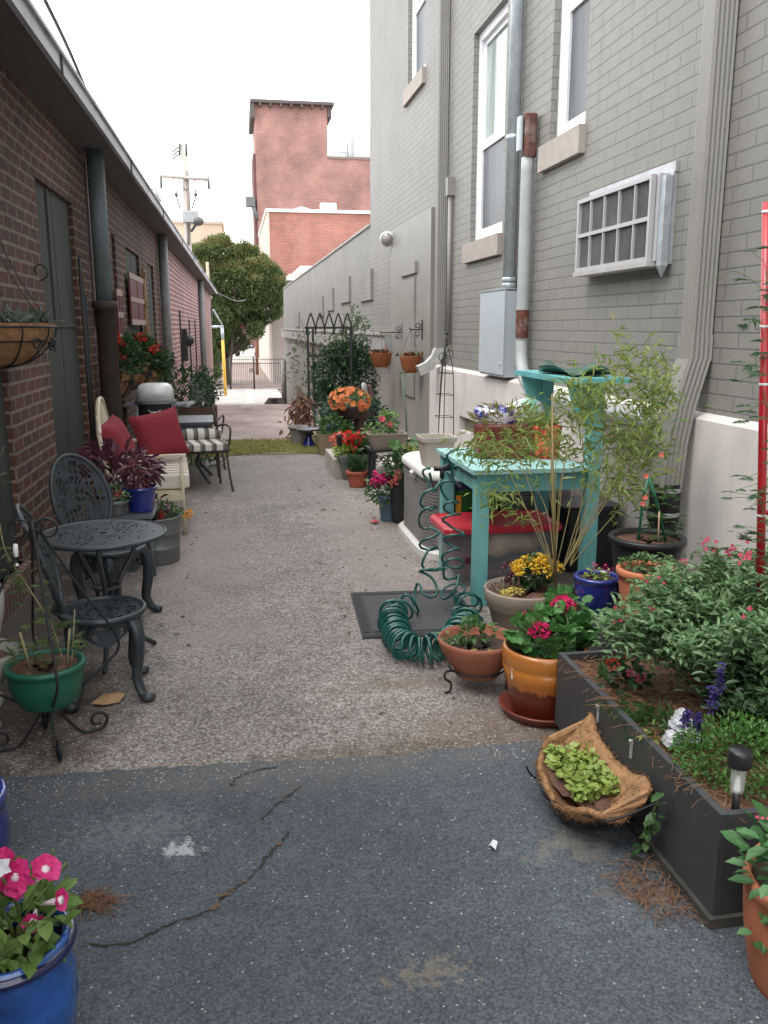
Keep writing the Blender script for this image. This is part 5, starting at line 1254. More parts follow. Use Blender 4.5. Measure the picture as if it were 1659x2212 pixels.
# ================================================================== RIGHT: POTTING BENCH
tq = mat("turquoise paint", (.135, .40, .405), .5, var=.14, vs=5, bmp=.12, bs=30, grime=.35, grime_col=(.23, .43, .41), stretch=(1, 1, .5))
tqt = mat("weathered turquoise", (.30, .52, .50), .7, var=.2, vs=9, bmp=.2, bs=30, grime=.4, grime_col=(.18, .38, .36))
bx0, bx1, by0, by1, bz = 1.34, 2.06, 4.62, 5.49, .81
t = thing("potting_bench", "turquoise wooden potting bench with a raised shelf at its wall end", "bench", (1.7, 5.0, 0))
for x, y, zt in ((bx0 + .035, by0 + .035, bz - .028), (bx0 + .035, by1 - .035, bz - .028), (bx1 - .02, by0 + .035, 1.285), (bx1 - .02, by1 - .035, 1.285)):
    d = MB(); d.box((x, y, zt / 2), (.078, .078, zt)); d.build("leg", tq, t, True)
d = MB(); k = 6
for i in range(k):
    a = by0 - .03 + (by1 - by0 + .06) * i / k; c = by0 - .03 + (by1 - by0 + .06) * (i + 1) / k - .006
    d.bb(bx0 - .03, bx1 - .065, a, c, bz - .025, bz)
d.build("tabletop", tqt, t, True)
d = MB(); d.bb(bx0 + .078, bx1 - .062, by0 + .015, by0 + .04, bz - .135, bz - .027); d.build("apron", tq, t, True)
d = MB(); d.bb(bx0 + .01, bx0 + .034, by0 + .078, by1 - .078, bz - .135, bz - .027); d.build("apron", tq, t, True)
d = MB(); d.bb(bx0 + .078, bx1 - .062, by1 - .04, by1 - .015, bz - .135, bz - .027); d.build("apron", tq, t, True)
d = MB(); d.bb(bx1 - .21, bx1 + .14, by0 - .07, by1 + .06, 1.287, 1.318); d.build("upper_shelf", tq, t, True)
for y in (by0 + .035, by1 - .035):
    d = MB(); z1 = 1.284; pts_ = [(bx1 - .19, z1), (bx1 - .06, z1), (bx1 - .06, z1 - .20), (bx1 - .14, z1 - .16)]
    d.add([(x, y + s, z) for s in (-.02, .02) for x, z in pts_], [(0, 1, 2, 3), (7, 6, 5, 4)] + [(i, 4 + i, 4 + (i + 1) % 4, (i + 1) % 4) for i in range(4)]); d.build("bracket", tq, t, True)
t = thing("leaf_dish", "crumpled dark green leaf shaped dish on the turquoise upper shelf", "dish", (bx1 - .03, 5.0, 1.319))
d = MB(); nu, nv = 8, 30; vs = []; fs = []
for i in range(nu + 1):
    for j in range(nv):
        a = 2 * math.pi * j / nv; r = i / nu; w_ = 1 + .12 * math.sin(5 * a) + .06 * math.sin(11 * a)
        vs.append((.16 * r * w_ * math.cos(a), .36 * r * w_ * math.sin(a), .008 + .05 * r ** 3 * (.6 + .5 * math.sin(4 * a + 1)) + .006 * math.sin(9 * a) * r))
for i in range(nu):
    for j in range(nv): fs.append((i * nv + j, i * nv + (j + 1) % nv, (i + 1) * nv + (j + 1) % nv, (i + 1) * nv + j))
d.add(vs, fs, True); d.build("dish", mat("dark green glaze", (.035, .10, .07), .35, var=.4, vs=12), t, solid=.006)
# ---- things on the bench
Yb = 5.1
t = thing("brown_planter", "row of brown pots of trailing orange brown plants on the turquoise bench", "planter", (1.66, 5.08, bz))
d = MB(); d.rbox((0, 0, .10), (.40, .20, .195), .05); d.build("trough", mat("burgundy glaze", (.16, .035, .022), .35, var=.35, vs=8), t)
bush(t, (0, 0, .22), (.24, .16, .10), 420, (.04, .085), (.006, .012), 'needle', leafmat("leaf orange brown", [(.20, .20, .05), (.30, .22, .07), (.14, .16, .05), (.24, .13, .05)]), .1)
q = WY(1075, 912, 5.28); t = thing("glass_ornament", "cobalt blue and white swirled glass bowl behind the brown pots", "bowl", (q.x, 5.28, bz))
def swirl(nm, c1, c2):
    m, n, p_ = _new(nm); tcx = n.nodes.new("ShaderNodeTexCoord"); a = noise(n, tcx.outputs["Object"], 9, 3, .5); r_ = ramp(n, a.outputs["Fac"], [(.44, c1), (.52, c2)]); n.links.new(r_.outputs["Color"], p_.inputs["Base Color"]); p_.inputs["Roughness"].default_value = .12; p_.inputs["Coat Weight"].default_value = .5; return m
d = MB(); d.lathe([(.001, 0), (.09, 0), (.10, .08), (.14, .21), (.15, .255), (.135, .29), (.11, .29), (.10, .25), (.001, .1)], n=28, wob=.04); d.build("bowl", swirl("blue swirl", (.02, .03, .32), (.72, .76, .84)), t)
q = WY(1138, 905, 5.28); t = thing("glass_ornament", "pale green glass globe beside the blue swirled bowl on the bench", "ornament", (q.x, 5.28, bz))
d = MB(); d.lathe([(.001, 0), (.06, 0), (.075, .02), (.06, .1), (.10, .17), (.115, .24), (.09, .32), (.03, .345), (.001, .346)], n=24); d.build("globe", swirl("green swirl", (.20, .42, .30), (.62, .72, .66)), t)
t = thing("patterned_pot", "orange pot with red diamonds at the wall end of the bench top", "pot", (1.885, 5.0, bz))
m_, n_, p_ = _new("diamond pattern"); tcx = n_.nodes.new("ShaderNodeTexCoord"); s_ = n_.nodes.new("ShaderNodeSeparateXYZ"); n_.links.new(tcx.outputs["Object"], s_.inputs[0])
ang = math_(n_, 'MULTIPLY', math_(n_, 'ARCTAN2', s_.outputs[1], s_.outputs[0]), 1.6)
zz = math_(n_, 'MULTIPLY', s_.outputs[2], 16)
f_ = math_(n_, 'GREATER_THAN', math_(n_, 'MULTIPLY', math_(n_, 'SINE', math_(n_, 'ADD', math_(n_, 'MULTIPLY', ang, 3.0), zz)), math_(n_, 'SINE', math_(n_, 'SUBTRACT', math_(n_, 'MULTIPLY', ang, 3.0), zz))), 0.06)
n_.links.new(mixc(n_, f_, (.66, .17, .05), (.55, .03, .03)), p_.inputs["Base Color"]); p_.inputs["Roughness"].default_value = .5
d = pot_mesh(.092, .08, .20, .02, .003); d.build("pot", m_, t); soil_disc(.085, .17).build("soil", soilm, t)
d = MB(); k = 30
d.leaves(np.array([[0, 0, .18]] * k), np.stack([nr.normal(0, .6, k), nr.normal(0, .6, k), np.ones(k)], 1), nr.uniform(.08, .16, k), .012, 'needle'); d.build("foliage", lm('willow'), t)
# ---- tote under the bench
t = thing("storage_tote", "clear plastic storage tote of cloth with a red lid under the bench", "storage box", (1.62, 5.16, 0))
mp_, np_, pp_ = _new("clear plastic"); pp_.inputs["Base Color"].default_value = (.62, .62, .66, 1); pp_.inputs["Roughness"].default_value = .25
tr = np_.nodes.new("ShaderNodeBsdfTransparent"); ms_ = np_.nodes.new("ShaderNodeMixShader"); ms_.inputs[0].default_value = .80
np_.links.new(pp_.outputs[0], ms_.inputs[1]); np_.links.new(tr.outputs[0], ms_.inputs[2]); np_.links.new(ms_.outputs[0], np_.nodes["Material Output"].inputs["Surface"])
d = MB(); ol = [(x, y) for x, y in [(-.35, -.17), (-.31, -.20), (.31, -.20), (.35, -.17), (.35, .17), (.31, .20), (-.31, .20), (-.35, .17)]]
d.stack([(.004, .90), (.18, .94), (.185, .97), (.365, 1.0)], ol); d.build("bin", mp_, t)
def lump(c, r, sq, m):
    b_ = MB(); b_.ball(c, r, 9, sq)
    v = b_.v[0]; cc = np.array(c); dd = v - cc; v[:] = cc + dd * (1 + .16 * np.sin(dd[:, 0:1] * 31 + 1.3) * np.cos(dd[:, 1:2] * 27) + .10 * np.sin(dd[:, 2:3] * 45 + dd[:, 0:1] * 20)); return b_.build("folded_cloth", m, t)
lump((-.21, -.03, .17), .145, (.75, 1.2, 1.0), mat("maroon cloth", (.085, .018, .03), .9, var=.35)); lump((.06, -.04, .26), .165, (1.3, .95, .55), mat("beige cloth", (.40, .31, .21), .9, var=.25)); lump((.14, -.03, .11), .17, (1.1, .95, .60), mat("slate cloth", (.045, .06, .075), .9, var=.3)); lump((-.05, .0, .06), .12, (1.2, 1.2, .45), mat("purple cloth", (.08, .02, .045), .9, var=.3))
d = MB(); ol2 = [(x * 1.09, y * 1.12) for x, y in ol]; d.stack([(.355, 1.0), (.385, 1.0), (.396, .97), (.400, .93), (.388, .90)], ol2); d.build("lid", mat("red plastic lid", (.52, .03, .05), .35, var=.08, bmp=.03), t)
# ---- bags and crate behind
t = thing("soil_bag", "navy green and gold bag of potting soil standing behind the tote", "bag", (1.60, 5.50, 0))
def bagmat():
    m, n, p = _new("bag print"); tcx = n.nodes.new("ShaderNodeTexCoord"); s = n.nodes.new("ShaderNodeSeparateXYZ"); n.links.new(tcx.outputs["Object"], s.inputs[0]); w_ = noise(n, tcx.outputs["Object"], 5, 4)
    v = math_(n, 'ADD', s.outputs[2], math_(n, 'MULTIPLY', math_(n, 'SUBTRACT', w_.outputs["Fac"], .5), .16)); r_ = ramp(n, v, [(.0, (.02, .02, .02)), (.38, (.02, .02, .02)), (.40, (.01, .14, .02)), (.50, (.015, .20, .03)), (.52, (.012, .03, .12)), (1, (.015, .03, .15))]); r_.color_ramp.interpolation = 'CONSTANT'
    n.links.new(r_.outputs["Color"], p.inputs["Base Color"]); p.inputs["Roughness"].default_value = .3; return m
d = MB(); d.rbox((0, 0, .30), (.34, .10, .58), .05, 5); o = d.build("bag", bagmat(), t); md = o.modifiers.new("b", 'BEVEL'); md.width = .04; md.segments = 3
d = MB(); d.bb(-.165, -.13, -.062, -.054, .36, .50); d.build("gold_band", mat("gold band", (.55, .28, .02), .5), t)
t = thing("black_crate", "black plastic crate in the shade at the right end under the bench", "crate", (2.30, 5.35, 0))
d = MB(); d.rbox((0, 0, .22), (.36, .34, .43), .04); d.build("crate", blackp, t)
d = MB(); d.rbox((0, 0, .435), (.40, .38, .03), .05); d.build("rim", blackp, t)
# ---- grey ribbed tank with white lid
t = thing("utility_tank", "low grey ribbed metal tank with a white lid and white base rim", "tank", (1.85, 6.19, 0))
def rr_(hx, hy, r, n=8):
    o_ = []
    for qx, qy, a0 in ((1, 1, 0), (-1, 1, 90), (-1, -1, 180), (1, -1, 270)):
        for i in range(n + 1): a = R(a0 + 90 * i / n); o_.append((qx * (hx - r) + r * math.cos(a), qy * (hy - r) + r * math.sin(a)))
    return o_
ol = rr_(.555, .60, .30)
d = MB(); lv = [(.06, 1.0)]
for i in range(20): z = .07 + i * .024; lv += [(z, 1.0), (z + .014, 1.0), (z + .016, .994), (z + .020, .994)]
d.stack(lv + [(.56, 1.0)], ol); d.build("body", mat("louvred grey", (.19, .18, .17), .5, metal=.2, var=.12), t)
lidm = mat("off white lid", (.66, .65, .61), .45, var=.05, vs=3, grime=.2, grime_col=(.5, .48, .43))
d = MB(); d.stack([(.555, 1.02), (.565, 1.035), (.60, 1.03), (.615, 1.0), (.625, .93), (.628, .5)], ol, smooth=True); d.build("lid", lidm, t)
d = MB(); d.stack([(0, 1.07), (.045, 1.07), (.062, 1.03)], ol); d.build("base_rim", lidm, t)
d = MB(); d.rbox((-.565, -.10, .545), (.03, .10, .05), .01); d.ball((-.585, -.10, .55), .022, 6); d.build("latch", stl, t)
q = WY(935, 1003, 5.95); t = thing("square_planter", "empty beige square plastic planter sitting on the white tank lid", "planter", (q.x + .02, 5.95, .629))
beige = mat("beige plastic", (.40, .355, .30), .55, var=.07, vs=4)
d = MB(); sq = rr_(.125, .125, .025, 4); d.stack([(0, .72), (.02, .74), (.175, .93), (.178, 1.02), (.205, 1.04), (.21, 1.03), (.208, .92), (.17, .88), (.169, .05)], sq); d.build("pot", beige, t)
soil_disc(.105, .172).build("soil", mat("dry soil", (.16, .14, .12), .95, var=.4, vs=40, bmp=.5), t)
# ---- hose
hs = mat("green hose", (.008, .085, .070), .3, var=.2, vs=20, bmp=0, coat=.3)
t = thing("coil_hose", "dark green coiled recoil hose hanging from a tap and looped on the rubber mat", "hose", (1.25, 4.6, 0))
def helix(path, r0, pitch, rr, ph=0.0, npt=16, jit=0.0):
    P = spline(path, 16); L = [0]
    for a, b_ in zip(P[:-1], P[1:]): L.append(L[-1] + (b_ - a).length)
    tot = L[-1]; n = int(tot / pitch * npt); out = []
    j = 0; u = Vector((1, 0, 0))
    for i in range(n + 1):
        s = tot * i / n
        while j < len(L) - 2 and L[j + 1] < s: j += 1
        f = (s - L[j]) / max(1e-6, L[j + 1] - L[j]); c = P[j].lerp(P[j + 1], f); T = (P[j + 1] - P[j]).normalized()
        u = (u - T * u.dot(T)).normalized(); w_ = T.cross(u); a = 2 * math.pi * s / pitch + ph
        r = r0(s / tot) if callable(r0) else r0
        a += jit * 2.2 * math.sin(s * 23 + ph); r *= 1 + jit * (math.sin(s * 41 + 1.7) + .6 * math.sin(s * 97))
        c = c + Vector((math.sin(s * 31), math.cos(s * 37), math.sin(s * 53))) * jit * .035
        q_ = c + (u * math.cos(a) + w_ * math.sin(a)) * r
        if q_.z < rr + .012: q_.z = rr + .012 + rnd.random() * .003
        out.append(q_)
    return out
gA = G(855, 1368, .08); gB = G(885, 1400, .08); gC = G(960, 1395, .08); gD = G(1010, 1340, .08); gE = G(1000, 1290, .08); gF = G(850, 1325, .09); gG = G(900, 1285, .12)
ha = WY(985, 1015, 5.0); hb = WY(975, 1085, 4.85); hc = WY(980, 1180, 4.7); hd = WY(968, 1250, 4.55)
h1 = WY(928, 1022, 5.0); h2 = WY(925, 1100, 4.85); h3 = WY(932, 1180, 4.7); h4 = WY(935, 1245, 4.5)
d = MB(); d.tube(helix([ha, hb, hc, hd, gE, gD], lambda s: .040 + .02 * math.sin(s * 2.4), .105, .0085, jit=.32), .0075, 7); d.build("hanging_coil", hs, t, True)
d = MB(); d.tube(helix([h1, h2, h3, h4, gG, gF], lambda s: .040 + .014 * math.sin(s * 3), .135, .0085, 1.0, jit=.34), .0075, 7); d.build("hanging_coil", hs, t, True)
d = MB(); d.tube(helix([gF, gA, gB, gC, gD], .064, .034, .0085, jit=.13), .0085, 7); d.build("ground_coil", hs, t, True)
tp = WY(955, 1012, 5.15)
d = MB(); d.tube([tp + Vector((.12, .1, 0)), tp], .018, 8); d.tube([tp + Vector((-.05, 0, -.0)), tp + Vector((.06, 0, .0))], .016, 8); d.tube([tp, tp - Vector((0, 0, .06))], .015, 8); d.build("tap", blackp, t, True)
d = MB(); d.tube(spline([tp - Vector((0, 0, .06)), tp + Vector((-.06, -.05, -.12)), h1], 5), .0085, 7); d.tube(spline([WY(972, 975, 5.0), WY(990, 968, 4.98), WY(965, 985, 4.95), ha], 6), .0085, 7); d.build("hose_end", hs, t, True)
# ---- rubber mat
t = thing("door_mat", "black rubber door mat with a patterned border under the coiled hose", "mat", G(900, 1330))
a, b_, c_ = G(757, 1283), G(783, 1381), G(889, 1279); ex = (c_ - a); ex = ex.normalized(); ey = (b_ - a); wdt = .66
p0 = b_; p1 = b_ + ex * wdt; p2 = a + ex * wdt; p3 = a
def lerp4(u, v): return (p0 * (1 - u) + p1 * u) * (1 - v) + (p3 * (1 - u) + p2 * u) * v
rub = mat("mat rubber", (.030, .031, .033), .75, var=.25, vs=20); Z = Vector((0, 0, 1))
def mslab(mb, u0, u1, v0, v1, z0, z1):
    vs = [lerp4(u, v) + Z * z for z in (z0, z1) for u, v in ((u0, v0), (u1, v0), (u1, v1), (u0, v1))]; mb.add(vs, [(0, 3, 2, 1), (4, 5, 6, 7), (0, 1, 5, 4), (1, 2, 6, 5), (2, 3, 7, 6), (3, 0, 4, 7)])
d = MB(); mslab(d, 0, 1, 0, 1, .002, .009); mt = d.build("base", rub, t, True)
d = MB(); 
for i in range(26): u = .02 + .96 * i / 26; mslab(d, u, u + .022, .015, .075, .0095, .014); mslab(d, u, u + .022, .925, .985, .0095, .014)
for i in range(22): v = .09 + .82 * i / 22; mslab(d, .015, .075, v, v + .026, .0095, .014); mslab(d, .925, .985, v, v + .026, .0095, .014)
o = d.build("border_tread", rub, t, True); o["kind"] = "stuff"
d = MB(); mslab(d, .10, .90, .10, .90, .0095, .0125); d.build("centre_pad", mat("mat centre", (.062, .062, .065), .85, var=.15, vs=40, bmp=.5, bs=300), t, True)

# ================================================================== POTS BY THE PLANTER
# terracotta bowl on iron stand
q = G(1030, 1482); t = thing("bowl_stand", "small curly wrought iron stand under the wide terracotta bowl", "plant stand", (q.x, q.y, 0))
rb = S(86, (q.x, q.y, .2))
d = MB(); d.tube(ring((0, 0, .10), rb * .72, 32), .005, 6, True); d.build("ring", iron, t)
for k in range(3):
    a = R(200 + 120 * k); c, s = math.cos(a), math.sin(a)
    d = MB(); d.tube(spline([(r * c, r * s, z) for r, z in ((rb * .72, .10), (rb * .95, .105), (rb * .98, .075), (rb * .80, .045), (rb * .83, .008), (rb * .98, .006))], 6), .0055, 6); d.build("leg", iron, t)
zb_ = .065
t = thing("terracotta_bowl", "wide weathered terracotta bowl of seedlings and yellow blooms on the iron stand", "potted plant", (q.x, q.y, zb_))
d = MB(); d.lathe([(.001, 0), (rb * .56, 0), (rb * .58, .02), (rb * .78, .07), (rb * .95, .125), (rb * 1.0, .155), (rb * 1.0, .17), (rb * .95, .172), (rb * .92, .15), (rb * .8, .11), (.001, .11)], n=44); d.build("bowl", terra_old, t)
soil_disc(rb * .88, .125).build("soil", soilm, t)
bush(t, (.0, .04, .18), (.085, .06, .055), 110, (.02, .045), (.018, .035), 'oval', lm('mid'), .1); d = MB(); P = nr.normal(0, 1, (26, 3)) * np.array([.025, .02, .015]) + np.array([-.12, .02, .15]); d.leaves(P, nr.normal(0, 1, (26, 3)) + np.array([0, 0, .5]), .03, .016, 'oval'); d.build("foliage", lm('sage'), t)
V0 = Vector((q.x, q.y, zb_)); heads(t, [(-.06, -.085, .14), (-.04, -.09, .143), (.03, -.10, .142)], .011, fm('paleyellow'), 14)
# taupe pot with mums
q = G(1128, 1385); t = thing("mum_pot", "wide taupe pot of yellow mums and small succulents beside the bench leg", "potted plant", (q.x + .02, q.y + .06, 0))
rt = S(84, (q.x, q.y + .1, .25)); hp = .275
d = MB(); d.lathe([(.001, 0), (rt * .68, 0), (rt * .70, .01), (rt * .88, hp * .62), (rt * .94, hp * .66), (rt * .94, hp * .72), (rt * .99, hp * .78), (rt * 1.02, hp * .97), (rt * 1.0, hp), (rt * .95, hp), (rt * .93, hp * .85), (.001, hp * .85)], n=44); d.build("pot", tanp, t); soil_disc(rt * .92, hp * .90).build("soil", mulch, t)
bush(t, (.06, .03, hp + .05), (.10, .09, .10), 300, (.025, .045), (.018, .03), 'oval', lm('deep'), .2, bottom=-.4)
hs_ = []
for i in range(72):
    a = rnd.random() * 6.28; r = math.sqrt(rnd.random()); hs_.append((.075 + .135 * r * math.cos(a), .02 + .11 * r * math.sin(a), hp + .085 + .06 * (1 - r * r) + rnd.uniform(-.01, .01)))
heads(t, hs_, .019, fm('yellow'), 18); hs_ = [(-.10 + rnd.uniform(-.05, .06), -.10 + rnd.uniform(-.02, .03), hp + .0 + rnd.random() * .02) for _ in range(24)]
heads(t, hs_, .012, fm('paleyellow'), 10)
d = MB(); P = nr.normal(0, 1, (110, 3)) * np.array([.045, .03, .012]) + np.array([-.10, .02, hp]); d.leaves(P, nr.normal(0, 1, (110, 3)) + np.array([0, 0, .5]), nr.uniform(.012, .03, 110), .013, 'oval'); d.build("succulent_leaves", leafmat("leaf succulent", [(.16, .10, .09), (.22, .19, .13), (.10, .12, .05), (.30, .22, .20)]), t)
d = MB(); P = nr.normal(0, 1, (40, 3)) * np.array([.03, .03, .03]) + np.array([-.05, .06, hp + .05]); d.leaves(P, nr.normal(0, 1, (40, 3)) + np.array([0, 0, .5]), .04, .025, 'oval'); d.build("purple_leaves", lm('purple'), t)
d = MB(); d.tube([(-.03, .0, hp), (-.028, .01, hp + .10)], .006, 5); d.build("pink_marker", mat("pink marker", (.6, .3, .33), .6), t)
# geranium in glazed pot
q = G(1192, 1542); t = thing("geranium_pot", "orange and oxblood glazed pot of magenta geraniums in a saucer beside the planter box", "potted plant", (q.x - .03, q.y + .03, 0))
rt = S(92, (q.x, q.y, .2)); hp = .30
def twotone():
    m, n, p = _new("amber oxblood glaze"); tcx = n.nodes.new("ShaderNodeTexCoord"); s = n.nodes.new("ShaderNodeSeparateXYZ"); n.links.new(tcx.outputs["Object"], s.inputs[0])
    mp2 = n.nodes.new("ShaderNodeMapping"); mp2.inputs["Scale"].default_value = (60, 60, 3); n.links.new(tcx.outputs["Object"], mp2.inputs[0]); a = noise(n, mp2.outputs[0], 1, 4)
    v = math_(n, 'ADD', s.outputs[2], math_(n, 'MULTIPLY', math_(n, 'SUBTRACT', a.outputs["Fac"], .5), .09)); r_ = ramp(n, v, [(.0, (.13, .022, .012)), (.118, (.15, .025, .012)), (.135, (.10, .022, .012)), (.15, (.42, .13, .02)), (.24, (.46, .17, .03)), (.30, (.40, .14, .03))])
    n.links.new(r_.outputs["Color"], p.inputs["Base Color"]); p.inputs["Roughness"].default_value = .3; p.inputs["Coat Weight"].default_value = .35; return m
gl2 = twotone()
d = MB(); d.lathe([(.001, .012), (rt * .70, .012), (rt * .74, .02), (rt * .86, .10), (rt * .95, .18), (rt * .99, .222), (rt * .965, .227), (rt * 1.0, .24), (rt * 1.0, .285), (rt * .97, .30), (rt * .90, .30), (rt * .88, .27), (.001, .26)], n=48); d.build("pot", gl2, t); soil_disc(rt * .88, .275).build("soil", soilm, t)
d = MB(); d.lathe([(.001, .003), (rt * .92, .003), (rt * 1.03, .035), (rt * 1.05, .042), (rt * 1.0, .044), (rt * .90, .012), (.001, .010)], n=48); d.build("saucer", mat("oxblood saucer", (.20, .045, .028), .35, var=.2, coat=.3), t)
bush(t, (.03, .02, .335), (.165, .15, .085), 230, (.045, .075), (.045, .075), 'round', leafmat("leaf geranium", [(.035, .125, .026), (.065, .19, .045), (.10, .25, .07), (.05, .15, .035)], .25), .3, bottom=-.6)
bush(t, (.15, .16, .38), (.10, .09, .08), 70, (.045, .07), (.045, .07), 'round', MATS["leaf geranium"], .3)
V0 = Vector(t.location); hp_ = [WY(1166, 1363, q.y - .05) - V0, WY(1143, 1335, q.y + .10) - V0, WY(1214, 1306, q.y + .12) - V0, WY(1228, 1312, q.y + .13) - V0]
for h_, r_, k_ in zip(hp_, (.042, .032, .045, .035), (60, 34, 60, 34)):
    d = MB(); pom(d, tuple(h_), r_ * .95, int(k_ * 2.2), .016, 'round'); d.build("flower_head", fm('magenta'), t)
stems(t, (0, 0, .30), [tuple(h_) for h_ in hp_], .004)
d = MB(); l_ = WY(1105, 1425, q.y - .02) - V0; d.box(tuple(l_), (.012, .003, .05), .3); d.box((l_.x + .004, l_.y - .01, l_.z - .05), (.012, .003, .06), .2); d.build("plant_tag", mat("tag", (.72, .74, .74), .5), t)

# ================================================================== BLACK PLANTER BOX
px0, px1, py0, py1, pz = 1.222, 2.50, 1.85, 3.02, .345
t = thing("planter_box", "long black wooden raised planter box full of flowers in the right foreground", "planter", (1.8, 2.4, 0))
bw_ = mat("black stained wood", (.052, .055, .060), .55, var=.12, vs=6, bmp=.2, bs=40, stretch=(1, .3, 1), grime=.2, grime_col=(.05, .05, .052))
th = .022
d = MB(); d.bb(px0, px0 + th, py0, py1, .045, pz); d.build("side_board", bw_, t, True)
d = MB(); d.bb(px0 + th + .001, px1, py0, py0 + th, .045, pz - .002); d.build("end_board", bw_, t, True)
d = MB(); d.bb(px0 + th + .001, px1, py1 - th, py1, .045, pz - .002); d.build("end_board", bw_, t, True)
pl = mat("damp timber", (.055, .055, .048), .8, var=.4, vs=12, bmp=.4, grime=.4, grime_col=(.10, .10, .09))
d = MB(); d.bb(px0 - .014, px0 + .09, py0 - .014, py1 - .25, .0, .043); d.build("plinth", pl, t, True)
d = MB(); d.bb(px0 + .091, px1, py0 - .011, py0 + .08, .0, .043); d.build("plinth", pl, t, True)
d = MB(); nx, ny = 30, 26; vs = []; fs = []
for i in range(nx + 1):
    for j in range(ny + 1): vs.append((px0 + th + (px1 - px0 - th) * i / nx, py0 + th + (py1 - py0 - 2 * th) * j / ny, pz - .04 + rnd.uniform(-.012, .012)))
for i in range(nx):
    for j in range(ny): a = i * (ny + 1) + j; fs.append((a, a + ny + 1, a + ny + 2, a + 1))
d.add(vs, fs, True); d.build("mulch", mat("bark mulch", (.15, .085, .055), .95, var=.5, vs=40, bmp=.8, bs=120, grime=.4, grime_col=(.06, .035, .025)), t, True)
d = MB()
for i in range(2300):
    x, y = rnd.uniform(px0 + .03, px0 + .75), rnd.uniform(py0 + .03, py1 - .03); b_ = rnd.random() * 6.28; L = rnd.uniform(.03, .10); z = pz - .035 + rnd.random() * .02
    d.tube([(x, y, z), (x + L * .5 * math.cos(b_), y + L * .5 * math.sin(b_), z + rnd.uniform(0, .012)), (x + L * math.cos(b_ + .3), y + L * math.sin(b_ + .3), z - .004)], .0013, 3, caps=False)
for i in range(26):
    y = rnd.uniform(py0 + .05, py1 - .1); x = px0 + rnd.uniform(-.02, .05); L = rnd.uniform(.04, .08); b_ = rnd.uniform(2.2, 4.2)
    d.tube([(x + .03, y, pz + .006), (x + L * math.cos(b_) * .5, y + L * math.sin(b_) * .5, pz + .008), (x + L * math.cos(b_), y + L * math.sin(b_), pz - .0)], .0012, 3, caps=False)
o = d.build("straw_mulch", strawm, t, True); o["kind"] = "stuff"
PZ = pz - .03
# bolts/brackets on the side
for y in (2.62, 2.36):
    d = MB(); d.bb(px0 - .006, px0 - .001, y - .005, y + .005, .24, .305); d.ball((px0 - .008, y, .30), .007, 4); d.build("hook_bracket", galv, t, True)
# salvia bush
def salvia(name, lab, x, y, rx, ry, h, k, flw, nf, pal, L=(.03, .055)):
    t = thing(name, lab, "shrub", (x, y, PZ))
    nb = 46; d = MB(); lv_P = []; lv_D = []; tips = []
    for i in range(nb):
        a = rnd.random() * 6.28; r = math.sqrt(rnd.random()); e = Vector((rx * r * math.cos(a), ry * r * math.sin(a), h * (1 - .42 * r * r) * rnd.uniform(.72, 1.06))); b0 = Vector((rnd.uniform(-.08, .08) * rx * 2, rnd.uniform(-.08, .08) * 2 * ry, 0))
        P = spline([b0, b0.lerp(e, .5) + Vector((e.x * .12, e.y * .12, .06)), e], 6); d.tube(P, .0026, 4, caps=False); tips.append(e)
        m = k // nb
        for j in range(m):
            f = .22 + .78 * rnd.random() ** .7; q = P[min(len(P) - 1, int(f * (len(P) - 1)))] + Vector((rnd.gauss(0, .035), rnd.gauss(0, .035), rnd.gauss(0, .025)))
            lv_P.append(q); lv_D.append(Vector((rnd.gauss(0, 1), rnd.gauss(0, 1), rnd.uniform(-.1, .9))))
        # terminal rosettes of upright leaves
        for j in range(9): lv_P.append(e); b_ = j * .7; lv_D.append(Vector((math.cos(b_), math.sin(b_), .5 + rnd.random() * .7)))
    d.build("stems", brst, t); n = len(lv_P)
    MB().leaves(lv_P, lv_D, nr.uniform(L[0], L[1], n), nr.uniform(.26, .36, n) * L[1], 'oval').build("foliage", lm(pal), t)
    for i in range(nf):
        e = rnd.choice(tips) + Vector((rnd.gauss(0, .03), rnd.gauss(0, .03), rnd.uniform(.01, .07)))
        b_ = MB()
        for j in range(rnd.randint(2, 4)):
            c = e + Vector((rnd.gauss(0, .012), rnd.gauss(0, .012), rnd.gauss(0, .012))); flower(b_, tuple(c), .0095, 4, (rnd.uniform(-1, .3), -1, .2), .2)
        b_.build("flower", fm(flw), t)
    return t, tips
t, tips = salvia("salvia_bush", "large grey green salvia bush with small pink blooms filling the back of the planter", 1.78, 2.58, .61, .42, .50, 16000, 'salmon', 38, 'sage', (.026, .046))
d = MB(); P = []; D_ = []
for x, y in ((1590, 1220), (1520, 1180), (1500, 1200), (1560, 1230), (1480, 1230)):
    b0 = Vector((rnd.uniform(.05, .3), .05, .36)); e = WY(x, y, 2.75) - Vector(t.location); pts_ = spline([b0, b0.lerp(e, .5) + Vector((0, 0, .04)), e], 6); d.tube(pts_, .0018, 4, caps=False)
    for f in pts_[4:]:
        for j in range(3): P.append(f + Vector((rnd.gauss(0, .012), rnd.gauss(0, .012), rnd.gauss(0, .008)))); D_.append((rnd.gauss(0, 1), rnd.gauss(0, 1), rnd.uniform(0, 1)))
d.build("flower_spike", brst, t); MB().leaves(P, D_, .014, .009, 'diamond').build("seed_heads", leafmat("seed", [(.10, .06, .06), (.16, .08, .08), (.09, .10, .06)], .1), t)  # seed heads along the spikes, drawn with small leaf-shaped faces
salvia("leafy_plant", "bright green leafy salvia at the right edge of the planter box", 2.0, 2.18, .30, .24, .42, 1500, 'salmon', 4, 'mid', (.045, .08))
t, tips = salvia("salvia_plant", "dark green salvia with violet flower spikes in the middle of the planter", 1.62, 2.30, .17, .15, .21, 900, 'violet', 0, 'deep', (.03, .05))
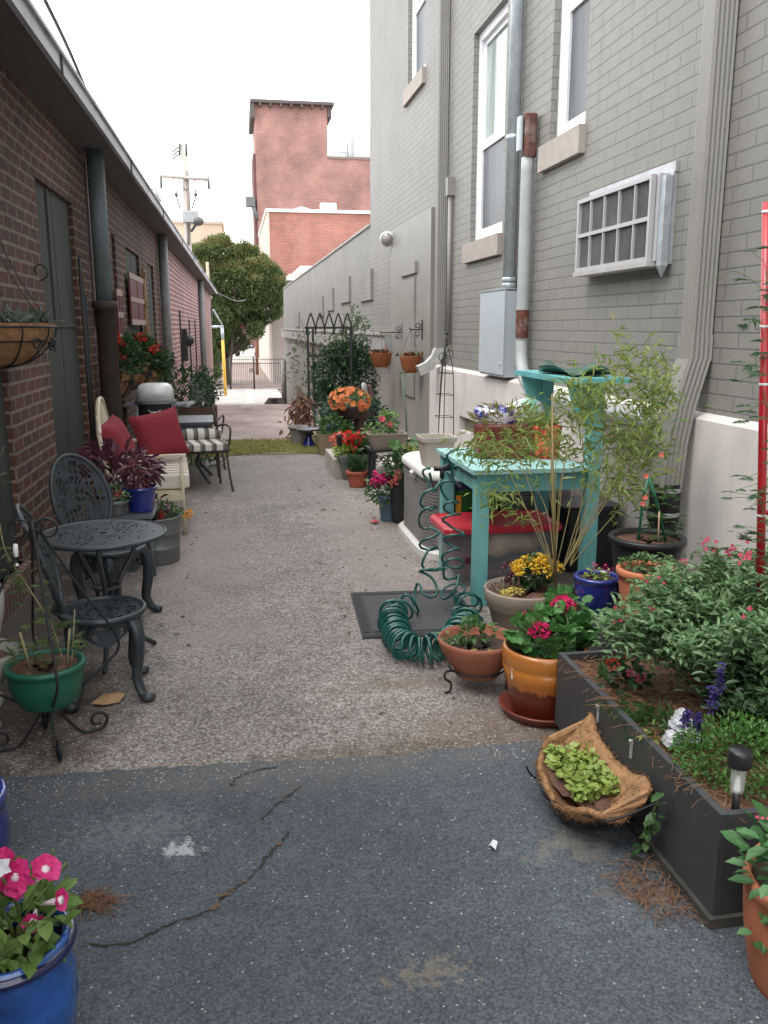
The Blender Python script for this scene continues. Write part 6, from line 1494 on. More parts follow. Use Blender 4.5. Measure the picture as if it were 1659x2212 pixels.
for x, y, L in ((1552, 1480, .07), (1537, 1518, .06), (1508, 1555, .035), (1482, 1548, .03)):
    c = WY(x, y + 16, 2.16) - Vector(t.location); b_ = MB()
    for i in range(26): z = L * 1.3 * i / 26; pom(b_, (c.x + rnd.gauss(0, .004), c.y + rnd.gauss(0, .004), c.z + z), .009 * (1.1 - i / 30), 4, .011)
    b_.build("violet_spike", fm('violet'), t)
# white vinca, red/pink begonia, green mound, small things
q = G(1470, 1590, pz); t = thing("white_flowers", "cluster of white flowers near the front edge of the planter box", "flowers", (q.x, q.y, PZ))
bush(t, (.02, .03, .03), (.07, .07, .03), 80, (.025, .04), (.012, .02), 'oval', lm('deep')); V0 = Vector(t.location)
for x, y in ((1448, 1592), (1462, 1600), (1478, 1590), (1456, 1578), (1470, 1572), (1490, 1582), (1498, 1592), (1466, 1553), (1472, 1545), (1480, 1560), (1458, 1562), (1486, 1598), (1474, 1606), (1444, 1600)):
    b_ = MB(); flower(b_, tuple(WY(x, y, q.y - .02 + rnd.uniform(-.02, .03)) - V0), .024, 5, (rnd.uniform(-.4, .4), -1, .9), .25, 'round', 1.1); b_.build("flower", fm('white'), t)
q = G(1345, 1470, pz); t = thing("begonia", "small dark leaved red and pink begonia at the back corner of the planter", "flowers", (q.x, q.y, PZ))
bush(t, (0, 0, .05), (.09, .07, .05), 70, (.035, .055), (.03, .045), 'oval', lm('deep')); heads(t, [(-.06, -.03, .11), (-.01, .02, .12)], .018, fm('red'), 20); heads(t, [(.0, -.06, .085), (.03, -.07, .065)], .014, fm('pink'), 16)
q = G(1600, 1690, pz); t = thing("ground_cover", "fine leaved bright green mounded plant behind the solar light", "plant", (q.x + .06, q.y + .10, PZ))
bush(t, (0, 0, .05), (.20, .17, .11), 2600, (.012, .024), (.006, .011), 'diamond', leafmat("leaf fine green", [(.04, .12, .02), (.07, .19, .035), (.11, .25, .05), (.05, .14, .03)]), .25, bottom=-.5)
q = G(1390, 1540, pz); t = thing("grassy_plant", "thin low grassy sprig arching over the planter straw", "plant", (q.x, q.y, PZ))
k = 130; d = MB(); d.leaves(np.stack([nr.normal(0, .05, k), nr.normal(0, .06, k), np.full(k, .0)], 1), np.stack([nr.normal(0, 1, k), nr.normal(0, 1, k), nr.uniform(.3, 1, k)], 1), nr.uniform(.05, .10, k), .005, 'needle'); d.build("foliage", lm('mid'), t)
q = G(1410, 1585, pz); t = thing("seedling", "pale green young seedling just left of the white flowers", "plant", (q.x, q.y, PZ)); bush(t, (0, 0, .03), (.03, .03, .03), 26, (.02, .04), (.01, .016), 'oval', lm('willow'))
# solar stake light
q = G(1583, 1752, pz); t = thing("solar_light", "small black solar stake light at the near corner of the planter", "garden light", (q.x + .02, q.y + .02, PZ)); k = S(26, q)
d = MB(); d.tube([(0, 0, -.01), (0, 0, .075)], k * .33, 12); d.build("stake", blackp, t)
mg, ng, pg = _new("clear lens"); pg.inputs["Base Color"].default_value = (.85, .87, .86, 1); pg.inputs["Roughness"].default_value = .1
tr = ng.nodes.new("ShaderNodeBsdfTransparent"); ms_ = ng.nodes.new("ShaderNodeMixShader"); ms_.inputs[0].default_value = .7
ng.links.new(pg.outputs[0], ms_.inputs[1]); ng.links.new(tr.outputs[0], ms_.inputs[2]); ng.links.new(ms_.outputs[0], ng.nodes["Material Output"].inputs["Surface"])
d = MB(); d.lathe([(k * .55, .076), (k * .62, .15)], n=20, wob=.01); d.build("lens", mg, t)
d = MB(); d.lathe([(k * .30, .077), (k * .25, .10), (k * .12, .12), (.001, .121)], n=12); d.build("reflector", mat("white reflector", (.85, .85, .85), .3), t)
d = MB(); d.lathe([(.001, .148), (k * .95, .149), (k * 1.0, .153), (k * .98, .185), (k * .90, .195), (.001, .196)], n=28); d.build("cap", blackp, t)
# coir hay basket on the planter side
t = thing("hay_basket", "shaggy coir lined trough basket of lime creeping plant hung on the planter box", "hanging planter", (px0, 2.48, .2))
def cp(px_, py_, X): p = WX(px_, py_, X); return p - Vector(t.location)
ya_, yb_ = 2.19, 2.67
vs = []; fs = []; nu, nv = 26, 20
def edge_f(v): return .30 + .030 * math.sin(v * 9 + 1) + .018 * math.sin(v * 23)          # front lip height
for i in range(nu + 1):
    v = i / nu; y = ya_ + (yb_ - ya_) * v; e_ = math.sin(math.pi * min(1, max(0, .08 + .84 * v))) ** .35
    depth_ = .25 * e_
    zlip = .128 + .016 * math.sin(v * 11 + 1) + .050 * math.exp(-((v - .97) / .10) ** 2) + .015 * math.exp(-(v / .12) ** 2); zback = .200 + .008 * math.sin(v * 9) + .052 * math.exp(-((v - .95) / .07) ** 2) + .040 * math.exp(-((v - .06) / .10) ** 2)
    for j in range(nv + 1):
        s = j / nv; a = math.pi * s
        x = -.012 - depth_ * (1 - (2 * s - 1) ** 2 * 1.0) ** .6 if False else -.012 - depth_ * (s ** .75 if s < 1 else 1)
        zc = zback + (zlip - zback) * s - (.105 * e_) * math.sin(math.pi * s) ** .75 * (1 - .25 * s)
        vs.append((px0 + x + rnd.uniform(-.004, .004), y + rnd.uniform(-.004, .004), zc + rnd.uniform(-.004, .004)))
for i in range(nu):
    for j in range(nv): a = i * (nv + 1) + j; fs.append((a, a + nv + 1, a + nv + 2, a + 1))
d = MB().add(vs, fs, True)
for i0, rev in ((0, 1), (nu, 0)):          # end panels
    r_ = [vs[i0 * (nv + 1) + j] for j in range(nv + 1)]; d.add(r_, [tuple(range(nv + 1)) if rev else tuple(range(nv, -1, -1))])
lin = d.build("coir_liner", coir, t, True, solid=.016)
d = MB(); k = 6500; V = np.array(vs); I = nr.integers(0, len(V), k); d.leaves(V[I] + nr.normal(0, .004, (k, 3)), nr.normal(0, 1, (k, 3)) + np.array([-.4, -.3, .2]), nr.uniform(.008, .024, k), .0016, 'needle'); o = d.build("loose_fibre", leafmat("coir fuzz", [(.30, .16, .07), (.42, .25, .12), (.22, .11, .05)], .1), lin); o.location = -Vector(t.location); o["kind"] = "stuff"
d = MB(); d.tube(spline([(px0 - .004, ya_ - .015, .19), (px0 - .12, ya_ - .018, .155), (px0 - .185, ya_ + .02, .135), (px0 - .268, 2.43, .105), (px0 - .19, yb_ - .015, .13), (px0 - .004, yb_ + .012, .18)], 6), .004, 6)
d.build("wire_rim", iron, t, True)
for y in (2.3, 2.45, 2.6): d = MB(); d.tube(spline([(px0 - .268, y, .108), (px0 - .235, y, .06), (px0 - .13, y, .035), (px0 - .008, y, .06)], 5), .0035, 5); d.build("wire_rib", iron, t, True)
d = MB(); vs2 = []; fs2 = []
for i in range(13):
    for j in range(7): vs2.append((px0 - .03 - .20 * j / 6 * math.sin(math.pi * (.1 + .8 * i / 12)) ** .3, ya_ + .05 + (yb_ - ya_ - .09) * i / 12, .128 + rnd.uniform(-.010, .010)))
for i in range(12):
    for j in range(6): a = i * 7 + j; fs2.append((a, a + 7, a + 8, a + 1))
d.add(vs2, fs2, True); d.build("soil", mulch, t, True)
k = 620; P = np.stack([px0 - .04 - .165 * nr.random(k), ya_ + .11 + (yb_ - ya_ - .17) * nr.random(k), .138 + .034 * nr.random(k)], 1)
d = MB(); d.leaves(P, nr.normal(0, 1, (k, 3)) * np.array([1, 1, .4]) + np.array([-.1, -.2, .35]), nr.uniform(.018, .032, k), nr.uniform(.016, .028, k), 'oval'); d.build("foliage", lm('lime'), t, True)
t = thing("trailing_vine", "short green mint stem growing under the coir basket beside the planter", "plant", (px0 - .03, 2.13, .0)); d = MB(); d.tube(spline([(0, .06, .02), (-.01, .02, .10), (-.02, -.02, .20), (-.015, -.05, .28)], 5), .003, 5); d.build("stem", stemm, t)
d = MB(); k = 26; P = [(-.01 + rnd.uniform(-.02, .02), .05 - .10 * f + rnd.uniform(-.02, .02), .03 + .26 * f) for f in nr.random(k)]; d.leaves(P, nr.normal(0, 1, (k, 3)) + np.array([-.6, -.6, 0]), nr.uniform(.025, .045, k), nr.uniform(.02, .03, k), 'oval'); d.build("foliage", lm('mid'), t)
# red ladder trellis with vine
Xt, Yt = WY(1645, 900, 2.62).x, 2.62
t = thing("red_trellis", "red metal ladder trellis with white ties standing in the planter at the right edge", "trellis", (Xt, Yt, PZ))
rdm = mat("red enamel", (.42, .012, .022), .35, var=.12, coat=.3)
zt = WY(1648, 440, Yt).z
tA, tB = WY(1641, 1330, Yt), WY(1657, 436, Yt); tl = lambda z: tA + (tB - tA) * ((z - tA.z) / (tB.z - tA.z))
for dx in (0, .34): d = MB(); d.tube([tl(PZ - .02) + Vector((dx, 0, 0)), tB + Vector((dx, 0, 0))], .0145, 10); d.build("post", rdm, t, True)
for py_ in (840, 1108, 560): z = WY(1645, py_, Yt).z; d = MB(); d.tube([tl(z), tl(z) + Vector((.34, 0, 0))], .010, 8); d.build("rung", rdm, t, True)
for py_ in (457, 705, 1113, 830): z = WY(1645, py_, Yt).z; d = MB(); d.lathe([(.0155, z - .004), (.017, z), (.0155, z + .004)], (tl(z).x, Yt, 0), 10); d.build("tie", vinyl, t, True)
t = thing("climbing_vine", "thin cypress vine climbing the red trellis with narrow feathery leaves", "vine", (Xt, Yt, PZ)); d = MB(); fo_ = MB()
P = [(tl(PZ + i * .055).x - Xt + .02 + .03 * math.sin(i * .9), -.02 + .025 * math.cos(i * .9), i * .055) for i in range(30)]; d.tube(spline(P, 3), .002, 4)
for i in range(74):
    c = P[int(rnd.random() ** 1.1 * 29)]; e = (c[0] - rnd.uniform(-.02, .13), c[1] - rnd.uniform(-.03, .06), c[2] + rnd.uniform(-.05, .05)); d.tube([c, e], .001, 3, caps=False); fan(fo_, e, 9, rnd.uniform(.024, .048), .005, (rnd.uniform(-1, .2), rnd.uniform(-1, .1), rnd.uniform(-.4, .4)))
d.tube(spline([(0, 0, 1.35), (-.06, 0, 1.42), (-.16, .0, 1.46), (-.25, .02, 1.40)], 5), .001, 3)
d.build("stem", stemm, t); fo_.build("foliage", leafmat("leaf vine dark", [(.07, .15, .075), (.11, .20, .10), (.05, .11, .055)]), t)

# ================================================================== BEHIND THE PLANTER BOX
t = thing("planter_trough", "low dark trough behind the black planter box holding the willowy shrub", "planter", (2.0, 3.75, 0))
d = MB(); d.bb(1.62, 2.48, 3.42, 3.445, 0, .27); d.bb(1.62, 2.48, 4.055, 4.08, 0, .27); d.bb(1.62, 1.645, 3.447, 4.053, 0, .268); d.bb(2.455, 2.48, 3.447, 4.053, 0, .268); d.build("boards", bw_, t, True)
d = MB(); d.bb(1.646, 2.454, 3.446, 4.054, .18, .22); d.build("soil", mat("dark soil", (.04, .035, .03), .95, var=.4, vs=30, bmp=.5), t, True)
q = WY(1287, 1300, 3.78); zz_ = .222
t = thing("blue_pot", "cobalt blue pot of small pink flowers between the mums and the terracotta pot", "potted plant", (q.x, 3.78, zz_)); k = S(47, (q.x, 3.78, .4))
pot(t, k, k * .62, .195, blue, rim=.022, lip=.008, belly=.012); bush(t, (0, 0, .195), (k * .55, k * .5, .03), 90, (.015, .025), (.012, .02), 'oval', lm('lime'))
V0 = Vector(t.location)
for x, y in ((1283, 1222), (1318, 1230), (1278, 1255), (1305, 1225), (1262, 1275)): b_ = MB(); pom(b_, tuple(WY(x, y, 3.74) - V0), .014, 12); b_.build("flower", fm('pink'), t)
q = WY(1393, 1290, 3.55); t = thing("terracotta_pot", "bright terracotta plastic pot of herbs in front of the black nursery pot", "potted plant", (q.x, 3.55, zz_)); k = S(60, (q.x, 3.55, .5))
pot(t, k, k * .72, .29, terra, rim=.035, lip=.010, fill=.94, soil=mulch); bush(t, (-.02, .02, .31), (k * .75, k * .6, .035), 170, (.015, .03), (.012, .022), 'oval', lm('mid'))
heads(t, [(.04, -.07, .32), (.08, -.05, .30)], .011, fm('salmon'), 10)
q = WY(1393, 1240, 3.86); t = thing("nursery_pot", "wide black nursery pot with green stakes behind the terracotta pot", "potted plant", (q.x, 3.86, zz_)); k = S(76, (q.x, 3.86, .55))
pot(t, k, k * .72, .36, blackp, rim=.03, lip=.014, fill=.93, soil=mulch); V0 = Vector(t.location); stk = mat("green stake", (.01, .12, .06), .4)
for pts_ in ([(1378, 1180), (1388, 1080), (1400, 1035)], [(1440, 1180), (1418, 1080), (1402, 1030)], [(1402, 1035), (1412, 1070), (1424, 1110)]):
    d = MB(); d.tube([WY(x, y, 3.84) - V0 for x, y in pts_], .0065, 6); d.build("stake", stk, t)
d = MB(); d.tube([WY(1421, 1185, 3.8) - V0, WY(1424, 1105, 3.8) - V0], .004, 5); d.build("bamboo_cane", mat("cane", (.50, .36, .22), .7), t)
d = MB(); fo_ = MB()
for i in range(60):
    c = WY(rnd.uniform(1380, 1470), rnd.uniform(1050, 1180), 3.84 + rnd.uniform(-.05, .05)) - V0; fan(fo_, c, 8, rnd.uniform(.025, .045), .006)
fo_.build("foliage", lm('mid'), t)
for x, y in ((1395, 1029), (1428, 983), (1393, 1075), (1388, 1088)): b_ = MB(); flower(b_, tuple(WY(x, y, 3.8) - V0), .016, 5, (-.2, -1, .3), .5); b_.build("flower", fm('coral'), t)
# willowy shrub
t = thing("willow_shrub", "tall airy yellow green willowy shrub in front of the turquoise bench", "shrub", (1.93, 3.95, .2)); V0 = Vector(t.location)
d = MB(); P = []; D_ = []
def branch(pts_, r0, dens, spread=.05, L=(.05, .09)):
    S_ = spline([Vector(p) for p in pts_], 9); n = len(S_); d.tube(S_, [r0 * .62 * (1 - .75 * i / (n - 1)) for i in range(n)], 5, caps=False)
    for i in range(2, n):
        f = i / n
        for j in range(np.random.default_rng(i).poisson(2.1 * dens * max(0, f - .35) ** 1.1)):
            P.append(S_[i] + Vector((rnd.gauss(0, spread), rnd.gauss(0, spread), rnd.gauss(0, spread)))); T = (S_[i] - S_[i - 1]).normalized(); D_.append(T * .7 + Vector((rnd.gauss(0, .7), rnd.gauss(0, .7), rnd.gauss(-.15, .5))))
B0 = [WY(1198, 1240, 4.0) - V0, WY(1215, 1230, 4.0) - V0, WY(1232, 1222, 4.0) - V0]
def px_b(b0, pts_, Y0, Y1): return [b0] + [WY(x, y, Y0 + (Y1 - Y0) * (i + 1) / len(pts_)) - V0 for i, (x, y) in enumerate(pts_)]
# central cane
d.tube([B0[0] + Vector((0, -.02, -.05)), WY(1194, 1050, 4.0) - V0, WY(1193, 850, 4.02) - V0], [.008, .007, .004], 6)
for e_, Y1, dn in (([(1150, 1120), (1090, 1060), (1050, 1070)], 4.35, 7), ([(1180, 1100), (1120, 1010), (1060, 990)], 4.45, 9), ([(1190, 1080), (1160, 980), (1110, 960)], 4.35, 8), ([(1170, 1150), (1110, 1110), (1080, 1090)], 4.3, 5),
                    ([(1190, 1000), (1180, 920), (1150, 890)], 4.3, 8), ([(1210, 1050), (1240, 900), (1215, 850)], 4.2, 8), ([(1220, 1000), (1260, 880), (1250, 830)], 4.1, 9), ([(1130, 1010), (1080, 960), (1030, 965)], 4.5, 8),
                    ([(1090, 1000), (1050, 960), (1005, 972)], 4.5, 7), ([(1200, 1020), (1200, 950), (1140, 950)], 4.4, 9), ([(1230, 1100), (1240, 1000), (1210, 960)], 4.2, 7)):
    branch(px_b(B0[0], e_, 4.05, Y1), .0045, dn, .045)
for e_, Y1, dn in (([(1260, 1080), (1300, 940), (1310, 800)], 4.1, 9), ([(1290, 1080), (1350, 930), (1360, 780)], 4.1, 12), ([(1300, 1100), (1390, 960), (1410, 830)], 4.05, 14), ([(1310, 1080), (1400, 900), (1420, 780)], 4.15, 12), ([(1280, 1060), (1330, 880), (1340, 740)], 4.2, 8),
                    ([(1270, 1090), (1290, 980), (1270, 880)], 4.1, 9), ([(1300, 1090), (1360, 1010), (1390, 930)], 4.0, 12), ([(1320, 1120), (1390, 1040), (1420, 960)], 4.0, 11), ([(1260, 1050), (1260, 920), (1290, 860)], 4.2, 9), ([(1290, 1100), (1340, 1020), (1350, 930)], 4.1, 12), ([(1310, 1050), (1380, 880), (1440, 850)], 4.1, 12), ([(1280, 1120), (1320, 1060), (1370, 1060)], 4.0, 8)):
    branch(px_b(B0[rnd.choice((1, 2))], e_, 4.0, Y1), .005, dn, .055)
d.build("branches", leafmat("willow stem", [(.26, .20, .08), (.20, .17, .07), (.30, .22, .10)], .05), t); n = len(P)
MB().leaves(P, D_, nr.uniform(.045, .09, n), nr.uniform(.008, .013, n), 'needle').build("foliage", lm('willow'), t)
# big terracotta pot bottom right
q = G(1762, 2120, .02); t = thing("terracotta_pot", "large plain terracotta pot of leafy green plants cut off at the bottom right corner", "potted plant", (q.x, q.y, 0))
rt = .185; hp = .30
pot(t, rt, rt * .80, hp, terra, rim=.03, lip=.004, belly=.008); bush(t, (-.06, -.02, hp + .06), (.15, .15, .11), 190, (.035, .065), (.024, .042), 'oval', leafmat("leaf fresh", [(.05, .15, .045), (.08, .21, .07), (.13, .28, .12)]), .2)
k = 14; d = MB(); d.leaves(np.stack([nr.uniform(-.2, -.14, k), nr.uniform(-.1, .0, k), nr.uniform(.14, .26, k)], 1), nr.normal(0, 1, (k, 3)) + np.array([-1, -.3, 0]), .04, .025, 'oval'); d.build("trailing_leaves", MATS["leaf fresh"], t)
heads(t, [(-.16, .05, .46)], .012, fm('salmon'), 8)

# ================================================================== RIGHT MIDDLE DISTANCE
def P3(px, py, z=0.0): return G(px, py, z)
# small blue pot and tall black pot of pink flowers
q = G(840, 1128); t = thing("flower_pot", "small slate blue pot of hot pink flowers in front of the tall black pot", "potted plant", (q.x, q.y + .06, 0)); k = S(20, q)
pot(t, k, k * .75, .22, mat("slate blue glaze", (.07, .12, .17), .35, var=.25), rim=.025); bush(t, (-.03, 0, .27), (.15, .12, .13), 260, (.04, .065), (.025, .045), 'oval', lm('mid'))
V0 = Vector(t.location); hd_ = [WY(x, y, q.y - .03) - V0 for x, y in ((820, 1030), (828, 1034), (814, 1040))]; heads(t, hd_, .05, fm('pink'), 40); heads(t, [WY(812, 1062, q.y - .06) - V0], .02, fm('white'), 14)
q = G(862, 1134); t = thing("flower_pot", "tall black pot with coral blooms against the tank", "potted plant", (q.x + .03, q.y + .10, 0)); k = S(25, q)
pot(t, k, k * .7, .38, blackp, rim=.03); bush(t, (0, 0, .45), (.13, .12, .14), 220, (.05, .08), (.03, .05), 'oval', lm('deep'))
V0 = Vector(t.location); b_ = MB()
for i in range(30): pom(b_, tuple(WY(848 + i * .55, 1048 - i * 1.0, q.y - .03) - V0 + Vector((rnd.gauss(0, .01), 0, rnd.gauss(0, .01)))), .02, 4)
b_.build("coral_bloom", fm('coral'), t); heads(t, [WY(880, 1030, q.y) - V0], .03, fm('red'), 16)
# concrete block step + paver with squash
q = G(735, 1035); conb = mat("concrete block", (.40, .36, .32), .9, var=.12, vs=6, bmp=.3)
a = G(722, 1034); t = thing("concrete_step", "low buff concrete block step on the pavement edge", "step", (a.x + .15, a.y + .35, 0))
d = MB(); d.bb(-.15, .30, -.35, .55, 0, .20); d.build("block", conb, t)
q = G(850, 1058); t = thing("concrete_slab", "flat buff concrete slab behind the iron stand with a leafy squash", "slab", (q.x + .25, q.y + .4, 0)); d = MB(); d.bb(-.42, .42, -.36, .36, 0, .21); d.build("slab", conb, t)
# square galvanised planter
q = G(765, 1048); Yq = q.y + .45; q = WY(765, 1040, Yq); t = thing("metal_planter", "tall tapered grey metal planter of red geraniums and lime foliage", "planter", (q.x, Yq, 0)); k = S(36, (q.x, Yq, .4)); hq = WY(765, 978, Yq).z
gp = mat("aged zinc", (.155, .165, .155), .55, metal=.25, var=.22, vs=9, grime=.4, grime_col=(.22, .23, .21))
d = MB(); sq = rr_(k, k, .015, 2); d.stack([(0, .72), (hq - .03, .985), (hq - .028, 1.03), (hq, 1.03), (hq, .95), (hq - .06, .93)], sq); d.build("pot", gp, t); soil_disc(k * .9, hq - .05).build("soil", soilm, t)
bush(t, (-.09, -.05, hq + .03), (.15, .12, .07), 320, (.03, .05), (.025, .04), 'oval', lm('lime')); bush(t, (.09, .0, hq + .06), (.16, .16, .12), 240, (.05, .08), (.05, .07), 'round', lm('deep'))
V0 = Vector(t.location); heads(t, [WY(x, y, Yq - .08) - V0 for x, y in ((765, 950), (752, 945), (778, 942), (772, 958), (760, 962))], .055, fm('red'), 34); heads(t, [WY(x, y, Yq + .2) - V0 for x, y in ((720, 945), (735, 940), (742, 948), (726, 952))], .05, fm('coral'), 26)
d = MB(); e = WY(733, 955, Yq - .1) - V0; d.lathe([(.02, 0), (.03, .03), (.028, .10), (.04, .11), (.02, .13)], (e.x, e.y, e.z - .05), 10); d.build("small_lantern", blackp, t)
# small terracotta pot with rosemary
q = G(775, 1054); t = thing("terracotta_pot", "small reddish terracotta pot of feathery rosemary in front of the metal planter", "potted plant", (q.x, q.y + .09, 0)); k = S(23, q)
pot(t, k, k * .78, .165, mat("red terracotta", (.36, .085, .055), .7, var=.12), rim=.035, lip=.012); kk = 420; d = MB(); d.leaves(np.stack([nr.normal(0, .05, kk), nr.normal(0, .05, kk), nr.uniform(.15, .26, kk)], 1), np.stack([nr.normal(0, .6, kk), nr.normal(0, .6, kk), np.ones(kk)], 1), nr.uniform(.05, .12, kk), .006, 'needle'); d.build("foliage", lm('deep'), t)
# iron stand with window box
q = G(800, 1055); t = thing("planter_stand", "dark iron scroll stand under the taupe flared window box", "plant stand", (0, 0, 0)); Ys = 8.35; xl_, xr_ = WY(803, 1000, Ys).x, WY(862, 1000, Ys).x; zt = WY(830, 972, Ys).z; t.location = ((xl_ + xr_) / 2, Ys, 0)
for x in (xl_, xr_):
    for y in (Ys - .13, Ys + .13): d = MB(); d.box((x, y, zt / 2), (.035, .035, zt)); d.build("leg", iron, t, True)
d = MB(); d.bb(xl_ - .03, xr_ + .03, Ys - .16, Ys + .16, zt + .002, zt + .02); d.build("shelf", iron, t, True)
for i in range(4):
    x = xl_ + (xr_ - xl_) * (i + .5) / 4; d = MB(); d.tube(curl((x, Ys - .15, zt - .07), None, .05, 1.2, 18, (1 if i % 2 else -1, 0)), .007, 5); d.build("scroll", iron, t, True)
t = thing("window_box", "flared taupe window box of pink vinca on the iron scroll stand", "planter", ((xl_ + xr_) / 2, Ys, zt + .021)); w_ = (xr_ - xl_) / 2 + .05; hb = WY(830, 938, Ys).z - zt
d = MB(); d.stack([(0, .72), (hb * .9, 1.0), (hb * .905, 1.04), (hb, 1.05), (hb, .95), (hb * .8, .9)], rr_(w_, .15, .02, 3)); d.build("box", tanp, t); d = MB(); d.bb(-w_ * .9, w_ * .9, -.12, .12, hb * .74, hb * .8); d.build("soil", soilm, t)
bush(t, (.02, 0, hb + .10), (.10, .09, .11), 130, (.04, .065), (.025, .04), 'oval', lm('lime') if False else leafmat("leaf vinca", [(.10, .22, .05), (.16, .30, .08), (.22, .36, .12)])); bush(t, (-.16, 0, hb + .03), (.08, .07, .05), 50, (.03, .05), (.02, .035), 'oval', MATS["leaf vinca"]); V0 = Vector(t.location)
for x, y in ((841, 917), (825, 905)): b_ = MB(); flower(b_, tuple(WY(x, y, Ys - .1) - V0), .035, 5, (0, -1, .4), .2, 'round', 1.1); b_.build("flower", fm('salmon'), t)
# squash leaves behind
q = WY(880, 985, 8.2); t = thing("squash_plant", "squash plant with broad leaves and yellow green growth beside the tank", "plant", (q.x, 8.1, .21)); d = MB(); V0 = Vector(t.location)
P = [WY(x, y, 8.1) - V0 for x, y in ((868, 962), (885, 955), (900, 965), (893, 985), (878, 1000), (912, 975))]; d.leaves(P, [(-.8, -.4, .1), (.5, -.5, .2), (.8, -.3, .3), (.3, -.6, 0), (-.4, -.7, .2), (.8, -.4, .2)], .17, .15, 'round', up=[(0, -.7, .7)] * 6); d.build("foliage", lm('mid'), t)
bush(t, (.03, 0, .1), (.16, .1, .16), 160, (.04, .07), (.03, .05), 'oval', leafmat("leaf yellow green", [(.40, .42, .05), (.28, .36, .05), (.15, .26, .05)]))
# tall tan pot, stone pot, blue pedestal bird bath
q = G(706, 984); t = thing("tan_planter", "tall tan tapered planter of bright foliage beside the blue pedestal", "planter", (q.x + .05, q.y + .15, 0)); k = S(32, q); hq = WY(700, 938, q.y).z
d = MB(); d.stack([(0, .68), (hq - .01, 1.0), (hq, 1.03), (hq, .93), (hq - .05, .9)], rr_(k, k, .03, 3)); d.build("pot", mat("tan glaze", (.26, .20, .13), .5, var=.15), t); bush(t, (.06, 0, hq + .06), (.22, .2, .16), 300, (.05, .09), (.03, .05), 'oval', lm('mid')); bush(t, (.22, -.05, hq - .12), (.12, .1, .22), 200, (.05, .08), (.03, .05), 'oval', leafmat("leaf vinca", [(.1, .2, .05)]))
q = G(667, 967); t = thing("bird_bath", "small bird bath on a cobalt blue pedestal at the grass edge", "bird bath", (q.x, q.y, 0)); hq = WY(667, 930, q.y).z
d = MB(); d.lathe([(.001, 0), (.10, 0), (.09, .03), (.045, hq * .6), (.04, hq - .06), (.001, hq - .05)], n=24); d.build("pedestal", blue, t); d = MB(); kx = S(27, q); d.lathe([(.03, hq - .07), (.08, hq - .05), (kx * .8, hq - .02), (kx, hq + .02), (kx * .96, hq + .03), (kx * .8, hq - .0), (.001, hq - .02)], n=28); d.build("basin", mat("dark glaze", (.04, .045, .055), .15, var=.4, coat=.5), t)
d = MB(); e = WY(681, 935, q.y - .06) - Vector(t.location); d.ball(e, .035, 8); d.build("glass_ball", stl, t)
q = G(655, 965); t = thing("stone_pot", "small grey stone pot behind the blue pedestal on the grass", "pot", (q.x - .04, q.y + .25, 0)); k = S(20, q)
d = pot_mesh(k, k * .8, .26, .04, .02); d.build("pot", mat("grey stone", (.26, .235, .215), .9, var=.25, bmp=.4), t); soil_disc(k * .9, .24).build("soil", soilm, t)
# orange petunias on a dark post, blue pot in foliage
Yo = 11.0; q = WY(748, 870, Yo); t = thing("petunia_planter", "big mound of orange petunias in a raised planter on a dark post", "potted plant", (q.x + .05, Yo, 0)); V0 = Vector(t.location)
zc = WY(748, 870, Yo).z
d = MB(); xx = WY(780, 900, Yo).x - q.x - .05; d.lathe([(.09, 0), (.085, .25), (.10, .27), (.08, .3), (.09, zc - .22), (.12, zc - .2), (.09, zc - .1)], (xx, .05, 0), 12); d.build("post", mat("brown post paint", (.045, .025, .022), .7, var=.3), t)
d = MB(); d.lathe([(.001, zc - .2), (.12, zc - .2), (.20, zc - .06), (.21, zc - .04), (.19, zc - .05), (.001, zc - .08)], (0, 0, 0), 24); d.build("bowl", mat("brown post paint", (.045, .025, .022), .7), t)
bush(t, (0, 0, zc + .02), (.27, .22, .17), 420, (.03, .06), (.02, .035), 'oval', leafmat("leaf petunia2", [(.08, .15, .03), (.14, .22, .05), (.2, .26, .07)]))
p_, d_ = sph(130, .28, .24, .18, .75, -.7)
for i in range(95):
    if d_[i][1] > .5: continue
    b_ = MB(); flower(b_, tuple(p_[i] + np.array([0, 0, zc + .02])), .042, 5, tuple(d_[i] + np.array([0, -.3, .2])), .3, 'round', 1.1); b_.build("flower", fm('orange'), t)
q = WY(717, 915, 11.3); t = thing("glazed_bowl", "wide dusty blue glazed bowl nested in the dark foliage under the petunias", "pot", (q.x, 11.3, WY(717, 928, 11.3).z)); d = MB(); k = S(20, q); d.lathe([(.001, -.1), (k * .7, -.1), (k * .9, .02), (k, .10), (k * .95, .105), (k * .85, .03), (.001, 0)], n=24); d.build("bowl", mat("dusty blue glaze", (.06, .105, .20), .35, var=.3), t)
d = MB(); d.lathe([(.001, -t.location.z), (k * .6, -t.location.z), (k * .5, -.101)], n=16); d.build("pedestal", mat("dusty blue glaze", (.1, .1, .2), .35), t)
t = thing("leafy_bush", "blue green leafy bush at the foot of the black arbor", "shrub", (1.62, 11.75, 0)); bush(t, (0, 0, .34), (.52, .38, .36), 1500, (.05, .10), (.04, .07), 'oval', leafmat("leaf blue green", [(.025, .07, .045), (.05, .11, .07), (.09, .16, .11), (.03, .06, .035)]), .15, bottom=-.9)
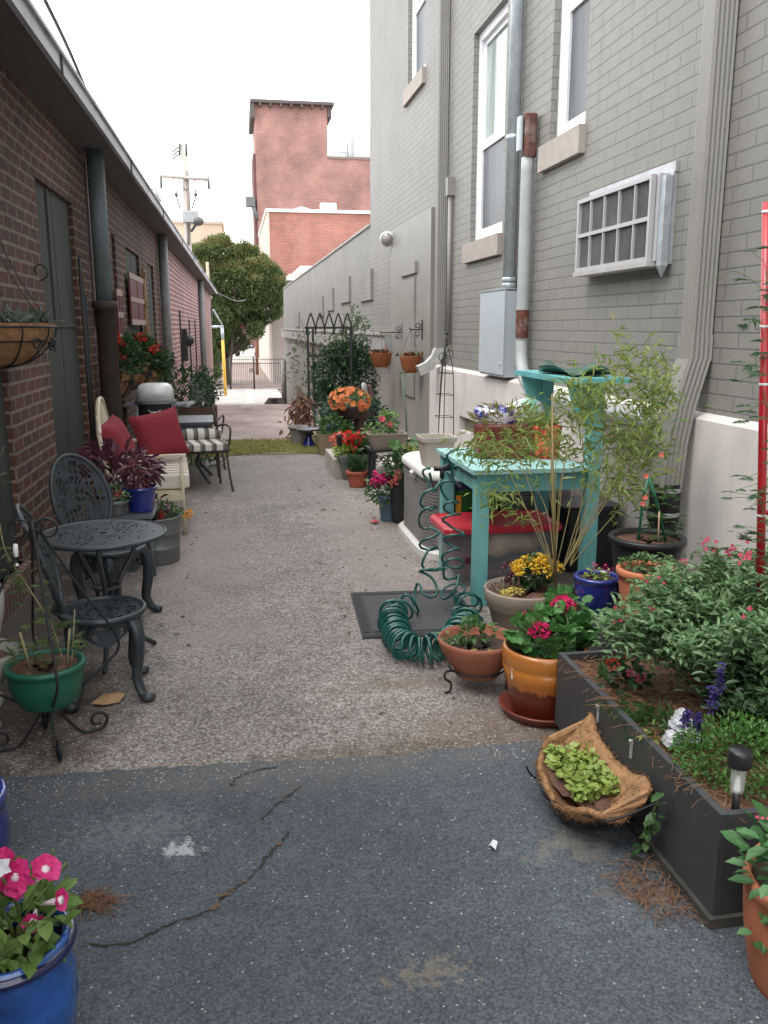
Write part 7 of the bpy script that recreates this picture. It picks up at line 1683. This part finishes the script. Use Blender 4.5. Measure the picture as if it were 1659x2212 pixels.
# arbor with climbing vine
Ya = 13.3; xa = [WY(x, 800, Ya).x for x in (666, 684, 742, 758)]
bkm = mat("black arbor iron", (.018, .021, .02), .5); zt = WY(700, 708, Ya).z
t = thing("garden_arbor", "black metal arbor with gothic arched top rails against the low grey wall", "arbor", ((xa[0] + xa[3]) / 2, Ya, 0))
xa0, xa1 = xa[0], xa[3]; Yb2 = Ya + .55
for x, y in ((xa0, Ya), (xa0 + .13, Yb2), (xa1, Ya), (xa1, Yb2)): d = MB(); d.box((x, y, zt / 2 - .04), (.032, .032, zt + .08)); d.build("post", bkm, t, True)
for z in (zt, zt - .42, .42): d = MB(); d.bb(xa0, xa1, Ya - .012, Ya + .012, z - .016, z + .016); d.build("rail", bkm, t, True)
for y in (Yb2,): d = MB(); d.bb(xa0, xa1, y - .012, y + .012, zt - .016, zt + .016); d.build("rail", bkm, t, True)
n = 5
for i in range(n):
    x = xa0 - .02 + (xa1 - xa0 + .04) * (i + .5) / n; hw = (xa1 - xa0) / n * .55; A_ = [(x - hw, Ya - .02, zt - .10), (x - hw * .85, Ya - .02, zt + .02), (x - hw * .4, Ya - .02, zt + .14), (x, Ya - .02, zt + .22)]
    d = MB(); d.tube(spline(A_, 4), .012, 5); d.tube(spline([(2 * x - p[0], p[1], p[2]) for p in A_], 4), .012, 5); d.build("gothic_arch", bkm, t, True)
t = thing("climbing_rose", "dense dark green climbing plant growing through the black arbor", "climber", ((xa0 + xa1) / 2 + .15, Ya + .3, 0))
vm = leafmat("leaf climber", [(.022, .07, .030), (.042, .105, .048), (.07, .14, .065), (.12, .19, .11), (.03, .08, .038)], .2)
for c, sz, k in (((.12, .05, .80), (.55, .38, .58), 4200), ((.20, .0, 1.15), (.38, .3, .30), 800), ((-.05, 0, .45), (.45, .3, .4), 900), ((.35, .05, 1.5), (.20, .2, .34), 260), ((.0, .0, 1.35), (.32, .22, .22), 180), ((-.5, .1, 1.0), (.30, .25, .55), 260), ((.3, .1, 1.75), (.12, .12, .2), 60)):
    bush(t, c, sz, k, (.045, .09), (.025, .045), 'oval', vm if k > 400 else leafmat("leaf climber light", [(.08, .13, .06), (.13, .19, .09), (.18, .24, .14)]), .1)
d = MB()
for i in range(14): x = rnd.uniform(-.4, .4); d.tube(spline([(x, 0, 0), (x + rnd.uniform(-.2, .2), .0, .7), (x + rnd.uniform(-.3, .3), 0, 1.3 + rnd.random() * .5)], 4), .006, 4)
d.build("stems", brst, t)
# dried leaves heap
q = G(645, 930); t = thing("dried_plant", "heap of dried red brown leaves and stalks left of the arbor", "dead plant", (q.x + .02, 13.0, gz(13)))
k = 300; d = MB(); P = np.stack([nr.normal(0, .10, k), nr.normal(0, .1, k), nr.uniform(.02, .62, k)], 1); P[:, 0] *= (1.3 - P[:, 2]); d.leaves(P, np.stack([nr.normal(0, .6, k) - .25, nr.normal(0, .5, k) - .3, nr.normal(-.8, .4, k)], 1), nr.uniform(.08, .16, k), nr.uniform(.03, .055, k), 'oval'); d.build("dry_leaves", leafmat("dry leaves", [(.12, .055, .035), (.22, .11, .07), (.32, .17, .11), (.08, .045, .035)], .1), t)
d = MB()
for i in range(12): a = rnd.uniform(-.12, .12); d.tube([(a, rnd.uniform(-.05, .05), 0), (a * .5, 0, rnd.uniform(.5, .8))], .014, 5)
d.build("stalks", brst, t)
# leaning paddle
q = WY(793, 880, 11.6); t = thing("leaning_board", "white and brown painted paddle leaning on the grey wall behind the petunias", "paddle", (WY(805, 960, 11.6).x, 11.6, 0)); V0 = Vector(t.location)
A_ = [WY(x, y, 11.6 + (960 - y) * .0012) - V0 for x, y in ((806, 968), (801, 930), (796, 890), (790, 850), (785, 826))]
d = MB(); d.tube(spline(A_, 5), [.03] * 8 + [.05] * 6 + [.065] * 5 + [.05, .02], 8, flat=.3); d.build("blade", mat("pale paint", (.48, .47, .46), .6, var=.2), t)
A_ = [WY(x, y, 11.56 + (960 - y) * .0012) - V0 for x, y in ((804, 905), (805, 880), (803, 850), (797, 832))]; d = MB(); d.tube(spline(A_, 5), .03, 6); d.build("brown_edge", mat("brown paint", (.11, .05, .045), .6, var=.4), t)
# hanging baskets on scroll brackets
def hang(lab, px_, rim_y, bot_y, hook_y, Yh, br):
    c = WY(px_, rim_y, Yh); t = thing("hanging_basket", lab, "hanging basket", (c.x, Yh, WY(px_, bot_y, Yh).z), 0, "woven hanging baskets by the grey door panel"); h = c.z - t.location.z; k = S(24, c); hk = WY(px_, hook_y, Yh).z - t.location.z
    d = MB(); d.lathe([(.001, 0), (k * .55, 0), (k * .62, .01), (k * .78, h * .33), (k * .80, h * .36), (k * .88, h * .62), (k * .91, h * .66), (k, h), (k * 1.02, h + .01), (k * .93, h), (.001, h * .8)], n=28); d.build("basket", coir if False else mat("woven rattan", (.30, .095, .035), .8, var=.3, vs=20, bmp=.9, bs=70, grime=.5, grime_col=(.13, .045, .02)), t)
    kk = 70; d = MB(); d.leaves(np.stack([nr.normal(0, k * .45, kk), nr.normal(0, k * .4, kk), np.full(kk, h)], 1), np.stack([nr.normal(0, .6, kk), nr.normal(0, .6, kk), np.ones(kk)], 1), nr.uniform(.04, .09, kk), .04, 'oval'); d.build("foliage", leafmat("leaf bronze", [(.12, .03, .02), (.06, .11, .03), (.20, .06, .03), (.08, .13, .04)]), t)
    heads(t, [(rnd.uniform(-.08, .08), -.06, h + rnd.uniform(.03, .10)) for _ in range(3)], .018, fm('salmon') if br else fm('paleyellow'), 10)
    for j in range(3): a = 2 * math.pi * j / 3 + .5; d = MB(); d.tube([(k * math.cos(a), k * math.sin(a), h), (0, 0, hk)], .0028, 4); d.build("hanger_wire", iron, t)
    w = thing("wall_bracket", "scroll iron wall bracket carrying the " + br + " basket", "bracket", (XR - .056, Yh, t.location.z + hk)); L = XR - .056 - c.x
    d = MB(); d.tube([(0, 0, .0), (-L, 0, .0), (-L - .015, 0, .025), (-L - .025, 0, .01)], .008, 6); d.build("arm", iron, w); d = MB(); d.bb(-.008, .003, -.014, .014, -.13, .13); d.build("back_plate", iron, w)
    for z, s in ((-.06, 1), (.05, -1)): d = MB(); d.tube(curl((-.06, 0, z), None, .045, 1.3, 18, (s * -1, 0)), .006, 5); d.build("scroll", iron, w)
hang("woven hanging basket nearer the arbor, with small yellow blooms", 823, 763, 793, 718, 13.0, "left hand")
hang("woven hanging basket nearer the downspout elbow, with pink blooms", 887, 770, 805, 712, 11.6, "right hand")
# shepherd pole and wire obelisk
q = WY(879, 990, 9.4); t = thing("garden_pole", "thin green metal pole standing between the basket and the tank", "pole", (WY(881, 985, 9.4).x, 9.4, 0)); d = MB(); d.tube([(0, 0, 0), WY(877, 900, 9.4) - Vector(t.location), WY(869, 808, 9.4) - Vector(t.location)], .012, 6); d.build("pole", mat("green pole", (.10, .14, .10), .5), t); d = MB(); e = WY(869, 806, 9.4) - Vector(t.location); d.tube([e + Vector((-.03, 0, .03)), e, e + Vector((.03, 0, .03))], .008, 5); d.build("fork", mat("green pole", (.1, .14, .1), .5), t)
Yw = 8.6; q = WY(960, 950, Yw); t = thing("wire_obelisk", "tall narrow black wire obelisk trellis standing against the pale foundation", "trellis", (WY(952, 940, Yw).x, Yw, 0)); V0 = Vector(t.location); wm = mat("black wire", (.03, .03, .032), .5)
top = WY(964, 735, Yw) - V0
xs = [(938, 990, 952, 800, 958), (950, 990, 958, 800, 961), (963, 990, 966, 800, 964), (975, 990, 974, 800, 968)]
for i, (xb, yb_, xm, ym, xt_) in enumerate(xs):
    b0 = WY(xb, 960, Yw) - V0; b0.z = 0; off = .10 * (1 if i in (1, 2) else -1); d = MB(); d.tube(spline([b0 + Vector((0, off, 0)), (WY(xb + (xm - xb) * .5, 880, Yw) - V0) + Vector((0, off, 0)), (WY(xm, ym, Yw) - V0) + Vector((0, off * .8, 0)), (WY(xt_, 760, Yw) - V0) + Vector((0, off * .4, 0)), top], 6), .005, 5); d.build("upright", wm, t)
for py_ in (806, 852, 900, 948):
    a, b_ = WY(950 - (py_ - 806) * .07, py_, Yw) - V0, WY(975, py_, Yw) - V0; d = MB(); d.tube([a + Vector((0, -.1, 0)), b_ + Vector((0, -.1, 0)), b_ + Vector((0, .1, 0)), a + Vector((0, .1, 0))], .0035, 4, True); d.build("hoop", wm, t)
d = MB(); d.tube([top - Vector((0, 0, .06)), top + Vector((0, 0, .06))], .012, 6); d.ball(top + Vector((0, 0, .07)), .02, 5); d.build("finial", wm, t)
for i, (x, y) in enumerate(((957, 770), (970, 765), (962, 780))): d = MB(); d.tube(curl(WY(x, y, Yw - .02) - V0, None, .05, 1.1, 16, (1 if i % 2 else -1, 0)), .005, 5); d.build("scroll", wm, t)
# corner pipe at the end of the low wall
q = WX(614, 800, XR - .12); t = thing("corner_pipe", "grey pipe with a bracket base at the far corner of the low grey wall", "pipe", (XR - .12, 43.6, gz(43.6))); d = MB(); d.tube([(0, 0, 0), (0, 0, 2.2)], .12, 8); d.build("pipe", grey, t); d = MB(); d.box((-.45, 0, .18), (1.1, .5, .3), taper=.6); d.build("base_block", mat("rusty base", (.10, .08, .07), .8), t)
d = MB(); d.box((-.5, -.26, .22), (.3, .02, .2)); d.build("opening", blackp, t)
